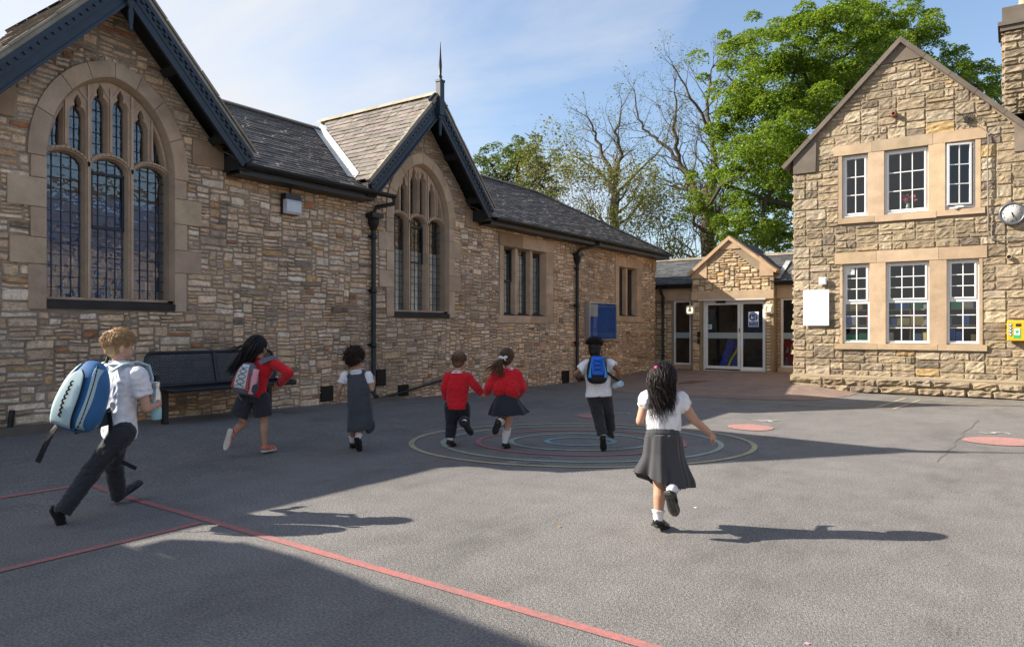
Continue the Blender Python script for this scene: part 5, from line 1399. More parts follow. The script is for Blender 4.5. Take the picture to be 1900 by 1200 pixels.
def limb(mb, p0, d0, L_, r0, depth, r, tips, bend=.22, up=.12, split=(2, 3), shrink=.72, spread=.55, sides=6, minr=.006, wander=1.0):
    n_ = max(3, int(L_ / .35)); pts = [p0]; d_ = d0.normalized(); p = p0.copy()
    for i in range(n_):
        d_ = (d_ + V((r.gauss(0, bend), r.gauss(0, bend), r.gauss(0, bend * .7) + up)) * wander).normalized()
        p = p + d_ * (L_ / n_); pts.append(p.copy())
    r1 = r0 * .62
    mb.tube(pts, [lerp(r0, r1, i / n_) for i in range(n_ + 1)], max(3, sides), 0, caps=False)
    if depth == 0 or r1 < minr:
        tips.append((pts[-1], d_)); tips.append((pts[len(pts) // 2], d_)); return
    k = r.randint(*split)
    for i in range(k):
        ax = d_.orthogonal().normalized(); ax.rotate(Matrix.Rotation(r.uniform(0, 2 * PI), 3, d_))
        nd = (d_ + ax * spread * r.uniform(.5, 1.4)).normalized()
        limb(mb, pts[-1], nd, L_ * shrink * r.uniform(.75, 1.2), r1 * r.uniform(.72, .95), depth - 1, r, tips, bend, up, split, shrink, spread, sides - 1, minr, wander)
    if len(pts) > 4:                         # side shoots
        for q in (len(pts) // 2, int(len(pts) * .75)):
            if r.random() < .8:
                ax = d_.orthogonal().normalized(); ax.rotate(Matrix.Rotation(r.uniform(0, 2 * PI), 3, d_))
                limb(mb, pts[q], (d_ * .4 + ax).normalized(), L_ * shrink * .75 * r.uniform(.6, 1.1), r0 * .42, max(0, depth - 2), r, tips, bend, up, split, shrink, spread, sides - 2, minr, wander)
def at(px, py, dist):
    """world point seen in that direction at that distance ahead (used only to size the far trees)"""
    a = (px - 950) / 1347; b = (610 - py) / 1347
    return V((.823 * a - .568, .568 * a + .823, b)) * dist + V((0, 0, 1.3))
def bare_tree(label, base, segs, seed, leaves, lsize, leafm, depth=4, L0=2.6, Ls=1.5, group='trees behind the school'):
    """segs: main limbs as lists of points (metres) with start radius"""
    r = random.Random(seed); t_ = thing('bare_tree', label, 'tree', tuple(base), group=group)
    mb = MB(); tips = []
    for pts, r0, r1 in segs:
        P = [V(p) - base for p in pts]; sm = []
        for i in range(len(P) - 1):
            for k in range(4): sm.append(P[i].lerp(P[i + 1], k / 4) + V((r.gauss(0, .05), r.gauss(0, .05), 0)) * (1 if i + k else 0))
        sm.append(P[-1]); n_ = len(sm)
        mb.tube(sm, [lerp(r0, r1, i / (n_ - 1)) for i in range(n_)], 8, 0, caps=False)
        limb(mb, sm[-1], (sm[-1] - sm[-3]), L0, r1, depth, r, tips, .13, .07, (2, 3), .78, .55, 6, .003)
        for i in range(3, n_ - 1):
            d_ = (sm[i + 1] - sm[i - 1]).normalized(); ax = d_.orthogonal().normalized(); ax.rotate(Matrix.Rotation(r.uniform(0, 2 * PI), 3, d_))
            limb(mb, sm[i], (d_ * .5 + ax + V((0, 0, .25))).normalized(), Ls * r.uniform(.6, 1.1), lerp(r0, r1, i / n_) * .34, depth - 1, r, tips, .15, .06, (2, 3), .76, .6, 5, .003)
    mb.build('trunk', M['bark_grey'], t_, recalc=False)
    mb = MB()
    for p, d_ in tips:
        for k in range(leaves):
            g = r.uniform(.6, 1.35); leaf(mb, p + V((r.gauss(0, .12), r.gauss(0, .12), r.gauss(0, .10))), lsize, r, (g, g * r.uniform(.9, 1.05), g * r.uniform(.7, 1.1)))
    mb.build('crown', leafm, t_, recalc=False)
    return t_
D1 = 31.0
T = lambda *pts, d=D1: [at(px, py, d + dd) for px, py, dd in pts]
base = at(1312, 610, D1); base.z = 0
bare_tree('tall bare tree with forked trunk just coming into leaf, behind the small entrance gable', base,
    [(T((1312, 640, 0), (1312, 470, 0), (1314, 400, 0), (1312, 372, 0)),   .36, .25),
     (T((1312, 385, 0), (1285, 345, .3), (1262, 300, .5), (1250, 250, .3), (1255, 200, 0)), .15, .05),
     (T((1314, 380, 0), (1330, 320, -.3), (1322, 260, -.5), (1310, 200, -.3), (1318, 150, .2)), .16, .05),
     (T((1262, 300, .5), (1225, 262, .9), (1195, 240, 1.1), (1180, 200, 1.2)), .08, .035),
     (T((1310, 430, 0), (1290, 415, -.6), (1283, 385, -.8)), .10, .05),
     (T((1322, 260, -.5), (1290, 195, -.9), (1265, 150, -1.0)), .08, .035)], 5, 1, .07, M['leaf_young'], 5, .60, .95)
D2 = 33.0; T2 = lambda *pts: T(*pts, d=D2)
base = at(1140, 610, D2); base.z = 0
bare_tree('smaller bare tree with spreading twigs behind the hip end of the hall roof', base,
    [(T2((1140, 640, 0), (1138, 440, 0), (1142, 360, 0), (1140, 330, 0)),   .27, .18),
     (T2((1140, 335, 0), (1122, 295, .5), (1108, 260, .7), (1100, 235, .5)), .11, .045),
     (T2((1142, 335, 0), (1152, 290, -.3), (1142, 245, -.5), (1150, 222, -.3)), .11, .045),
     (T2((1140, 360, 0), (1110, 318, .9), (1080, 298, 1.2)), .08, .035),
     (T2((1142, 360, 0), (1185, 318, -.9), (1215, 290, -1.0)), .08, .035)], 9, 1, .07, M['leaf_young'], 5, .52, .85)
def clump_tree(name, label, base, limbs, clumps, seed, per, lsize, leafm, barkm, flat=.62, group='trees behind the school'):
    """crown of leaf tiers: each clump a shallow dome of leaves hanging at its rim"""
    r = random.Random(seed); t_ = thing(name, label, 'tree', tuple(base), group=group)
    mb = MB(); tips = []
    for pts, r0, r1 in limbs:
        P = [V(p) - base for p in pts]; n_ = len(P); mb.tube(P, [lerp(r0, r1, i / (n_ - 1)) for i in range(n_)], 8, 0, caps=False)
    top = V(limbs[0][0][-1]) - base
    for c, rad in clumps:
        if r.random() < .75:
            q = V(c) - base; s_ = min((V(p) - base for pts, _, _ in limbs for p in pts), key=lambda p: (p - q).length)
            m_ = s_.lerp(q, .5) + V((0, 0, -.3)); mb.tube([s_, m_, q - V((0, 0, rad * .25))], [.09, .06, .02], 5, 0, caps=False)
    mb.build('trunk', barkm, t_, recalc=False)
    mb = MB()
    for c, rad in clumps:
        c = V(c) - base
        kn = int(per * rad * rad)
        sub = [(c + V((r.gauss(0, .5), r.gauss(0, .5), r.gauss(0, .42))) * rad, rad * r.uniform(.30, .52)) for _ in range(9)]
        for k in range(kn):
            sc_, sr = r.choice(sub)
            a = r.uniform(0, 2 * PI); q = r.random() ** .5; h = math.sqrt(max(0, 1 - q * q))
            z = h * flat * (1 if r.random() < .8 else -r.random() * .6) - .25 * q * q
            p = sc_ + V((math.cos(a) * q, math.sin(a) * q, z)) * sr * (r.uniform(.82, 1.05))
            g = r.uniform(.6, 1.35); leaf(mb, p, lsize, r, (g * r.uniform(.82, 1.2), g, g * r.uniform(.6, 1.3)), .9)
    mb.build('crown', leafm, t_, recalc=False)
    return t_
D3 = 27.0
outline = [(1352, 130, .9), (1390, 95, 1.0), (1430, 70, 1.0), (1440, 120, 1.2), (1490, 60, 1.1), (1540, 40, 1.0), (1590, 25, .95), (1640, 12, .9), (1690, 18, .8), (1600, 80, 1.3), (1660, 60, 1.1), (1705, 55, .85), (1725, 95, .75), (1530, 110, 1.4), (1470, 140, 1.4), (1400, 160, 1.2), (1358, 190, 1.0), (1340, 235, .9), (1338, 285, .85), (1400, 225, 1.4), (1460, 210, 1.5), (1520, 180, 1.5), (1580, 150, 1.4), (1400, 290, 1.3), (1460, 280, 1.5), (1520, 260, 1.4), (1360, 330, .9), (1320, 365, .8), (1300, 385, .6), (1380, 355, 1.0), (1430, 345, 1.2), (1365, 420, .85), (1345, 445, .7), (1400, 400, 1.0), (1445, 405, 1.1), (1405, 450, .9), (1455, 455, 1.0), (1500, 340, 1.4), (1500, 420, 1.2), (1740, 130, .8), (1770, 105, .55), (1800, 120, .7), (1790, 155, .8), (1835, 150, .6), (1850, 130, .5), (1840, 185, .8), (1700, 130, 1.1), (1660, 120, 1.2), (1620, 120, 1.2), (1760, 165, 1.0), (1880, 190, .9)]
r = random.Random(91)
cl = [(tuple(at(px + r.uniform(-8, 8), py + r.uniform(-6, 6), D3 + r.uniform(-2.2, 2.2))), rad) for px, py, rad in outline]
cl += [(tuple(at(px + r.uniform(-30, 30), py + r.uniform(-25, 25), D3 + r.uniform(.5, 3.5))), rad * .8) for px, py, rad in outline if rad > 1.0]
base = at(1600, 610, D3); base.z = 0
T3 = lambda *pts: T(*pts, d=D3)
clump_tree('broadleaf_tree', 'big bright green maple rising behind the gabled stone house', base,
    [(T3((1600, 640, 0), (1590, 420, 0), (1580, 300, 0), (1590, 150, 0), (1600, 70, 0)), .42, .08), (T3((1590, 420, 0), (1520, 330, .3), (1450, 230, .5), (1400, 170, .6)), .2, .05),
     (T3((1590, 430, 0), (1500, 390, -.5), (1420, 370, -.8), (1340, 340, -.8)), .17, .04), (T3((1580, 300, 0), (1660, 200, .5), (1750, 150, .5), (1830, 160, .5)), .17, .04),
     (T3((1592, 460, 0), (1500, 440, .6), (1420, 430, .8), (1370, 430, .8)), .14, .04), (T3((1580, 330, 0), (1520, 200, -.6), (1480, 110, -.6)), .15, .04)],
    cl, 5, 2300, .086, M['leaf_maple'], M['bark_dark'])
D4 = 34.0
cl = [(tuple(at(px, py, D4 + r.uniform(-1.5, 1.5))), rad) for px, py, rad in [(910, 296, .75), (935, 285, .8), (960, 290, .9), (985, 285, .75), (1005, 300, .75), (1018, 315, .6), (930, 315, .9), (970, 318, 1.0), (1000, 330, .9), (895, 300, .5), (1030, 345, .7), (960, 350, 1.0), (1010, 365, .9), (920, 345, .8)]]
base = at(960, 610, D4); base.z = 0
clump_tree('broadleaf_tree', 'round green tree top showing over the hall roof, leftmost of the trees', base, [(T((960, 640, 0), (958, 420, 0), (962, 330, 0), (960, 295, 0), d=D4), .28, .06), (T((958, 420, 0), (925, 340, .3), (912, 305, .4), d=D4), .12, .03), (T((960, 400, 0), (1000, 340, -.3), (1008, 310, -.4), d=D4), .12, .03)],
    cl, 6, 1300, .10, M['leaf_mid'], M['bark_dark'])
# loose young shrubs and saplings between the trees
def sapling(label, px, top, wid, seed, d, dens):
    r = random.Random(seed); base = at(px, 610, d); base.z = 0
    t_ = thing('sapling', label, 'tree', tuple(base), group='saplings behind the hall'); H_ = at(px, top, d).z
    mb = MB(); tips = []
    for k in range(5):
        a = r.uniform(0, 6.28); d_ = V((math.cos(a) * .28, math.sin(a) * .28, 1))
        limb(mb, V((0, 0, 0)), d_, H_ * .55, .05, 4, r, tips, .10, .06, (2, 3), .58, .55, 5, .003)
    mb.build('trunk', M['bark_grey'], t_, recalc=False); mb = MB()
    for p, d_ in tips:
        if abs(p.x) > wid * 1.6: continue
        for k in range(dens):
            g = r.uniform(.65, 1.4); leaf(mb, p + V((r.gauss(0, .2), r.gauss(0, .2), r.gauss(0, .2))), .10, r, (g * r.uniform(.9, 1.15), g, g * r.uniform(.6, 1)))
    mb.build('crown', M['leaf_young'], t_, recalc=False)
for i, (px, top, wid, d, dens, lab) in enumerate(((1050, 335, 2.0, 30, 7, 'olive green sapling beside the round green tree top over the hall roof'), (1100, 330, 1.8, 29, 6, 'loose yellow green sapling in front of the smaller bare tree'), (1195, 385, 1.8, 30, 6, 'thin sapling over the hip end of the hall roof'), (1245, 400, 1.5, 29, 5, 'low sapling left of the tall bare trunk, above the entrance roof'), (1380, 395, 1.5, 33, 5, 'low leafy sapling right of the tall bare trunk, under the maple'))):
    sapling(lab, px, top, wid, 100 + i, d, dens)
# ------------------------------------------------------------------ bench
bench = thing('bench', 'black perforated metal bench standing against the hall wall', 'bench', (-8.42, 5.64, gz(-8.42, 5.64) - .01))
t = NT('black_powder_coat'); t.color(t.mix((.012, .013, .016), t.ramp(t.noise(8, 5), [(.3, .7), (.7, 1.4)]))); t.rough(.38, .5); M['bench'] = t.m
t = NT('perforated_sheet'); uvn = t.node('ShaderNodeTexCoord')
mpn = t.node('ShaderNodeMapping'); mpn.inputs['Scale'].default_value = (1, 38, 38); mpn.inputs['Rotation'].default_value = (PI / 4, 0, 0); t.link(uvn.outputs['Object'], mpn.inputs['Vector'])
fr_ = t.node('ShaderNodeVectorMath', operation='FRACTION'); t.link(mpn.outputs[0], fr_.inputs[0])
sb = t.node('ShaderNodeVectorMath', operation='SUBTRACT'); t.link(fr_.outputs[0], sb.inputs[0]); sb.inputs[1].default_value = (0, .5, .5)
ml = t.node('ShaderNodeVectorMath', operation='MULTIPLY'); t.link(sb.outputs[0], ml.inputs[0]); ml.inputs[1].default_value = (0, 1, 1)
ln = t.node('ShaderNodeVectorMath', operation='LENGTH'); t.link(ml.outputs[0], ln.inputs[0])
gt = t.node('ShaderNodeMath', operation='GREATER_THAN'); t.link(ln.outputs['Value'], gt.inputs[0]); gt.inputs[1].default_value = .2
tr = t.node('ShaderNodeBsdfTransparent'); mx_ = t.node('ShaderNodeMixShader'); t.link(gt.outputs[0], mx_.inputs[0]); t.link(tr.outputs[0], mx_.inputs[1]); t.link(t.b.outputs[0], mx_.inputs[2]); t.link(mx_.outputs[0], t.out.inputs['Surface'])
t.color((.013, .014, .018)); t.rough(.4, .5); M['perforated'] = t.m
BL = .92
mb = MB(); th = .012
def back_pt(y, s): return V((-.16 - .10 * s, y, .47 + .40 * s))
rc = .10; prof = []
for cy, cs, a0 in ((BL - rc, 1 - rc / .4, 0), (-(BL - rc), 1 - rc / .4, PI / 2), (-(BL - rc), rc / .4, PI), (BL - rc, rc / .4, 1.5 * PI)):
    for k in range(6):
        a = a0 + PI / 2 * k / 5; prof.append((cy + rc * math.cos(a), cs + rc / .4 * math.sin(a)))
mb.add([back_pt(y, s) for y, s in prof], [tuple(range(len(prof)))]); mb.build('backrest_panel', M['perforated'], bench, recalc=False)
mb = MB(); mb.tube([back_pt(y, s) for y, s in prof] + [back_pt(*prof[0])], .021, 8); mb.tube([back_pt(0, .02) + V((.004, 0, 0)), back_pt(0, .98) + V((.004, 0, 0))], .03, 4); mb.build('backrest_frame', M['bench'], bench)
mb = MB(); mb.tube([(-.16, -BL, .46), (-.13, -BL, .45), (.26, -BL, .445), (.29, -BL + .03, .435), (.29, BL - .03, .435), (.26, BL, .445), (-.13, BL, .45), (-.16, BL, .46), (-.16, -BL, .46)], .022, 8)
mb.box(.27, .305, -BL + .03, BL - .03, .40, .45); mb.build('seat_frame', M['bench'], bench)
mb = MB()
for a in range(5):
    x0, x1 = -.15 + a * .084, -.15 + (a + 1) * .084; z0, z1 = [.452 - .022 * math.sin(PI * q / 5) for q in (a, a + 1)]
    mb.add([(x0, -BL + .02, z0), (x1, -BL + .02, z1), (x1, BL - .02, z1), (x0, BL - .02, z0)], [(0, 1, 2, 3)])
mb.build('seat', M['perforated'] if False else M['bench'], bench, recalc=False)
for y in (-.82, .66):
    mb = MB(); mb.box(-.02, .045, y - .03, y + .03, .0, .44); mb.box(-.18, .26, y - .025, y + .025, .405, .44); mb.box(-.20, -.15, y - .022, y + .022, .40, .60); mb.build('leg', M['bench'], bench)
    mb = MB(); mb.box(-.14, .16, y - .14, y + .14, -.03, .006); mb.build('footing', simple('concrete_pad', (.22, .20, .18), .9), bench)
JOINTS = {
    'A': ((-5.306, 2.474), dict(pelvis=(0.232, 0.0, 0.588), hipR=(0.291, -0.06, 0.585), kneeR=(0.114, -0.12, 0.341), ankR=(-0.002, -0.24, 0.111), heelR=(-0.079, -0.27, 0.118), toeR=(-0.056, -0.2, -0.018), hipL=(0.173, 0.06, 0.568), kneeL=(0.038, 0.28, 0.303), ankL=(0.03, 0.36, 0.067), heelL=(0.029, 0.34, 0.016), toeL=(0.121, 0.52, 0.113), neck=(0.221, 0.05, 1.058), head=(0.195, 0.07, 1.182), shR=(0.384, -0.04, 0.984), shL=(0.095, 0.12, 0.993), elR=(0.42, 0.0, 0.749), wrR=(0.439, 0.09, 0.758), hdR=(0.447, 0.13, 0.769), elL=(0.059, 0.27, 0.767), wrL=(0.121, 0.34, 0.8), hdL=(0.129, 0.37, 0.805))),
    'B': ((-6.268, 4.689), dict(pelvis=(-0.143, 0.0, 0.611), hipR=(-0.072, 0.0, 0.595), kneeR=(-0.045, 0.02, 0.344), ankR=(-0.033, 0.0, 0.099), heelR=(-0.045, -0.03, 0.049), toeR=(0.035, 0.13, 0.044), hipL=(-0.215, 0.0, 0.595), kneeL=(-0.261, 0.02, 0.328), ankL=(-0.276, -0.2, 0.266), heelL=(-0.292, -0.24, 0.309), toeL=(-0.334, -0.27, 0.116), neck=(-0.088, 0.03, 1.001), head=(-0.111, 0.05, 1.117), shR=(0.062, -0.02, 0.954), shL=(-0.223, 0.1, 0.954), elR=(0.236, -0.05, 0.851), wrR=(0.108, 0.06, 0.739), hdR=(0.065, 0.09, 0.715), elL=(-0.286, 0.15, 0.766), wrL=(-0.213, 0.26, 0.787), hdL=(-0.183, 0.29, 0.796))),
    'C': ((-5.744, 5.416), dict(pelvis=(0.034, 0.0, 0.526), hipR=(0.08, 0.0, 0.509), kneeR=(0.04, 0.03, 0.264), ankR=(0.024, -0.06, 0.146), heelR=(0.016, -0.1, 0.152), toeR=(0.035, -0.03, 0.004), hipL=(-0.011, 0.0, 0.509), kneeL=(-0.045, 0.05, 0.262), ankL=(-0.068, 0.1, 0.098), heelL=(-0.069, 0.08, 0.055), toeL=(-0.082, 0.22, 0.003), neck=(-0.01, 0.02, 0.852), head=(-0.018, 0.03, 0.984), shR=(0.116, 0.02, 0.8), shL=(-0.131, 0.02, 0.8), elR=(0.16, 0.0, 0.658), wrR=(0.166, 0.09, 0.743), hdR=(0.161, 0.12, 0.782), elL=(-0.183, 0.0, 0.658), wrL=(-0.21, 0.04, 0.563), hdL=(-0.215, 0.06, 0.514))),
    'D': ((-5.098, 6.177), dict(pelvis=(0.083, 0.0, 0.459), hipR=(0.142, 0.0, 0.447), kneeR=(0.161, 0.08, 0.271), ankR=(0.177, -0.17, 0.297), heelR=(0.151, -0.21, 0.302), toeR=(0.253, -0.18, 0.165), hipL=(0.024, 0.0, 0.447), kneeL=(0.021, 0.03, 0.259), ankL=(0.006, 0.0, 0.091), heelL=(-0.014, -0.04, 0.039), toeL=(0.044, 0.12, -0.005), neck=(0.087, 0.02, 0.825), head=(0.104, 0.03, 0.943), shR=(0.196, 0.0, 0.779), shL=(-0.018, 0.0, 0.779), elR=(0.284, 0.0, 0.672), wrR=(0.343, 0.02, 0.593), hdR=(0.372, 0.03, 0.563), elL=(-0.053, 0.0, 0.648), wrL=(-0.047, 0.06, 0.536), hdL=(-0.043, 0.08, 0.498))),
    'E': ((-4.534, 6.446), dict(pelvis=(0.018, 0.0, 0.51), hipR=(0.059, 0.0, 0.499), kneeR=(0.023, 0.03, 0.266), ankR=(-0.006, 0.0, 0.071), heelR=(-0.023, -0.03, 0.03), toeR=(0.029, 0.11, -0.011), hipL=(-0.029, 0.0, 0.499), kneeL=(-0.042, 0.1, 0.275), ankL=(-0.062, -0.14, 0.323), heelL=(-0.078, -0.18, 0.334), toeL=(-0.119, -0.15, 0.187), neck=(0.047, 0.03, 0.865), head=(0.023, 0.04, 0.982), shR=(0.129, 0.0, 0.809), shL=(-0.088, 0.0, 0.809), elR=(0.181, 0.0, 0.668), wrR=(0.141, 0.1, 0.583), hdR=(0.118, 0.13, 0.563), elL=(-0.181, -0.02, 0.67), wrL=(-0.206, 0.03, 0.607), hdL=(-0.23, 0.05, 0.576))),
    'F': ((-3.602, 6.931), dict(pelvis=(-0.046, 0.0, 0.61), hipR=(0.012, 0.0, 0.592), kneeR=(0.073, 0.12, 0.377), ankR=(0.101, 0.15, 0.186), heelR=(0.077, 0.1, 0.158), toeR=(0.123, 0.27, 0.097), hipL=(-0.098, 0.0, 0.592), kneeL=(-0.049, 0.02, 0.366), ankL=(-0.013, -0.06, 0.17), heelL=(-0.013, -0.1, 0.17), toeL=(0.001, -0.04, 0.006), neck=(-0.06, 0.03, 0.965), head=(-0.081, 0.05, 1.068), shR=(0.063, 0.0, 0.926), shL=(-0.161, 0.0, 0.92), elR=(0.142, -0.05, 0.877), wrR=(0.184, 0.0, 0.771), hdR=(0.193, 0.02, 0.729), elL=(-0.301, -0.02, 0.818), wrL=(-0.211, 0.14, 0.79), hdL=(-0.172, 0.18, 0.788))),
    'H': ((-1.868, 4.385), dict(pelvis=(0.021, 0.02, 0.586), hipR=(0.074, 0.02, 0.576), kneeR=(0.133, 0.08, 0.291), ankR=(0.038, -0.16, 0.302), heelR=(-0.001, -0.2, 0.291), toeR=(0.055, -0.17, 0.144), hipL=(-0.031, 0.02, 0.576), kneeL=(0.003, 0.03, 0.295), ankL=(-0.014, 0.0, 0.08), heelL=(-0.044, -0.03, 0.039), toeL=(0.061, 0.11, -0.017), neck=(0.03, 0.06, 0.851), head=(0.048, 0.08, 0.976), shR=(0.143, 0.05, 0.841), shL=(-0.077, 0.05, 0.848), elR=(0.226, 0.03, 0.71), wrR=(0.333, 0.05, 0.624), hdR=(0.37, 0.06, 0.584), elL=(-0.123, 0.03, 0.703), wrL=(-0.039, 0.2, 0.707), hdL=(-0.009, 0.24, 0.717))),
}
# ------------------------------------------------------------------ people: tools
def ellipsoid(mb, c, ax, ay, az, nu=14, nv=9):
    c, ax, ay, az = V(c), V(ax), V(ay), V(az); vs = [c + az]; fs = []
    for j in range(1, nv):
        p = PI * j / nv
        for i in range(nu):
            t_ = 2 * PI * i / nu; vs.append(c + (ax * math.cos(t_) + ay * math.sin(t_)) * math.sin(p) + az * math.cos(p))
    vs.append(c - az); L_ = len(vs) - 1
    for i in range(nu): fs.append((0, 1 + i, 1 + (i + 1) % nu)); fs.append((L_, L_ - nu + (i + 1) % nu, L_ - nu + i))
    for j in range(nv - 2):
        for i in range(nu):
            a = 1 + j * nu; fs.append((a + i, a + nu + i, a + nu + (i + 1) % nu, a + (i + 1) % nu))
    mb.add(vs, fs, 0, smooth=True)
def ball(mb, c, r_): ellipsoid(mb, c, (r_, 0, 0), (0, r_, 0), (0, 0, r_), 12, 8)
def capsule(mb, p0, p1, r0, r1, flat0=False, flat1=False, sides=14):
    p0, p1 = V(p0), V(p1); d_ = (p1 - p0)
    if d_.length < 1e-5: return ball(mb, p0, r0)
    d_.normalize(); pts = []; rs = []
    if not flat0:
        for a in (85, 60, 35): pts.append(p0 - d_ * r0 * math.sin(math.radians(a))); rs.append(r0 * math.cos(math.radians(a)))
    for k in range(5): pts.append(p0.lerp(p1, k / 4)); rs.append(lerp(r0, r1, k / 4))
    if not flat1:
        for a in (35, 60, 85): pts.append(p1 + d_ * r1 * math.sin(math.radians(a))); rs.append(r1 * math.cos(math.radians(a)))
    mb.tube(pts, rs, sides)
def loft(mb, rings, sides=24, caps=True, e=.85):
    """rings: (centre, half-width vector, half-depth vector)"""
    vs = []; fs = []
    for c, a, b in rings:
        c, a, b = V(c), V(a), V(b)
        for k in range(sides):
            t_ = 2 * PI * k / sides; co, si = math.cos(t_), math.sin(t_)
            vs.append(c + a * math.copysign(abs(co) ** e, co) + b * math.copysign(abs(si) ** e, si))
    n_ = len(rings)
    for i in range(n_ - 1):
        for k in range(sides):
            k2 = (k + 1) % sides; fs.append((i * sides + k, i * sides + k2, (i + 1) * sides + k2, (i + 1) * sides + k))
    if caps: fs += [tuple(reversed(range(sides))), tuple(range((n_ - 1) * sides, n_ * sides))]
    mb.add(vs, fs, 0, smooth=True)
def ribbon(mb, pts, width, thick, side=None, mat=0):
    pts = [V(p) for p in pts]; n_ = len(pts); vs = []
    for i, p in enumerate(pts):
        d_ = (pts[min(i + 1, n_ - 1)] - pts[max(0, i - 1)]).normalized()
        s = V(side) if side is not None else d_.orthogonal()
        s = (s - d_ * s.dot(d_)).normalized(); u = d_.cross(s)
        vs += [p + s * width + u * thick, p - s * width + u * thick, p - s * width - u * thick, p + s * width - u * thick]
    fs = []
    for i in range(n_ - 1):
        for k in range(4): fs.append((i * 4 + k, i * 4 + (k + 1) % 4, i * 4 + 4 + (k + 1) % 4, i * 4 + 4 + k))
    fs += [(3, 2, 1, 0), (n_ * 4 - 4, n_ * 4 - 3, n_ * 4 - 2, n_ * 4 - 1)]
    mb.add(vs, fs, mat)
def remesh(mb, name, mat, parent, voxel=.006, smooth=3, fold=0.0, fscale=(18, 18, 9), seed=0.0, fine=0.0):
    """fuse everything in mb into one continuous skin, then press in cloth folds"""
    me = bpy.data.meshes.new(name); me.from_pydata(mb.v, [], mb.f)
    bm = bmesh.new(); bm.from_mesh(me); bmesh.ops.recalc_face_normals(bm, faces=bm.faces); bm.to_mesh(me); bm.free()
    o = bpy.data.objects.new(name, me); COL.objects.link(o)
    m1 = o.modifiers.new('r', 'REMESH'); m1.mode = 'VOXEL'; m1.voxel_size = voxel
    m2 = o.modifiers.new('s', 'SMOOTH'); m2.factor = .5; m2.iterations = smooth
    bpy.context.view_layer.update()
    dg = bpy.context.evaluated_depsgraph_get(); out = bpy.data.meshes.new_from_object(o.evaluated_get(dg))
    bpy.data.objects.remove(o); out.name = name
    if fold or fine:
        n_ = len(out.vertices); co = np.empty(n_ * 3); out.vertices.foreach_get('co', co); co = co.reshape(-1, 3)
        no = np.array([v.normal[:] for v in out.vertices])
        d_ = np.empty(n_)
        for i in range(n_):
            p = co[i]; q = V((p[0] * fscale[0] + seed, p[1] * fscale[1], p[2] * fscale[2] + seed))
            w_ = noise.noise(q); r_ = 1 - abs(noise.noise(q * 1.7 + V((7, 3, 1)))) * 2
            d_[i] = fold * (.6 * w_ + .55 * r_) + (fine * noise.noise(V((p[0] * 70, p[1] * 70, p[2] * 70))) if fine else 0)
        co += no * d_[:, None]; out.vertices.foreach_set('co', co.ravel()); out.update()
    out.polygons.foreach_set('use_smooth', [True] * len(out.polygons)); out.materials.clear(); out.materials.append(mat)
    at_ = out.attributes.new('tint', 'FLOAT_COLOR', 'POINT'); at_.data.foreach_set('color', [1.0] * (4 * len(out.vertices)))
    ob = bpy.data.objects.new(name, out); COL.objects.link(ob); ob.parent = parent
    return ob
def cloth(name, c, rough=.85, weave=.12, sheen=.2, scale=240):
    t = NT(name); b = t.mix(c, t.ramp(t.noise(scale, 3), [(.3, 1 - weave), (.7, 1 + weave)])); b = t.mix(b, t.ramp(t.noise(7, 4), [(.3, .93), (.7, 1.06)]))
    t.color(b); t.rough(rough, .25); t.b.inputs['Sheen Weight'].default_value = sheen; t.bump(t.noise(scale, 3), .25, .002); return t.m
def skin(name, c, sub=(.8, .3, .18)):
    t = NT(name); b = t.mix(c, t.ramp(t.noise(30, 4), [(.3, .93), (.7, 1.06)])); t.color(b); t.rough(.5, .35)
    t.b.inputs['Subsurface Weight'].default_value = .12; t.b.inputs['Subsurface Radius'].default_value = (.012, .005, .003); return t.m
def hairm(name, c):
    t = NT(name); b = t.mix(c, t.tint()); b = t.mix(b, t.ramp(t.noise(60, 4), [(.3, .75), (.7, 1.25)])); t.color(b); t.rough(.5, .3); return t.m
M['skin_pale'] = skin('fair_skin', (.56, .34, .25)); M['skin_mid'] = skin('light_brown_skin', (.44, .25, .165)); M['skin_tan'] = skin('olive_skin', (.47, .27, .18)); M['skin_brown'] = skin('brown_skin', (.235, .115, .07))
M['white_cotton'] = cloth('white_cotton', (.76, .76, .80)); M['red_knit'] = cloth('red_school_knit', (.56, .012, .022), .9, .14, .25, 160)
M['charcoal'] = cloth('charcoal_trousers', (.028, .031, .037)); M['navy'] = cloth('navy_twill', (.018, .021, .030)); M['grey_skirt'] = cloth('grey_skirt_fabric', (.052, .052, .058))
M['pinafore'] = cloth('slate_grey_pinafore', (.052, .060, .074)); M['sock'] = cloth('white_sock', (.74, .74, .77), .9, .1, .2, 120)
t = NT('black_shoe_leather'); t.color((.012, .012, .013)); t.rough(.32, .5); M['shoe'] = t.m
M['sole_black'] = simple('black_rubber', (.018, .018, .018), .8, .2); M['sole_grey'] = simple('worn_grey_rubber', (.075, .075, .07), .85, .2, 30); M['sole_white'] = simple('white_rubber', (.62, .60, .54), .8, .08)
M['coral'] = simple('coral_sandal', (.72, .19, .12), .6, .06)
M['hair_black'] = hairm('black_hair', (.008, .007, .008)); M['hair_dark'] = hairm('very_dark_brown_hair', (.014, .009, .008)); M['hair_brown'] = hairm('brown_hair', (.065, .036, .021)); M['hair_curly'] = hairm('dark_curly_hair', (.030, .015, .011)); M['hair_blond'] = hairm('sandy_blond_hair', (.45, .30, .155)); M['hair_light'] = hairm('light_brown_hair', (.155, .092, .052))
M['eye'] = simple('eye_white', (.7, .7, .7), .2, .02); M['lip'] = simple('lip', (.42, .17, .14), .5, .05)

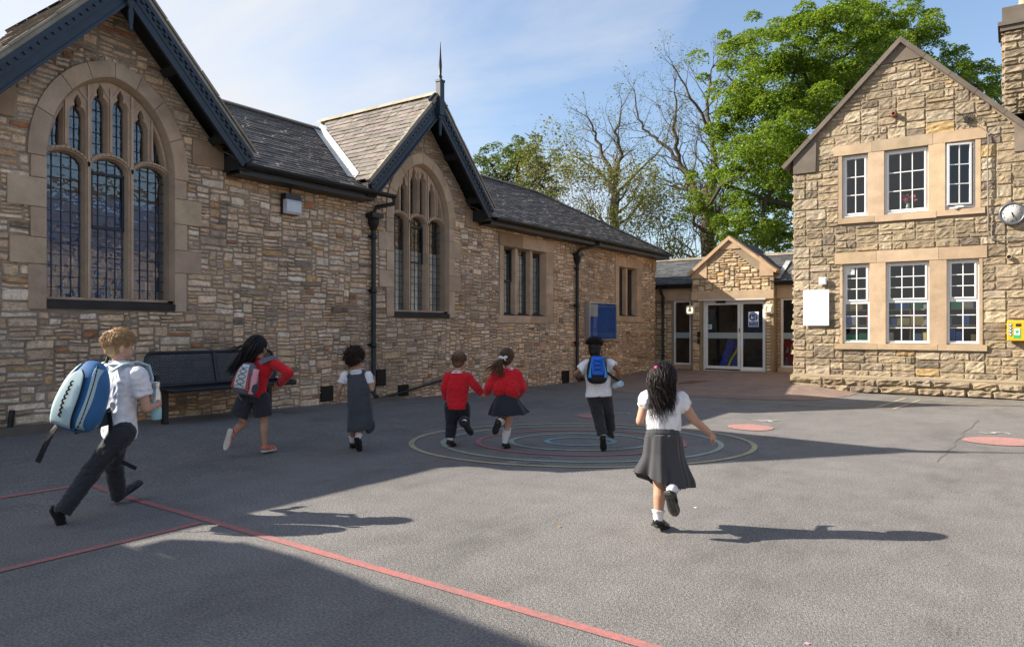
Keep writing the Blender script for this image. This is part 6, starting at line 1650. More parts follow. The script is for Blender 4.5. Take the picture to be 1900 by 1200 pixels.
class Fig:
    def __init__(self, key, name, label, theta=0, tilt=.12, skin_='skin_pale', group=None):
        (wx, wy), j = JOINTS[key]
        self.j = {k: V(v) for k, v in j.items()}
        self.root = thing('person', label, name, (wx, wy, 0), YAW); self.skin = M[skin_]
        self.theta = math.radians(theta)
        j = self.j
        self.R = (j['hipR'] - j['hipL'] + (j['shR'] - j['shL'])).normalized()
        self.U = (j['neck'] - j['pelvis']).normalized(); self.R = (self.R - self.U * self.R.dot(self.U)).normalized(); self.F = self.U.cross(self.R)
        f = V((math.sin(self.theta), math.cos(self.theta), -tilt)).normalized(); s = V((math.cos(self.theta), -math.sin(self.theta), 0)); u = s.cross(f).normalized()
        self.hs, self.hf, self.hu = s, f, u; self.hk = 1.0
    def H(self, x, y, z): return self.j['head'] + (self.hs * x + self.hf * y + self.hu * z) * self.hk
    def hell(self, mb, c, r_): ellipsoid(mb, self.H(*c), self.hs * r_[0] * self.hk, self.hf * r_[1] * self.hk, self.hu * r_[2] * self.hk, 18, 12)
    def torso(self, ex=0.0, top=1.0, bottom=0.0, wid=1.0, hem=1.0):
        j = self.j; sw = (j['shR'] - j['shL']).length / 2
        L_ = (j['neck'] - j['pelvis']).length
        prof = [(-.10, .092, .078), (0, .098, .082), (.22, .090, .072), (.5, .098, .076), (.72, max(.085, sw * .86), .072), (.88, sw * .80, .058), (1.0, .048, .046)]
        rings = []
        for t_, a, b in prof:
            if t_ < bottom - .01 or t_ > top + .01: continue
            rings.append((j['pelvis'] + self.U * L_ * t_, self.R * (a * wid + ex), self.F * (b + ex)))
        return rings
    def hand(self, mb, w, tip, nrm, curl=.5, k=.9, thumb=1):
        w, tip = V(w), V(tip); d_ = (tip - w).normalized(); n_ = V(nrm); n_ = (n_ - d_ * n_.dot(d_)).normalized(); s = d_.cross(n_)
        capsule(mb, w - d_ * .01, w + d_ * .012, .017 * k, .016 * k)
        ellipsoid(mb, w + d_ * .036 * k, s * .027 * k, n_ * .0125 * k, d_ * .036 * k, 12, 8)
        for i, (off, L_) in enumerate(((-.0205, .040), (-.007, .046), (.007, .043), (.0195, .034))):
            p = w + d_ * (.060 - abs(off) * .25) * k + s * off * k; a = .15; L_ *= k
            for q, f_ in enumerate((.45, .32, .25)):
                a += curl * (1.0 + .08 * i)
                dd = d_ * math.cos(a) + n_ * math.sin(a); e_ = p + dd * L_ * f_
                capsule(mb, p, e_, (.0070 - q * .0006) * k, (.0066 - q * .0007) * k, sides=8); p = e_
        p = w + d_ * .018 * k - s * thumb * .020 * k; dd = (d_ * .75 - s * thumb * .6 + n_ * .35).normalized()
        e_ = p + dd * .026 * k; capsule(mb, p, e_, .0085 * k, .0078 * k, sides=8); dd2 = (d_ * .85 + n_ * .5 * (1 + curl) + s * thumb * .1).normalized(); capsule(mb, e_, e_ + dd2 * .022 * k, .0075 * k, .006 * k, sides=8)
    def body(self, legs=True, palmR=(-1, .3, 0), palmL=(1, .3, 0), curlR=.5, curlL=.5, al=1.0):
        j = self.j; mb = MB()
        self.hell(mb, (0, -.010, .020), (.071, .087, .082)); self.hell(mb, (0, .022, -.030), (.055, .060, .070)); self.hell(mb, (0, .050, -.082), (.024, .024, .020))
        for s in (-1, 1):
            self.hell(mb, (s * .030, .050, -.045), (.026, .024, .026)); self.hell(mb, (s * .031, .070, .012), (.022, .012, .008))
            self.hell(mb, (s * .073, -.006, -.022), (.009, .018, .027)); self.hell(mb, (s * .079, -.012, -.014), (.006, .014, .016))
        capsule(mb, self.H(0, .082, -.004), self.H(0, .092, -.034), .007, .011)
        self.hell(mb, (0, .079, -.060), (.018, .009, .009))
        capsule(mb, self.H(0, -.02, -.05), j['neck'] - self.U * .02, .038, .040)
        loft(mb, self.torso(-.006))
        for sd in 'RL':
            ball(mb, j['sh' + sd], .036); capsule(mb, j['sh' + sd], j['el' + sd], .033 * al, .026 * al); capsule(mb, j['el' + sd], j['wr' + sd], .026 * al, .0175 * al)
            self.hand(mb, j['wr' + sd], j['hd' + sd], palmR if sd == 'R' else palmL, curlR if sd == 'R' else curlL, .92, 1 if sd == 'R' else -1)
            capsule(mb, j['hip' + sd], j['knee' + sd], .062, .041); kn, an = j['knee' + sd], j['ank' + sd]
            back = (-self.F - self.U * 0) * .012
            capsule(mb, kn, kn.lerp(an, .35) + back, .040, .041); capsule(mb, kn.lerp(an, .35) + back, an, .040, .026)
            capsule(mb, an, an.lerp(j['heel' + sd].lerp(j['toe' + sd], .4), .5), .026, .022)
        self.b = remesh(mb, 'body', self.skin, self.root, .0048, 3)
        for s in (-1, 1):
            m_ = MB(); self.hell(m_, (s * .030, .0735, -.006), (.012, .010, .009)); e_ = m_.build('eye', M['eye'], self.root)
            m_ = MB(); self.hell(m_, (s * .030, .0805, -.006), (.0055, .004, .0055)); m_.build('iris', M['ink'], e_)
        m_ = MB(); self.hell(m_, (0, .0875, -.060), (.016, .004, .006)); m_.build('lips', M['lip'], self.root)
    def shoe(self, sd, mat='shoe', sole='sole_black', style='shoe', k=1.0):
        j = self.j; h, t_, an = j['heel' + sd], j['toe' + sd], j['ank' + sd]
        d_ = (t_ - h).normalized(); n_ = an - h.lerp(t_, .35); n_ = (n_ - d_ * n_.dot(d_)); n_ = n_.normalized() if n_.length > .01 else V((0, 0, 1)); s = d_.cross(n_)
        L_ = max(.16, (t_ - h).length) + .012; h = h - d_ * .004
        out = [(0, .020), (.05, .026), (.2, .028), (.4, .026), (.62, .034), (.8, .034), (.93, .024), (1.0, .010)]
        def prof(n0, g): return [h + d_ * L_ * a + s * w_ * g * k + n_ * n0 for a, w_ in out] + [h + d_ * L_ * a - s * w_ * g * k + n_ * n0 for a, w_ in reversed(out)]
        m_ = MB(); lo, hi = prof(.0, 1.04), prof(.015, 1.06); N_ = len(lo)
        m_.add(lo + hi, [tuple(reversed(range(N_))), tuple(range(N_, 2 * N_))] + [(i, (i + 1) % N_, (i + 1) % N_ + N_, i + N_) for i in range(N_)])
        sh = None
        if style == 'shoe' or style == 'bar':
            mb = MB(); ellipsoid(mb, h + d_ * .048 + n_ * .032, d_ * .050, s * .034 * k, n_ * .040); ellipsoid(mb, h + d_ * (L_ - .052) + n_ * .020, d_ * .056, s * .037 * k, n_ * .028)
            ellipsoid(mb, h + d_ * L_ * .5 + n_ * .025, d_ * .06, s * .033 * k, n_ * .032)
            if style == 'shoe': capsule(mb, h + d_ * .045 + n_ * .03, an.lerp(h + d_ * .045 + n_ * .03, .45), .034, .033, flat1=True)
            sh = remesh(mb, 'shoe', M[mat], self.root, .005, 2)
            if style == 'bar':
                b_ = MB(); ribbon(b_, [h + d_ * .075 + n_ * (.022 + .034 * math.sin(PI * q / 8)) + s * .036 * math.cos(PI * q / 8) for q in range(9)], .008, .003, d_); b_.build('strap', M[mat], sh)
        else:                                   # open sandal
            sh = bpy.data.objects.new('sandal', None); COL.objects.link(sh); sh.parent = self.root
            for a, up, wd in ((.30, .052, .010), (.52, .046, .011), (.74, .036, .013)):
                b_ = MB(); ribbon(b_, [h + d_ * L_ * a + n_ * (.012 + up * math.sin(PI * q / 10)) + s * .034 * math.cos(PI * q / 10) for q in range(11)], wd, .0035, d_); b_.build('strap', M[mat], sh)
            b_ = MB(); ribbon(b_, [h + d_ * (.03 - .036 * math.sin(PI * q / 8)) + n_ * .045 + s * .032 * math.cos(PI * q / 8) for q in range(9)], .012, .0035, n_); b_.build('strap', M[mat], sh)
            f_ = MB(); ellipsoid(f_, h + d_ * L_ * .42 + n_ * .027, d_ * .065, s * .026, n_ * .022); ellipsoid(f_, h + d_ * L_ * .74 + n_ * .022, d_ * .035, s * .029, n_ * .014)
            for q in range(5): capsule(f_, h + d_ * L_ * .82 + n_ * .02 + s * (q - 2) * .0115, h + d_ * L_ * (.96 - abs(q - 1) * .018) + n_ * .019 + s * (q - 2) * .0105, .0075, .006, sides=8)
            remesh(f_, 'foot', self.skin, self.root, .005, 2)
        so = m_.build('sole', M[sole], sh)
        if style == 'sandal':
            for q in range(9):
                b_ = MB(); a = h + d_ * L_ * (.12 + .085 * q) - n_ * .002; ribbon(b_, [a + s * .026, a - s * .026], .0045, .004, d_); b_.build('tread', M['sole_white'] if q % 1 == 0 else M['sole_grey'], sh)
        elif sole == 'sole_grey':
            for q in range(10):
                b_ = MB(); a = h + d_ * L_ * (.10 + .085 * q) - n_ * .002; ribbon(b_, [a + s * .024, a - s * .024], .0035, .003, d_); b_.build('tread', M['sole_black'], sh)
        return sh
    def sock(self, sd, up=.10, r_=.031, frill=False):
        j = self.j; an, kn = j['ank' + sd], j['knee' + sd]; L_ = (kn - an).length; d_ = (kn - an).normalized(); mid = j['heel' + sd].lerp(j['toe' + sd], .35)
        mb = MB(); capsule(mb, an, an.lerp(mid, .30), r_, .022); q = min(up, L_ * .8)
        back = -self.F * .012 if q > .12 else V((0, 0, 0))
        capsule(mb, an, an + d_ * q * .55 + back, r_, r_ + (.014 if q > .12 else .002)); capsule(mb, an + d_ * q * .55 + back, an + d_ * q, r_ + (.014 if q > .12 else .002), r_ + (.015 if q > .12 else .003), flat1=True)
        if frill: capsule(mb, an + d_ * q * .7, an + d_ * q * 1.0, r_ + .006, r_ + .012, True, True)
        remesh(mb, 'sock', M['sock'], self.root, .005, 1, .003 if frill else .0015, (60, 60, 40))
    def trousers(self, mat, ex=.0, cuff=.02):
        j = self.j; mb = MB(); L_ = (j['neck'] - j['pelvis']).length
        rings = [(j['pelvis'] + self.U * L_ * t_, self.R * a, self.F * b) for t_, a, b in ((-.16, .085, .075), (-.06, .102, .088), (.06, .102, .085), (.20, .097, .078))]
        loft(mb, rings)
        for sd in 'RL':
            h, kn, an = j['hip' + sd], j['knee' + sd], j['ank' + sd]; e_ = an + (kn - an).normalized() * cuff
            capsule(mb, h, kn, .074 + ex, .055 + ex); capsule(mb, kn, e_, .055 + ex, .046 + ex, flat1=True)
        return remesh(mb, 'trousers', M[mat], self.root, .0065, 2, .009, (16, 16, 26), self.theta * 3 + 2)
    def top(self, name, mat, sleeve='short', ex=.012, bottom=0.0, wid=1.0, sl=.55, sr=.046, fold=.006, extra=None, drop=0.0):
        j = self.j; mb = MB(); rings = self.torso(ex, 1.0, bottom, wid)
        if drop: c, a, b = rings[0]; rings.insert(0, (c - self.U * drop, a * 1.04, b * 1.05))
        loft(mb, rings)
        for sd in 'RL':
            s, e_, w_ = j['sh' + sd], j['el' + sd], j['wr' + sd]
            ball(mb, s, .047)
            if sleeve == 'short': capsule(mb, s, s.lerp(e_, sl), sr, sr * 1.04, flat1=True)
            elif sleeve == 'puff': ellipsoid(mb, s.lerp(e_, .22), self.R * .046, self.F * .05, self.U * .052); capsule(mb, s, s.lerp(e_, sl), sr * 1.05, sr * .92, flat1=True)
            else: capsule(mb, s, e_, sr, sr * .90); capsule(mb, e_, w_, sr * .90, sr * .72, flat1=True); capsule(mb, e_.lerp(w_, .86), w_.lerp(e_, -.05), sr * .66, sr * .64, True, True)
        if extra: extra(mb)
        return remesh(mb, name, M[mat], self.root, .006, 2, fold, (15, 15, 13), self.theta * 5 + 1)
    def collar(self, r_=.052):
        j = self.j; mb = MB(); c = j['neck'] + self.U * .0
        pts = [c + self.R * r_ * math.cos(a) + self.F * r_ * .95 * math.sin(a) - self.U * (.012 * (1 - math.sin(a)) * .3) for a in [2 * PI * q / 20 for q in range(21)]]
        mb.tube(pts, .012, 6, caps=False)
        for a0 in (0,):
            vs = []; N_ = 24
            for q in range(N_ + 1):
                a = 2 * PI * q / N_; dr = self.R * math.cos(a) + self.F * math.sin(a)
                vs += [c + dr * (r_ - .004) + self.U * .014, c + dr * (r_ + .03) - self.U * .012]
            mb.add(vs, [(2 * q, 2 * q + 1, 2 * q + 3, 2 * q + 2) for q in range(N_)], smooth=True)
        mb.build('collar', M['white_cotton'], self.root, recalc=False)
    # ---- hair
    def scalp(self, n_, r, mask):
        out = []
        while len(out) < n_:
            a = r.uniform(0, 2 * PI); z = r.uniform(-1, 1); q = math.sqrt(1 - z * z); u = V((q * math.cos(a), q * math.sin(a), z))
            p = V((u.x * .074, u.y * .090 - .012, u.z * .085 + .021))
            if mask(p): out.append((p, V((u.x / .074, u.y / .090, u.z / .085)).normalized()))
        return out
    def hv(self, v): return self.hs * v.x + self.hf * v.y + self.hu * v.z
    def cap(self, mat, grow=.0, low=True, fine=.006, extra=()):
        mb = MB(); g = grow
        self.hell(mb, (0, -.020, .032), (.074 + g, .083 + g, .078 + g))
        if low: self.hell(mb, (0, -.045, -.020), (.060 + g, .050 + g, .058 + g))
        for c, r_ in extra: self.hell(mb, c, r_)
        return remesh(mb, 'hair', mat, self.root, .006, 2, fine * .6, (50, 50, 50), 3, fine)
    def locks(self, mb, starts, path, r, r0=.006, sides=4, n_=7):
        for p, nn in starts:
            pts = path(p, nn, r); g = r.uniform(.75, 1.35); rr = r0 * r.uniform(.6, 1.3)
            k = len(pts); mb.tube(pts, [rr * (1 - .85 * (q / (k - 1)) ** 1.6) for q in range(k)], sides, 0, (g, g * .95, g * .9), caps=False)
def bez(p0, p1, p2, p3, n_=8):
    return [p0 * (1 - t_) ** 3 + p1 * 3 * t_ * (1 - t_) ** 2 + p2 * 3 * t_ * t_ * (1 - t_) + p3 * t_ ** 3 for t_ in [q / (n_ - 1) for q in range(n_)]]
def skirt(F_, name, mat, rings, amp, waves, seed, sides=72, twist=0):
    """rings: list of (centre, half-width, half-depth, fold weight, fn(angle)->offset vector)"""
    r = random.Random(seed); ph = r.uniform(0, 6); vs = []
    for i, (c, a, b, w_, off) in enumerate(rings):
        for k in range(sides):
            t_ = 2 * PI * k / sides
            m_ = 1 + amp * w_ * (math.sin(waves * t_ + ph) + .5 * math.sin((waves * 2 + 1) * t_ + 1.3 * ph))
            p = V(c) + F_.R * a * m_ * math.cos(t_) + F_.F * b * m_ * math.sin(t_)
            if off: p = p + off(t_)
            vs.append(p)
    n_ = len(rings); mb = MB()
    fs = [(i * sides + k, i * sides + (k + 1) % sides, (i + 1) * sides + (k + 1) % sides, (i + 1) * sides + k) for i in range(n_ - 1) for k in range(sides)]
    mb.add(vs, fs, smooth=True); o = mb.build(name, M[mat], F_.root)
    so = o.modifiers.new('cloth_thickness', 'SOLIDIFY'); so.thickness = .004; so.offset = 0
    sb_ = o.modifiers.new('smooth', 'SUBSURF'); sb_.levels = 1; sb_.render_levels = 1
    return o
# ------------------------------------------------------------------ the children
BACK = lambda lo_front=.045, lo_side=-.005, lo_back=-.075: (lambda p: p.z > (lo_front if p.y > .035 else lo_side if p.y > -.02 else lo_back))
def short_hair(f, mat, seed, length=.035, grow=.004, n_=1100, lift=.35, whorl=V((.0, -.05, .08)), quiff=0.0):
    f.cap(mat, grow - .003, fine=.002); h = f.root.children[-1] if False else [o for o in f.root.children if o.name.startswith('hair')][-1]
    r = random.Random(seed); mb = MB()
    def path(p, nn, r):
        d_ = (p - whorl); d_ = (d_ - nn * d_.dot(nn)); d_ = d_.normalized() if d_.length > .005 else V((1, 0, 0))
        if p.z < 0: d_ = (d_ * .4 + V((0, -.2, -1))).normalized()
        d_ = (d_ + V((r.gauss(0, .16), r.gauss(0, .16), r.gauss(0, .16)))).normalized()
        side = p.z < .035; up = (lift if not side else .05) * (1 + (quiff * 2 if p.y > .02 and p.z > .05 else 0)); L_ = length * r.uniform(.7, 1.3) * (.5 if side else 1)
        p0 = p * 1.0; q = [p0, p0 + (d_ + nn * up) * L_ * .5, p0 + (d_ * 1.1 + nn * up * .6) * L_]
        return [f.H(*x) for x in q]
    f.locks(mb, f.scalp(n_, r, BACK()), path, r, .0024, 3)
    return mb.build('hair_strands', mat, h, recalc=False)
def long_hair(f, mat, seed, starts_n, target, spread, curl=0.0, r0=.009, back=.10, mask=None, cap_extra=(), name='hair_locks', npt=11):
    h = f.cap(mat, .004, fine=.003, extra=cap_extra); r = random.Random(seed); mb = MB()
    def path(p, nn, r):
        p0 = f.H(*(p * 1.02)); n_ = f.hv(nn); tg = target(p, r) + V((r.gauss(0, spread[0]), r.gauss(0, spread[1]), r.gauss(0, spread[2])))
        beh = f.H(p.x * 1.15 + r.gauss(0, .01), min(p.y, -.02) - back * r.uniform(.5, 1), min(p.z, -.01) * .6 - .03)
        L_ = bez(p0, p0 + n_ * .03 + f.hv(V((0, -.05, .0))), beh, tg, npt)
        if curl:
            ph = r.uniform(0, 6.28); fr = r.uniform(9, 15)
            for q in range(npt):
                t_ = q / (npt - 1); L_[q] = L_[q] + V((math.cos(ph + fr * t_), math.sin(ph + fr * t_), 0)) * curl * t_ * t_
        return L_
    f.locks(mb, f.scalp(starts_n, r, mask or BACK(.03, -.03, -.06)), path, r, r0, 5)
    mb.build(name, mat, h, recalc=False); return h

# --- A: boy with the big blue backpack
A = Fig('A', 'boy', 'fair haired boy in white shirt striding past the bench under a huge blue backpack', 45, .10, 'skin_pale')
A.hk = 1.05
A.body(palmR=(-1, .2, 0), palmL=(1, .3, 0), curlR=.75, curlL=.6, al=1.15)
A.top('shirt', 'white_cotton', 'short', .014, -.1, 1.05, .60, .057, .013)
A.collar(.056); A.trousers('charcoal', .006, -.025)
for sd in 'RL': A.shoe(sd, 'shoe', 'sole_black', k=1.12)
short_hair(A, M['hair_blond'], 3, .034, .004, 3200, .34, V((.0, -.055, .085)), .5)
# --- B: girl in coral sandals
B = Fig('B', 'girl', 'long haired girl in red jumper, dark shorts and coral sandals running by the bench', 22, .12, 'skin_mid')
B.hk = 1.03; B.body(palmR=(-1, 0, 0), curlR=.8, curlL=.8)
B.top('jumper', 'red_knit', 'long', .016, .0, 1.05, .5, .050, .008)
mb = MB(); j = B.j
loft(mb, [(j['pelvis'] + B.U * z, B.R * a, B.F * b) for z, a, b in ((-.05, .112, .10), (.03, .108, .092), (.08, .098, .082))])
for sd, hx in (('R', V((.0, 0, 0))), ('L', V((-.035, -.06, .01)))):
    h = j['hip' + sd]; e_ = h.lerp(j['knee' + sd], .72); capsule(mb, h + V((0, 0, .0)), e_ + hx, .085, .092, flat1=True)
remesh(mb, 'shorts', M['charcoal'], B.root, .0065, 2, .011, (14, 14, 6), 4)
for sd in 'RL': B.shoe(sd, 'coral', 'sole_white', 'sandal')
mb = MB(); capsule(mb, j['wrR'].lerp(j['elR'], .08), j['wrR'].lerp(j['hdR'], .25), .038, .038, True, True); remesh(mb, 'cuff', M['charcoal'], B.root, .005, 1)
def tgB(p, r):
    k = (p.x + .07) / .14
    t_ = r.random()
    return B.H(0, 0, 0) + V((lerp(-.27, -.03, k * .8 + .2 * r.random()), lerp(-.12, -.12, k), lerp(-.28, -.15, k) + r.uniform(-.03, .05)))
long_hair(B, M['hair_black'], 5, 420, tgB, (.020, .03, .024), .004, .0095, .09, BACK(.02, -.06, -.07), (((0, .01, .0), (.074, .06, .08)),))
r = random.Random(17); mb = MB()
for q in range(9):
    p0 = B.H(-.06, -.05, .0 + r.gauss(0, .01)); e_ = B.H(0, 0, 0) + V((-.31 + r.gauss(0, .02), -.05, -.055 + r.gauss(0, .018)))
    mb.tube(bez(p0, p0 + V((-.08, -.05, .02)), e_ + V((.08, 0, .03)), e_, 9), [.005, .005, .0045, .004, .0035, .003, .002, .0015, .0006], 4, caps=False)
mb.build('flying_wisps', M['hair_black'], [o for o in B.root.children if o.name.startswith('hair')][0], recalc=False)
# --- C: pinafore girl
C = Fig('C', 'girl', 'small curly haired girl in grey pinafore dress and white blouse beside the tall downpipe', 28, .10, 'skin_mid')
C.hk = .98; C.body(palmR=(-1, .2, 0), palmL=(1, .2, 0), curlR=.85, curlL=.85)
C.top('blouse', 'white_cotton', 'puff', .008, .1, 1.0, .58, .047, .006); C.collar(.05)
j = C.j; mb = MB(); P0 = j['pelvis']
loft(mb, [(P0 + V(c), C.R * a, C.F * b) for c, a, b in (((.012, -.01, -.30), .142, .115), ((.008, 0, -.18), .134, .112), ((.0, 0, -.06), .128, .108), ((-.008, 0, .05), .121, .100), ((-.014, 0, .15), .114, .094), ((-.03, .01, .235), .108, .086), ((-.036, .012, .285), .085, .072))], 28)
for s in (-1, 1): ribbon(mb, [P0 + V((-.036, .01, .27)) + C.R * s * .070 - C.F * .06, P0 + V((-.036, .012, .325)) + C.R * s * .062, P0 + V((-.036, .015, .27)) + C.R * s * .07 + C.F * .065], .022, .008, C.R)
ellipsoid(mb, P0 + V((.115, -.02, -.26)), (.05, 0, .015), (0, .06, 0), (.01, 0, .075))
remesh(mb, 'pinafore', M['pinafore'], C.root, .0065, 2, .010, (13, 13, 6), 8)
for sd in 'RL': C.sock(sd, .05, .031, True); C.shoe(sd, 'shoe', 'sole_black', 'bar')
h = C.cap(M['hair_curly'], .006, True, .010, (((0, -.03, .04), (.085, .085, .075)), ((.02, -.05, -.01), (.07, .05, .06)))); r = random.Random(8); mb = MB()
def curlpath(p, nn, r):
    o_ = f_.H(*(p * 1.08)); n_ = f_.hv(nn); a = n_.orthogonal().normalized(); b = n_.cross(a); ph = r.uniform(0, 6.28); R_ = r.uniform(.006, .013); L_ = r.uniform(.018, .05)
    sag = V((r.gauss(-.008, .012), r.gauss(-.006, .01), r.gauss(-.004, .012)))
    return [o_ + n_ * L_ * (q / 9) + sag * (q / 9) + (a * math.cos(ph + q * .95) + b * math.sin(ph + q * .95)) * R_ for q in range(10)]
f_ = C; C.locks(mb, C.scalp(520, r, BACK(.03, -.03, -.08)), curlpath, r, .0045, 4); mb.build('curls', M['hair_curly'], h, recalc=False)
# --- D: boy in red jumper
Dd = Fig('D', 'boy', 'small boy in red jumper and dark trousers holding a skirted girl\'s hand', 18, .10, 'skin_pale')
Dd.hk = .98; Dd.body(palmR=(0, 1, 0), palmL=(1, .2, 0), curlR=.45, curlL=.5)
Dd.top('jumper', 'red_knit', 'long', .016, -.1, 1.08, .5, .050, .011); Dd.collar(.05)
j = Dd.j; mb = MB(); c = j['pelvis'] - Dd.U * .01
loft(mb, [(c + Dd.U * z, Dd.R * a, Dd.F * b) for z, a, b in ((-.03, .119, .100), (-.028, .121, .102), (.025, .122, .103), (.03, .118, .1))]); remesh(mb, 'hem_rib', M['red_knit'], Dd.root, .005, 1, .002, (60, 60, 2))
Dd.trousers('navy', .008, .015)
for sd in 'RL': Dd.sock(sd, .05); Dd.shoe(sd, 'shoe', 'sole_black', 'bar')
short_hair(Dd, M['hair_light'], 23, .034, .004, 2400, .10, V((.01, -.05, .088)))
# --- E: girl in red jumper with ponytail
E = Fig('E', 'girl', 'girl in red jumper and navy skirt with white hair bow, holding a boy\'s hand', 20, .10, 'skin_pale')
E.hk = 1.0; E.body(palmR=(-1, .4, 0), palmL=(0, 1, 0), curlR=.7, curlL=.5)
j = E.j
def billow(mb):
    c = j['pelvis'] + E.U * .10
    ellipsoid(mb, c + V((-.05, -.03, .075)), (.115, 0, .02), (0, .085, 0), (.02, 0, .115), 20, 14); ellipsoid(mb, c + V((.035, -.035, .045)), (.098, 0, -.03), (0, .083, 0), (.03, 0, .115), 20, 14)
    ellipsoid(mb, c + V((-.105, -.0, .085)), (.05, 0, 0), (0, .06, 0), (.03, 0, .085)); ellipsoid(mb, c + V((.07, .0, .11)), (.05, 0, 0), (0, .07, 0), (0, 0, .11))
E.top('jumper', 'red_knit', 'long', .022, .1, 1.10, .5, .052, .016, billow); E.collar(.05)
skirt(E, 'skirt', 'navy', [(j['pelvis'] + E.U * .09, .098, .085, 0, None), (j['pelvis'] + E.U * .06, .108, .095, .3, None), (j['pelvis'] + V((.0, 0, 0)), .145, .13, .7, None), (j['pelvis'] + V((.0, -.01, -.07)), .178, .16, 1, lambda t_: V((.012, 0, .02)) * max(0, math.cos(t_))), (j['pelvis'] + V((0, -.015, -.14)), .195, .175, 1.2, lambda t_: V((.03, 0, .055)) * max(0, math.cos(t_)) + V((0, 0, .012 * math.sin(3 * t_)))), (j['pelvis'] + V((0, -.015, -.175)), .200, .18, 1.3, lambda t_: V((.035, 0, .085)) * max(0, math.cos(t_)) + V((0, 0, .018 * math.sin(3 * t_) + .03 * max(0, -math.cos(t_)))))], .055, 8, 4)
for sd in 'RL': E.sock(sd, .20, .030); E.shoe(sd, 'shoe', 'sole_black', 'bar')
h = E.cap(M['hair_brown'], .005, True, .002); r = random.Random(12); mb = MB(); knot = E.H(-.012, -.105, -.005)
def sweep(p, nn, r):
    p0 = E.H(*(p * 1.03)); return bez(p0, p0 + E.hv(nn) * .008, knot + (p0 - knot) * .35 - E.hf * .02, knot + V((r.gauss(0, .008), 0, r.gauss(0, .008))), 6)
E.locks(mb, E.scalp(300, r, BACK(.03, -.02, -.075)), sweep, r, .006, 4)
for q in range(70):
    k = r.random(); e_ = knot + V((lerp(-.21, .0, k) + r.gauss(0, .012), -.03 + r.gauss(0, .02), lerp(-.14, -.20, k) + r.gauss(0, .02)))
    L_ = bez(knot, knot + V((-.02, -.05, -.02)), knot.lerp(e_, .55) + V((0, -.02, .02)), e_, 8); g = r.uniform(.7, 2.0)
    mb.tube(L_, [.006, .007, .007, .006, .005, .004, .003, .001], 4, 0, (g, g * .95, g * .9), caps=False)
mb.build('ponytail', M['hair_brown'], h, recalc=False)
mb = MB()
for s in (-1, 1):
    ellipsoid(mb, knot + V((s * .024, -.022, .008)), (.024, 0, s * .006), (0, .010, 0), (-s * .004, 0, .014)); ellipsoid(mb, knot + V((s * .016, -.024, -.014)), (.009, 0, 0), (0, .004, 0), (-s * .010, 0, .018))
ball(mb, knot + V((0, -.024, .003)), .009); remesh(mb, 'hair_bow', M['white_cotton'], E.root, .003, 1)
# --- F: boy with small blue backpack
F6 = Fig('F', 'boy', 'boy with flat-topped curly hair and small bright blue backpack running over the target rings', 12, .14, 'skin_brown')
F6.hk = 1.0; F6.body(palmR=(-1, .2, .2), palmL=(1, .3, 0), curlR=.75, curlL=.6, al=1.05)
F6.top('shirt', 'white_cotton', 'short', .024, .0, 1.10, .62, .054, .012, drop=.03); F6.collar(.05)
F6.trousers('charcoal', .006, .01)
for sd in 'RL': F6.sock(sd, .05); F6.shoe(sd, 'shoe', 'sole_black')
h = F6.cap(M['hair_dark'], -.001, True, .001); r = random.Random(33); mb = MB(); mb2 = MB()
F6.hell(mb2, (0, -.012, .078), (.070, .080, .036)); o = remesh(mb2, 'hair_top', M['hair_dark'], h, .005, 2, .004, (60, 60, 60), 1, .006); o.parent = h
f_ = F6; F6.locks(mb, F6.scalp(420, r, lambda p: p.z > .062), curlpath, r, .0042, 4); mb.build('curls', M['hair_dark'], h, recalc=False)
# --- H: the girl nearest the camera
Hg = Fig('H', 'girl', 'nearest girl with wavy dark hair, white top and grey skirt running in full sun', 35, .08, 'skin_tan')
Hg.hk = 1.0; Hg.body(palmR=(-.3, .6, -.7), palmL=(1, .2, 0), curlR=.42, curlL=.7, al=1.12)
Hg.top('polo_shirt', 'white_cotton', 'puff', .014, .1, 1.04, .36, .050, .012)
j = Hg.j; P0 = j['pelvis']
mb = MB(); loft(mb, [(P0 + V(c), Hg.R * a, Hg.F * b) for c, a, b in (((0, 0, -.03), .100, .088), ((0, 0, .005), .107, .093), ((0, 0, .04), .109, .094), ((0, .005, .066), .1, .086))]); remesh(mb, 'waistband', M['grey_skirt'], Hg.root, .005, 1, .003, (70, 70, 3))
def lift(k):
    def off(t_):
        L_ = max(0, math.cos(t_ - PI)) ** 2; Rr = max(0, math.cos(t_)) ** 2; B_ = max(0, -math.sin(t_)) ** 2
        return V((-.040 * L_ + .028 * Rr, -.02 * B_, .085 * L_ + .035 * Rr * 0 + .035 * B_ * max(0, -math.cos(t_) + .3))) * k
    return off
skirt(Hg, 'skirt', 'grey_skirt', [(P0 + V((0, 0, .03)), .113, .098, .35, None), (P0 + V((0, 0, -.03)), .120, .106, .5, None), (P0 + V((.0, 0, -.10)), .128, .116, .5, None), (P0 + V((.0, 0, -.105)), .130, .118, .5, None), (P0 + V((.0, 0, -.17)), .138, .130, .8, lift(.25)), (P0 + V((.004, 0, -.23)), .147, .142, 1.1, lift(.6)), (P0 + V((.008, 0, -.275)), .150, .148, 1.3, lift(.9)), (P0 + V((.004, 0, -.305)), .146, .148, 1.4, lift(1.1))], .11, 7, 9)
for sd in 'RL': Hg.sock(sd, .055, .031, True)
Hg.shoe('L', 'shoe', 'sole_black', 'bar'); Hg.shoe('R', 'shoe', 'sole_grey', 'bar')
def tgH(p, r):
    k = (p.x + .07) / .14; return Hg.H(0, 0, 0) + V((lerp(-.10, .015, k) + r.gauss(0, .012), -.12, r.choice([-.12, -.18, -.22, -.25]) + r.gauss(0, .02) + .05 * abs(k - .35)))
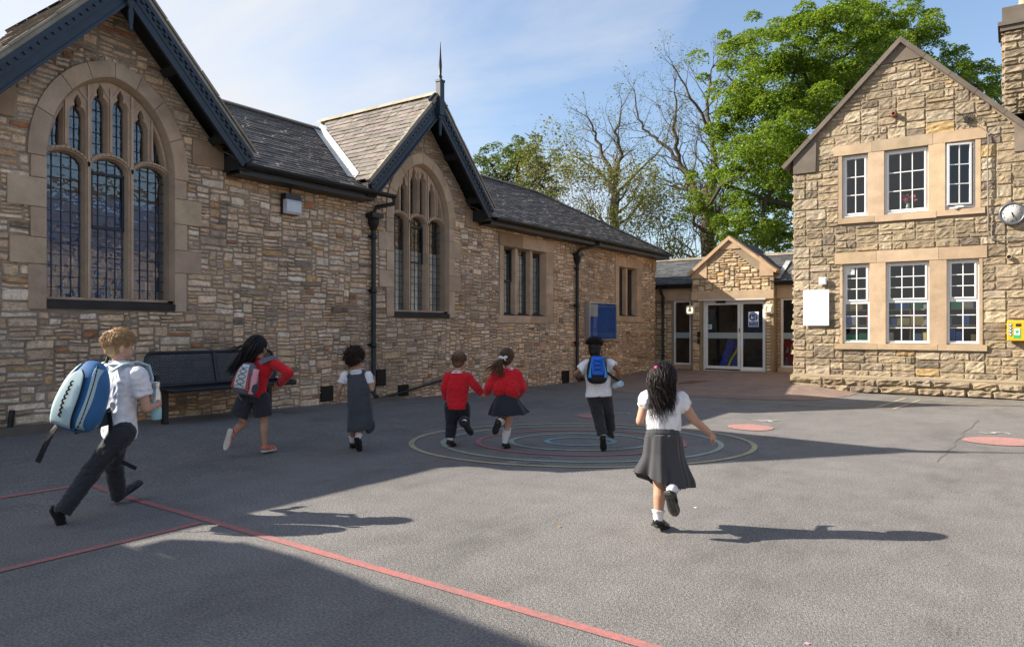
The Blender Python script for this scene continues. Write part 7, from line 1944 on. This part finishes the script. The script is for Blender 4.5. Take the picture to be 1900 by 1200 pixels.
h = long_hair(Hg, M['hair_dark'], 15, 1100, tgH, (.014, .016, .018), .015, .0034, .05, BACK(.03, -.035, -.06), ((( -.01, -.07, -.05), (.055, .045, .07)),))
mb = MB(); ball(mb, Hg.H(-.014, -.112, .066), .013); ellipsoid(mb, Hg.H(-.014, -.112, .066), Hg.hs * .017, Hg.hf * .010, Hg.hu * .010); remesh(mb, 'hair_clip', simple('pink_clip', (.80, .05, .22), .4), Hg.root, .003, 1)

# ------------------------------------------------------------------ bags and bottles
def frame_pack(fig, label, c, out, tilt, name='backpack'):
    """Empty on the child's back; axes: x across, y away from the back, z up the bag (local metres of the figure)"""
    o = thing(name, label, 'backpack'); out = V(out).normalized(); z = V(tilt).normalized(); out = (out - z * out.dot(z)).normalized(); x = out.cross(z)
    m_ = Matrix(((x.x, out.x, z.x, c[0]), (x.y, out.y, z.y, c[1]), (x.z, out.z, z.z, c[2]), (0, 0, 0, 1)))
    R_ = Matrix.Translation(fig.root.location) @ Matrix.Rotation(YAW, 4, 'Z')
    o.matrix_world = R_ @ m_
    return o, m_
def sq(mb, c, a, b, h, e=.55, taper=.25, nu=40, nv=24, belly=.0):
    """soft rounded bag shape, narrower at the top"""
    vs = []; fs = []
    pw = lambda x, k: math.copysign(abs(x) ** k, x)
    for j_ in range(nv + 1):
        p = -PI / 2 + PI * j_ / nv; z = pw(math.sin(p), e); q = pw(math.cos(p), e); tp = 1 - taper * (z + 1) / 2 + belly * (1 - z * z) * .5 - .10 * max(0, z) ** 2
        for i in range(nu):
            t_ = 2 * PI * i / nu; vs.append((c[0] + a * q * tp * pw(math.cos(t_), e), c[1] + b * q * (tp if taper > .01 else 1) * pw(math.sin(t_), e), c[2] + h * z))
    fs = [(j_ * nu + i, j_ * nu + (i + 1) % nu, (j_ + 1) * nu + (i + 1) % nu, (j_ + 1) * nu + i) for j_ in range(nv) for i in range(nu)]
    mb.add(vs, fs, 0, smooth=True); return vs
M['bag_blue'] = cloth('blue_nylon', (.035, .15, .36), .55, .08, .05); M['bag_pale'] = cloth('pale_blue_nylon', (.40, .54, .58), .5, .06, .05); M['bag_bright'] = cloth('bright_blue_nylon', (.012, .13, .68), .45, .08, .05)
M['bag_sky'] = cloth('sky_blue_nylon', (.04, .30, .78), .45, .08, .05); M['bag_black'] = cloth('black_nylon', (.012, .013, .016), .55, .1, .05); M['bag_grey'] = cloth('grey_nylon', (.13, .13, .15), .6, .1, .05); M['bag_red'] = cloth('coral_red_nylon', (.50, .06, .055), .6, .08, .05); M['bag_white'] = cloth('silver_white_nylon', (.58, .62, .66), .5, .05, .05)
def part(mb, name, mat, par): return mb.build(name, M[mat], par)
def panel_on(mb, a, b, h, e, taper, belly, x0, x1, z0, z1, lift_=.004, n_=14, shape=None):
    """a patch of cloth lying on the outer face of the bag (between two x limits that may vary with z)"""
    vs = []
    pw = lambda x, k: math.copysign(abs(x) ** k, x)
    for j_ in range(n_ + 1):
        z = lerp(z0, z1, j_ / n_); s = max(-1, min(1, z / h)); sp = pw(s, 1 / e); q = max(0, 1 - sp * sp) ** .5; q = q ** e
        tp = 1 - taper * (s + 1) / 2 + belly * (1 - s * s) * .5 - .10 * max(0, s) ** 2
        xa, xb = (x0(j_ / n_), x1(j_ / n_)) if callable(x0) else (x0, x1)
        for i in range(n_ + 1):
            x = lerp(xa, xb, i / n_); cx_ = max(-1, min(1, x / max(1e-4, a * q * tp))); ct = pw(cx_, 1 / e); st = max(0, 1 - ct * ct) ** .5
            vs.append((x, b * q * tp * st ** e + lift_, z))
    w_ = n_ + 1; mb.add(vs, [(j_ * w_ + i, j_ * w_ + i + 1, (j_ + 1) * w_ + i + 1, (j_ + 1) * w_ + i) for j_ in range(n_) for i in range(n_)], smooth=True)
    return vs, w_
def solid(o, th=.008):
    m_ = o.modifiers.new('padding', 'SOLIDIFY'); m_.thickness = th; m_.offset = .2; return o
# the big one
bp, m_ = frame_pack(A, 'huge blue and pale blue backpack with dangling black straps on the fair haired boy', (.105, -.200, .852), (-.16, -.97, .12), (.27, .12, .92))
a_, b_, h_, e_, tp_, be_ = .160, .130, .240, .66, .34, .10
mb = MB(); sq(mb, (0, 0, 0), a_, b_, h_, e_, tp_, belly=be_); part(mb, 'main_compartment', 'bag_blue', bp)
P_ = lambda x0, x1, z0, z1, lift_=.006: panel_on(MBX, a_, b_, h_, e_, tp_, be_, x0, x1, z0, z1, lift_)
for s in (-1, 1):
    MBX = MB(); P_(lambda t_, s=s: s * (.118 - .035 * t_ * t_ + .02 * math.sin(PI * t_)), lambda t_, s=s: s * (.088 - .035 * t_ * t_ + .02 * math.sin(PI * t_)), -.20, .20, .006); solid(part(MBX, 'side_panel', 'bag_pale', bp), .006)
MBX = MB(); vs, w_ = P_(lambda t_: -.070 * math.sin(math.acos(min(1, abs(1.5 * t_ - .5) if t_ > .333 else 0))) - .004, lambda t_: .070 * math.sin(math.acos(min(1, abs(1.5 * t_ - .5) if t_ > .333 else 0))) + .004, -.205, .165, .022)
fp = solid(part(MBX, 'front_pocket', 'bag_pale', bp), .02)
edge = [vs[j_ * w_] for j_ in range(w_)] + [vs[j_ * w_ + w_ - 1] for j_ in reversed(range(w_))]
mb = MB(); mb.tube([V(p) + V((0, .003, 0)) for p in edge], .0075, 6); part(mb, 'zip', 'bag_black', bp)
for s in (-1, 1):
    MBX = MB(); P_(lambda t_, s=s: s * (.020 + .040 * math.sin(PI * t_) * .9), lambda t_, s=s: s * (.064 * math.sin(PI * min(1, .15 + t_ * .85)) + .012), -.17, .10, .027); solid(part(MBX, 'blue_panel', 'bag_blue', bp), .006)
    mb = MB(); pts = []
    for q in range(15):
        z = lerp(-.215, .215, q / 14); s_ = z / h_; sp = math.copysign(abs(s_) ** (1 / e_), s_); qq = max(0, 1 - sp * sp) ** (.5 * e_); t2 = 1 - tp_ * (s_ + 1) / 2 + be_ * (1 - s_ * s_) * .5 - .10 * max(0, s_) ** 2
        pts.append((s * a_ * qq * t2 * .80, b_ * qq * t2 * (max(0, 1 - .80 ** (2 / e_))) ** (.5 * e_) + .004, z))
    mb.tube(pts, .0065, 6); part(mb, 'zip', 'bag_black', bp)
mb = MB(); r = random.Random(4)
for q in range(8):
    z = -.15 + q * .030; mb.tube([(-.008, .165 - abs(q - 3) * .004, z), (.004, .172 - abs(q - 3) * .004, z + .010), (.009, .166 - abs(q - 3) * .004, z + .02), (0, .172 - abs(q - 3) * .004, z + .026), (-.007, .165 - abs(q - 3) * .004, z + .03)], .006, 5)
part(mb, 'bungee_cord', 'bag_black', bp)
mb = MB(); ribbon(mb, [(-.03, -.05, .245), (-.02, -.06, .285), (.02, -.06, .285), (.03, -.05, .245)], .012, .004, (0, 1, 0)); part(mb, 'handle', 'bag_black', bp)
inv = m_.inverted(); LA = lambda x, y, z: inv @ V((x, y, z))
sR, sL = A.j['shR'], A.j['shL']
for s_, k in ((sR, 1), (sL, -1)):
    o_ = s_.lerp(A.j['neck'], .35); mb = MB()
    ribbon(mb, [inv @ q for q in (o_ + V((-.10, -.09, .0)), o_ + V((-.05, -.04, .045)), o_ + V((.02, .02, .062)), o_ + V((.07, .07, .03)), o_ + V((.085, .09, -.06)), o_ + V((.06, .07, -.16)))], .026, .006, inv.to_3x3() @ A.R)
    sp = part(mb, 'shoulder_strap', 'bag_pale', bp)
mb = MB()
ribbon(mb, [inv @ V(q) for q in ((.10, -.13, .71), (.19, -.08, .735), (.255, -.03, .80), (.29, .02, .87))], .014, .003, inv.to_3x3() @ V((.3, 0, 1))); part(mb, 'webbing_strap', 'bag_black', bp)
mb = MB(); ribbon(mb, [inv @ V(q) for q in ((.215, -.10, .735), (.235, -.12, .66), (.235, -.12, .57), (.255, -.12, .48), (.31, -.12, .40), (.405, -.11, .35))], .014, .003, inv.to_3x3() @ V((1, 0, .3))); part(mb, 'dangling_strap', 'bag_black', bp)
mb = MB(); ribbon(mb, [inv @ V(q) for q in ((-.015, -.27, .69), (-.05, -.30, .62), (-.09, -.31, .53), (-.135, -.31, .43))], .017, .003, inv.to_3x3() @ V((1, 0, .4))); part(mb, 'dangling_strap', 'bag_black', bp)
mb = MB(); ribbon(mb, [inv @ V(q) for q in ((.03, -.20, .64), (.14, -.15, .67), (.23, -.06, .70), (.27, .05, .71))], .045, .008, inv.to_3x3() @ V((0, 0, 1))); part(mb, 'hip_belt', 'pinafore', bp)
# the small bright blue one
bq, m_ = frame_pack(F6, 'small bright blue and black backpack on the running boy with flat-topped hair', (-.082, -.145, .875), (0, -1, .05), (0, .10, 1))
a_, b_, h_, e_, tp_, be_ = .118, .075, .152, .62, .26, .05
mb = MB(); sq(mb, (0, 0, 0), a_, b_, h_, e_, tp_, belly=be_); part(mb, 'main_compartment', 'bag_black', bq)
MBX = MB(); P_(lambda t_: -.055 - .012 * math.sin(PI * t_), lambda t_: .055 + .012 * math.sin(PI * t_), -.060, .132, .008); solid(part(MBX, 'front_panel', 'bag_bright', bq), .006)
for s in (-1, 1):
    MBX = MB(); P_(lambda t_, s=s: s * (.100 - .040 * t_), lambda t_, s=s: s * (.066 - .012 * t_ + .01 * math.sin(PI * t_)), -.09, .115, .007); solid(part(MBX, 'side_panel', 'bag_sky', bq), .005)
mb = MB()
for q in range(3):
    z = -.02 + q * .045; mb.tube([(-.05, .088 - q * .004, z), (.05, .085 - q * .004, z + .03)], .0028, 5); mb.tube([(.05, .088 - q * .004, z), (-.05, .085 - q * .004, z + .03)], .0028, 5)
part(mb, 'bungee_cord', 'bag_black', bq)
mb = MB(); mb.tube([(-.03, -.03, .145), (-.028, -.03, .20), (0, -.03, .222), (.028, -.03, .20), (.03, -.03, .145)], .008, 6); part(mb, 'handle', 'bag_black', bq)
inv = m_.inverted()
for s_, k in ((F6.j['shR'], 1), (F6.j['shL'], -1)):
    o_ = s_.lerp(F6.j['neck'], .45); mb = MB()
    ribbon(mb, [inv @ q for q in (o_ + V((-.0 * k, -.09, -.02)), o_ + V((0, -.04, .045)), o_ + V((0, .03, .052)), o_ + V((.01 * k, .085, .0)), o_ + V((.03 * k, .09, -.12)))], .025, .006, inv.to_3x3() @ F6.R); part(mb, 'shoulder_strap', 'bag_grey', bq)
mb = MB(); e_w = F6.j['wrR']; ribbon(mb, [inv @ q for q in (V((.03, -.10, .84)), V((.07, -.09, .81)), V((.11, -.07, .78)), e_w + V((-.02, -.05, -.03)))], .014, .004, inv.to_3x3() @ V((.3, 0, 1))); part(mb, 'loose_strap', 'bag_black', bq)
# the grey, red and white one
bg_, m_ = frame_pack(B, 'grey, coral and white backpack with black cord lacing on the long haired girl', (-.175, -.115, .80), (-.25, -.95, .12), (.16, .12, 1))
a_, b_, h_, e_, tp_, be_ = .150, .075, .165, .62, .36, .06
mb = MB(); sq(mb, (0, 0, 0), a_, b_, h_, e_, tp_, belly=be_); part(mb, 'main_compartment', 'bag_grey', bg_)
MBX = MB(); P_(lambda t_: -.075 + .035 * t_ ** 2 - .01 * math.sin(PI * t_), lambda t_: .055 - .020 * t_ ** 2, -.105, .140, .008); solid(part(MBX, 'front_panel', 'bag_white', bg_), .006)
MBX = MB(); P_(lambda t_: -.128 + .065 * t_, lambda t_: -.082 + .036 * t_ ** 2 - .01 * math.sin(PI * t_), -.11, .11, .006); solid(part(MBX, 'side_panel', 'bag_red', bg_), .005)
MBX = MB(); P_(lambda t_: .060 - .020 * t_ ** 2, lambda t_: .092 - .03 * t_, -.125, .07, .006); solid(part(MBX, 'side_panel', 'bag_red', bg_), .005)
mb = MB()
for q in range(4):
    z = -.085 + q * .052; mb.tube([(-.062 + .006 * q, .088 - q * .006, z), (-.01, .094 - q * .006, z + .022), (.042 - .003 * q, .088 - q * .006, z + .045)], .003, 5); mb.tube([(.045 - .003 * q, .088 - q * .006, z), (-.01, .094 - q * .006, z + .025), (-.058 + .006 * q, .086 - q * .006, z + .045)], .003, 5)
part(mb, 'cord_lacing', 'bag_black', bg_)
mb = MB(); ribbon(mb, [(-.02, .07, -.155), (.02, .09, -.185), (.06, .095, -.215)], .006, .002, (0, 1, 0)); part(mb, 'cord_end', 'bag_grey', bg_)
mb = MB(); sq(mb, (.118, .035, -.085), .040, .040, .085, .8, .0, 20, 10); part(mb, 'bottle_pocket', 'pinafore', bg_)
for o in bg_.children:
    o.data.transform(Matrix.Diagonal((-1, 1, 1, 1))); o.data.flip_normals()
inv = m_.inverted(); o_ = B.j['shR']; mb = MB()
ribbon(mb, [inv @ q for q in (o_ + V((-.11, -.10, .0)), o_ + V((-.05, -.055, .035)), o_ + V((.01, -.02, .055)), o_ + V((.045, .03, .03)), o_ + V((.04, .05, -.08)))], .024, .007, inv.to_3x3() @ V((.45, -.2, -.75))); part(mb, 'shoulder_strap', 'bag_grey', bg_)
o_ = B.j['shL']; mb = MB(); ribbon(mb, [inv @ q for q in (o_ + V((-.02, -.12, -.01)), o_ + V((0, -.05, .045)), o_ + V((.01, .02, .05)), o_ + V((.01, .06, -.02)))], .024, .007, inv.to_3x3() @ B.R); part(mb, 'shoulder_strap', 'bag_grey', bg_)
pk = thing('drinks_bottle', 'pink drinks bottle in the side pocket of the grey and coral backpack', 'bottle'); pk.matrix_world = bg_.matrix_world @ Matrix.Translation((-.118, .042, -.145))
mb = MB(); mb.lathe((0, 0, 0), [(.030, 0), (.034, .01), (.034, .17), (.030, .185), (.027, .20)], 18); mb.build('bottle_body', simple('pale_pink_plastic', (.66, .30, .36), .35, .04), pk)
mb = MB(); mb.lathe((0, 0, .20), [(.030, 0), (.030, .045), (.026, .052), (.004, .053)], 18); mb.build('cap', simple('pink_cap', (.68, .34, .40), .4, .04), pk)
def loc_of(fig, p): return tuple(Matrix.Translation(fig.root.location) @ Matrix.Rotation(YAW, 4, 'Z') @ V(p))
st = thing('drinks_bottle', 'steel and pale blue drinks bottle held upright by the fair haired boy', 'bottle', loc_of(A, A.j['hdR'] + V((-.045, .045, -.12))))
mb = MB(); mb.lathe((0, 0, .075), [(.0345, 0), (.0345, .085), (.030, .115), (.022, .140), (.021, .150)], 20); mb.build('steel_body', simple('brushed_steel', (.62, .63, .65), .28, .05, 5, metal=.85), st)
mb = MB(); mb.lathe((0, 0, 0), [(.031, 0), (.035, .006), (.0352, .08), (.034, .082)], 20); mb.build('base_sleeve', simple('pale_turquoise_enamel', (.32, .60, .64), .35, .04), st)
mb = MB(); mb.lathe((0, 0, .225), [(.023, 0), (.024, .004), (.024, .040), (.021, .045), (.003, .046)], 18); mb.build('cap', simple('steel_cap', (.62, .62, .62), .3, .05, 5, metal=.8), st)
pb = thing('water_bottle', 'clear plastic water bottle in the hand of the boy with the small blue backpack', 'bottle', loc_of(F6, F6.j['hdR'] + V((-.035, -.07, -.02))))
pb.rotation_euler = (math.radians(75), 0, YAW + math.radians(20))
mb = MB(); mb.lathe((0, 0, -.14), [(.012, 0), (.014, .02), (.032, .06), (.033, .09), (.030, .11), (.033, .13), (.033, .19), (.028, .205), (.012, .198)], 20); mb.build('bottle_body', simple('cloudy_clear_plastic', (.62, .74, .80), .18, .05), pb)
mb = MB(); mb.lathe((0, 0, .045), [(.010, .0), (.024, .013), (.024, .02), (.010, .016)], 16); mb.build('base_ring', simple('blue_tinted_plastic', (.25, .50, .68), .2, .05), pb)
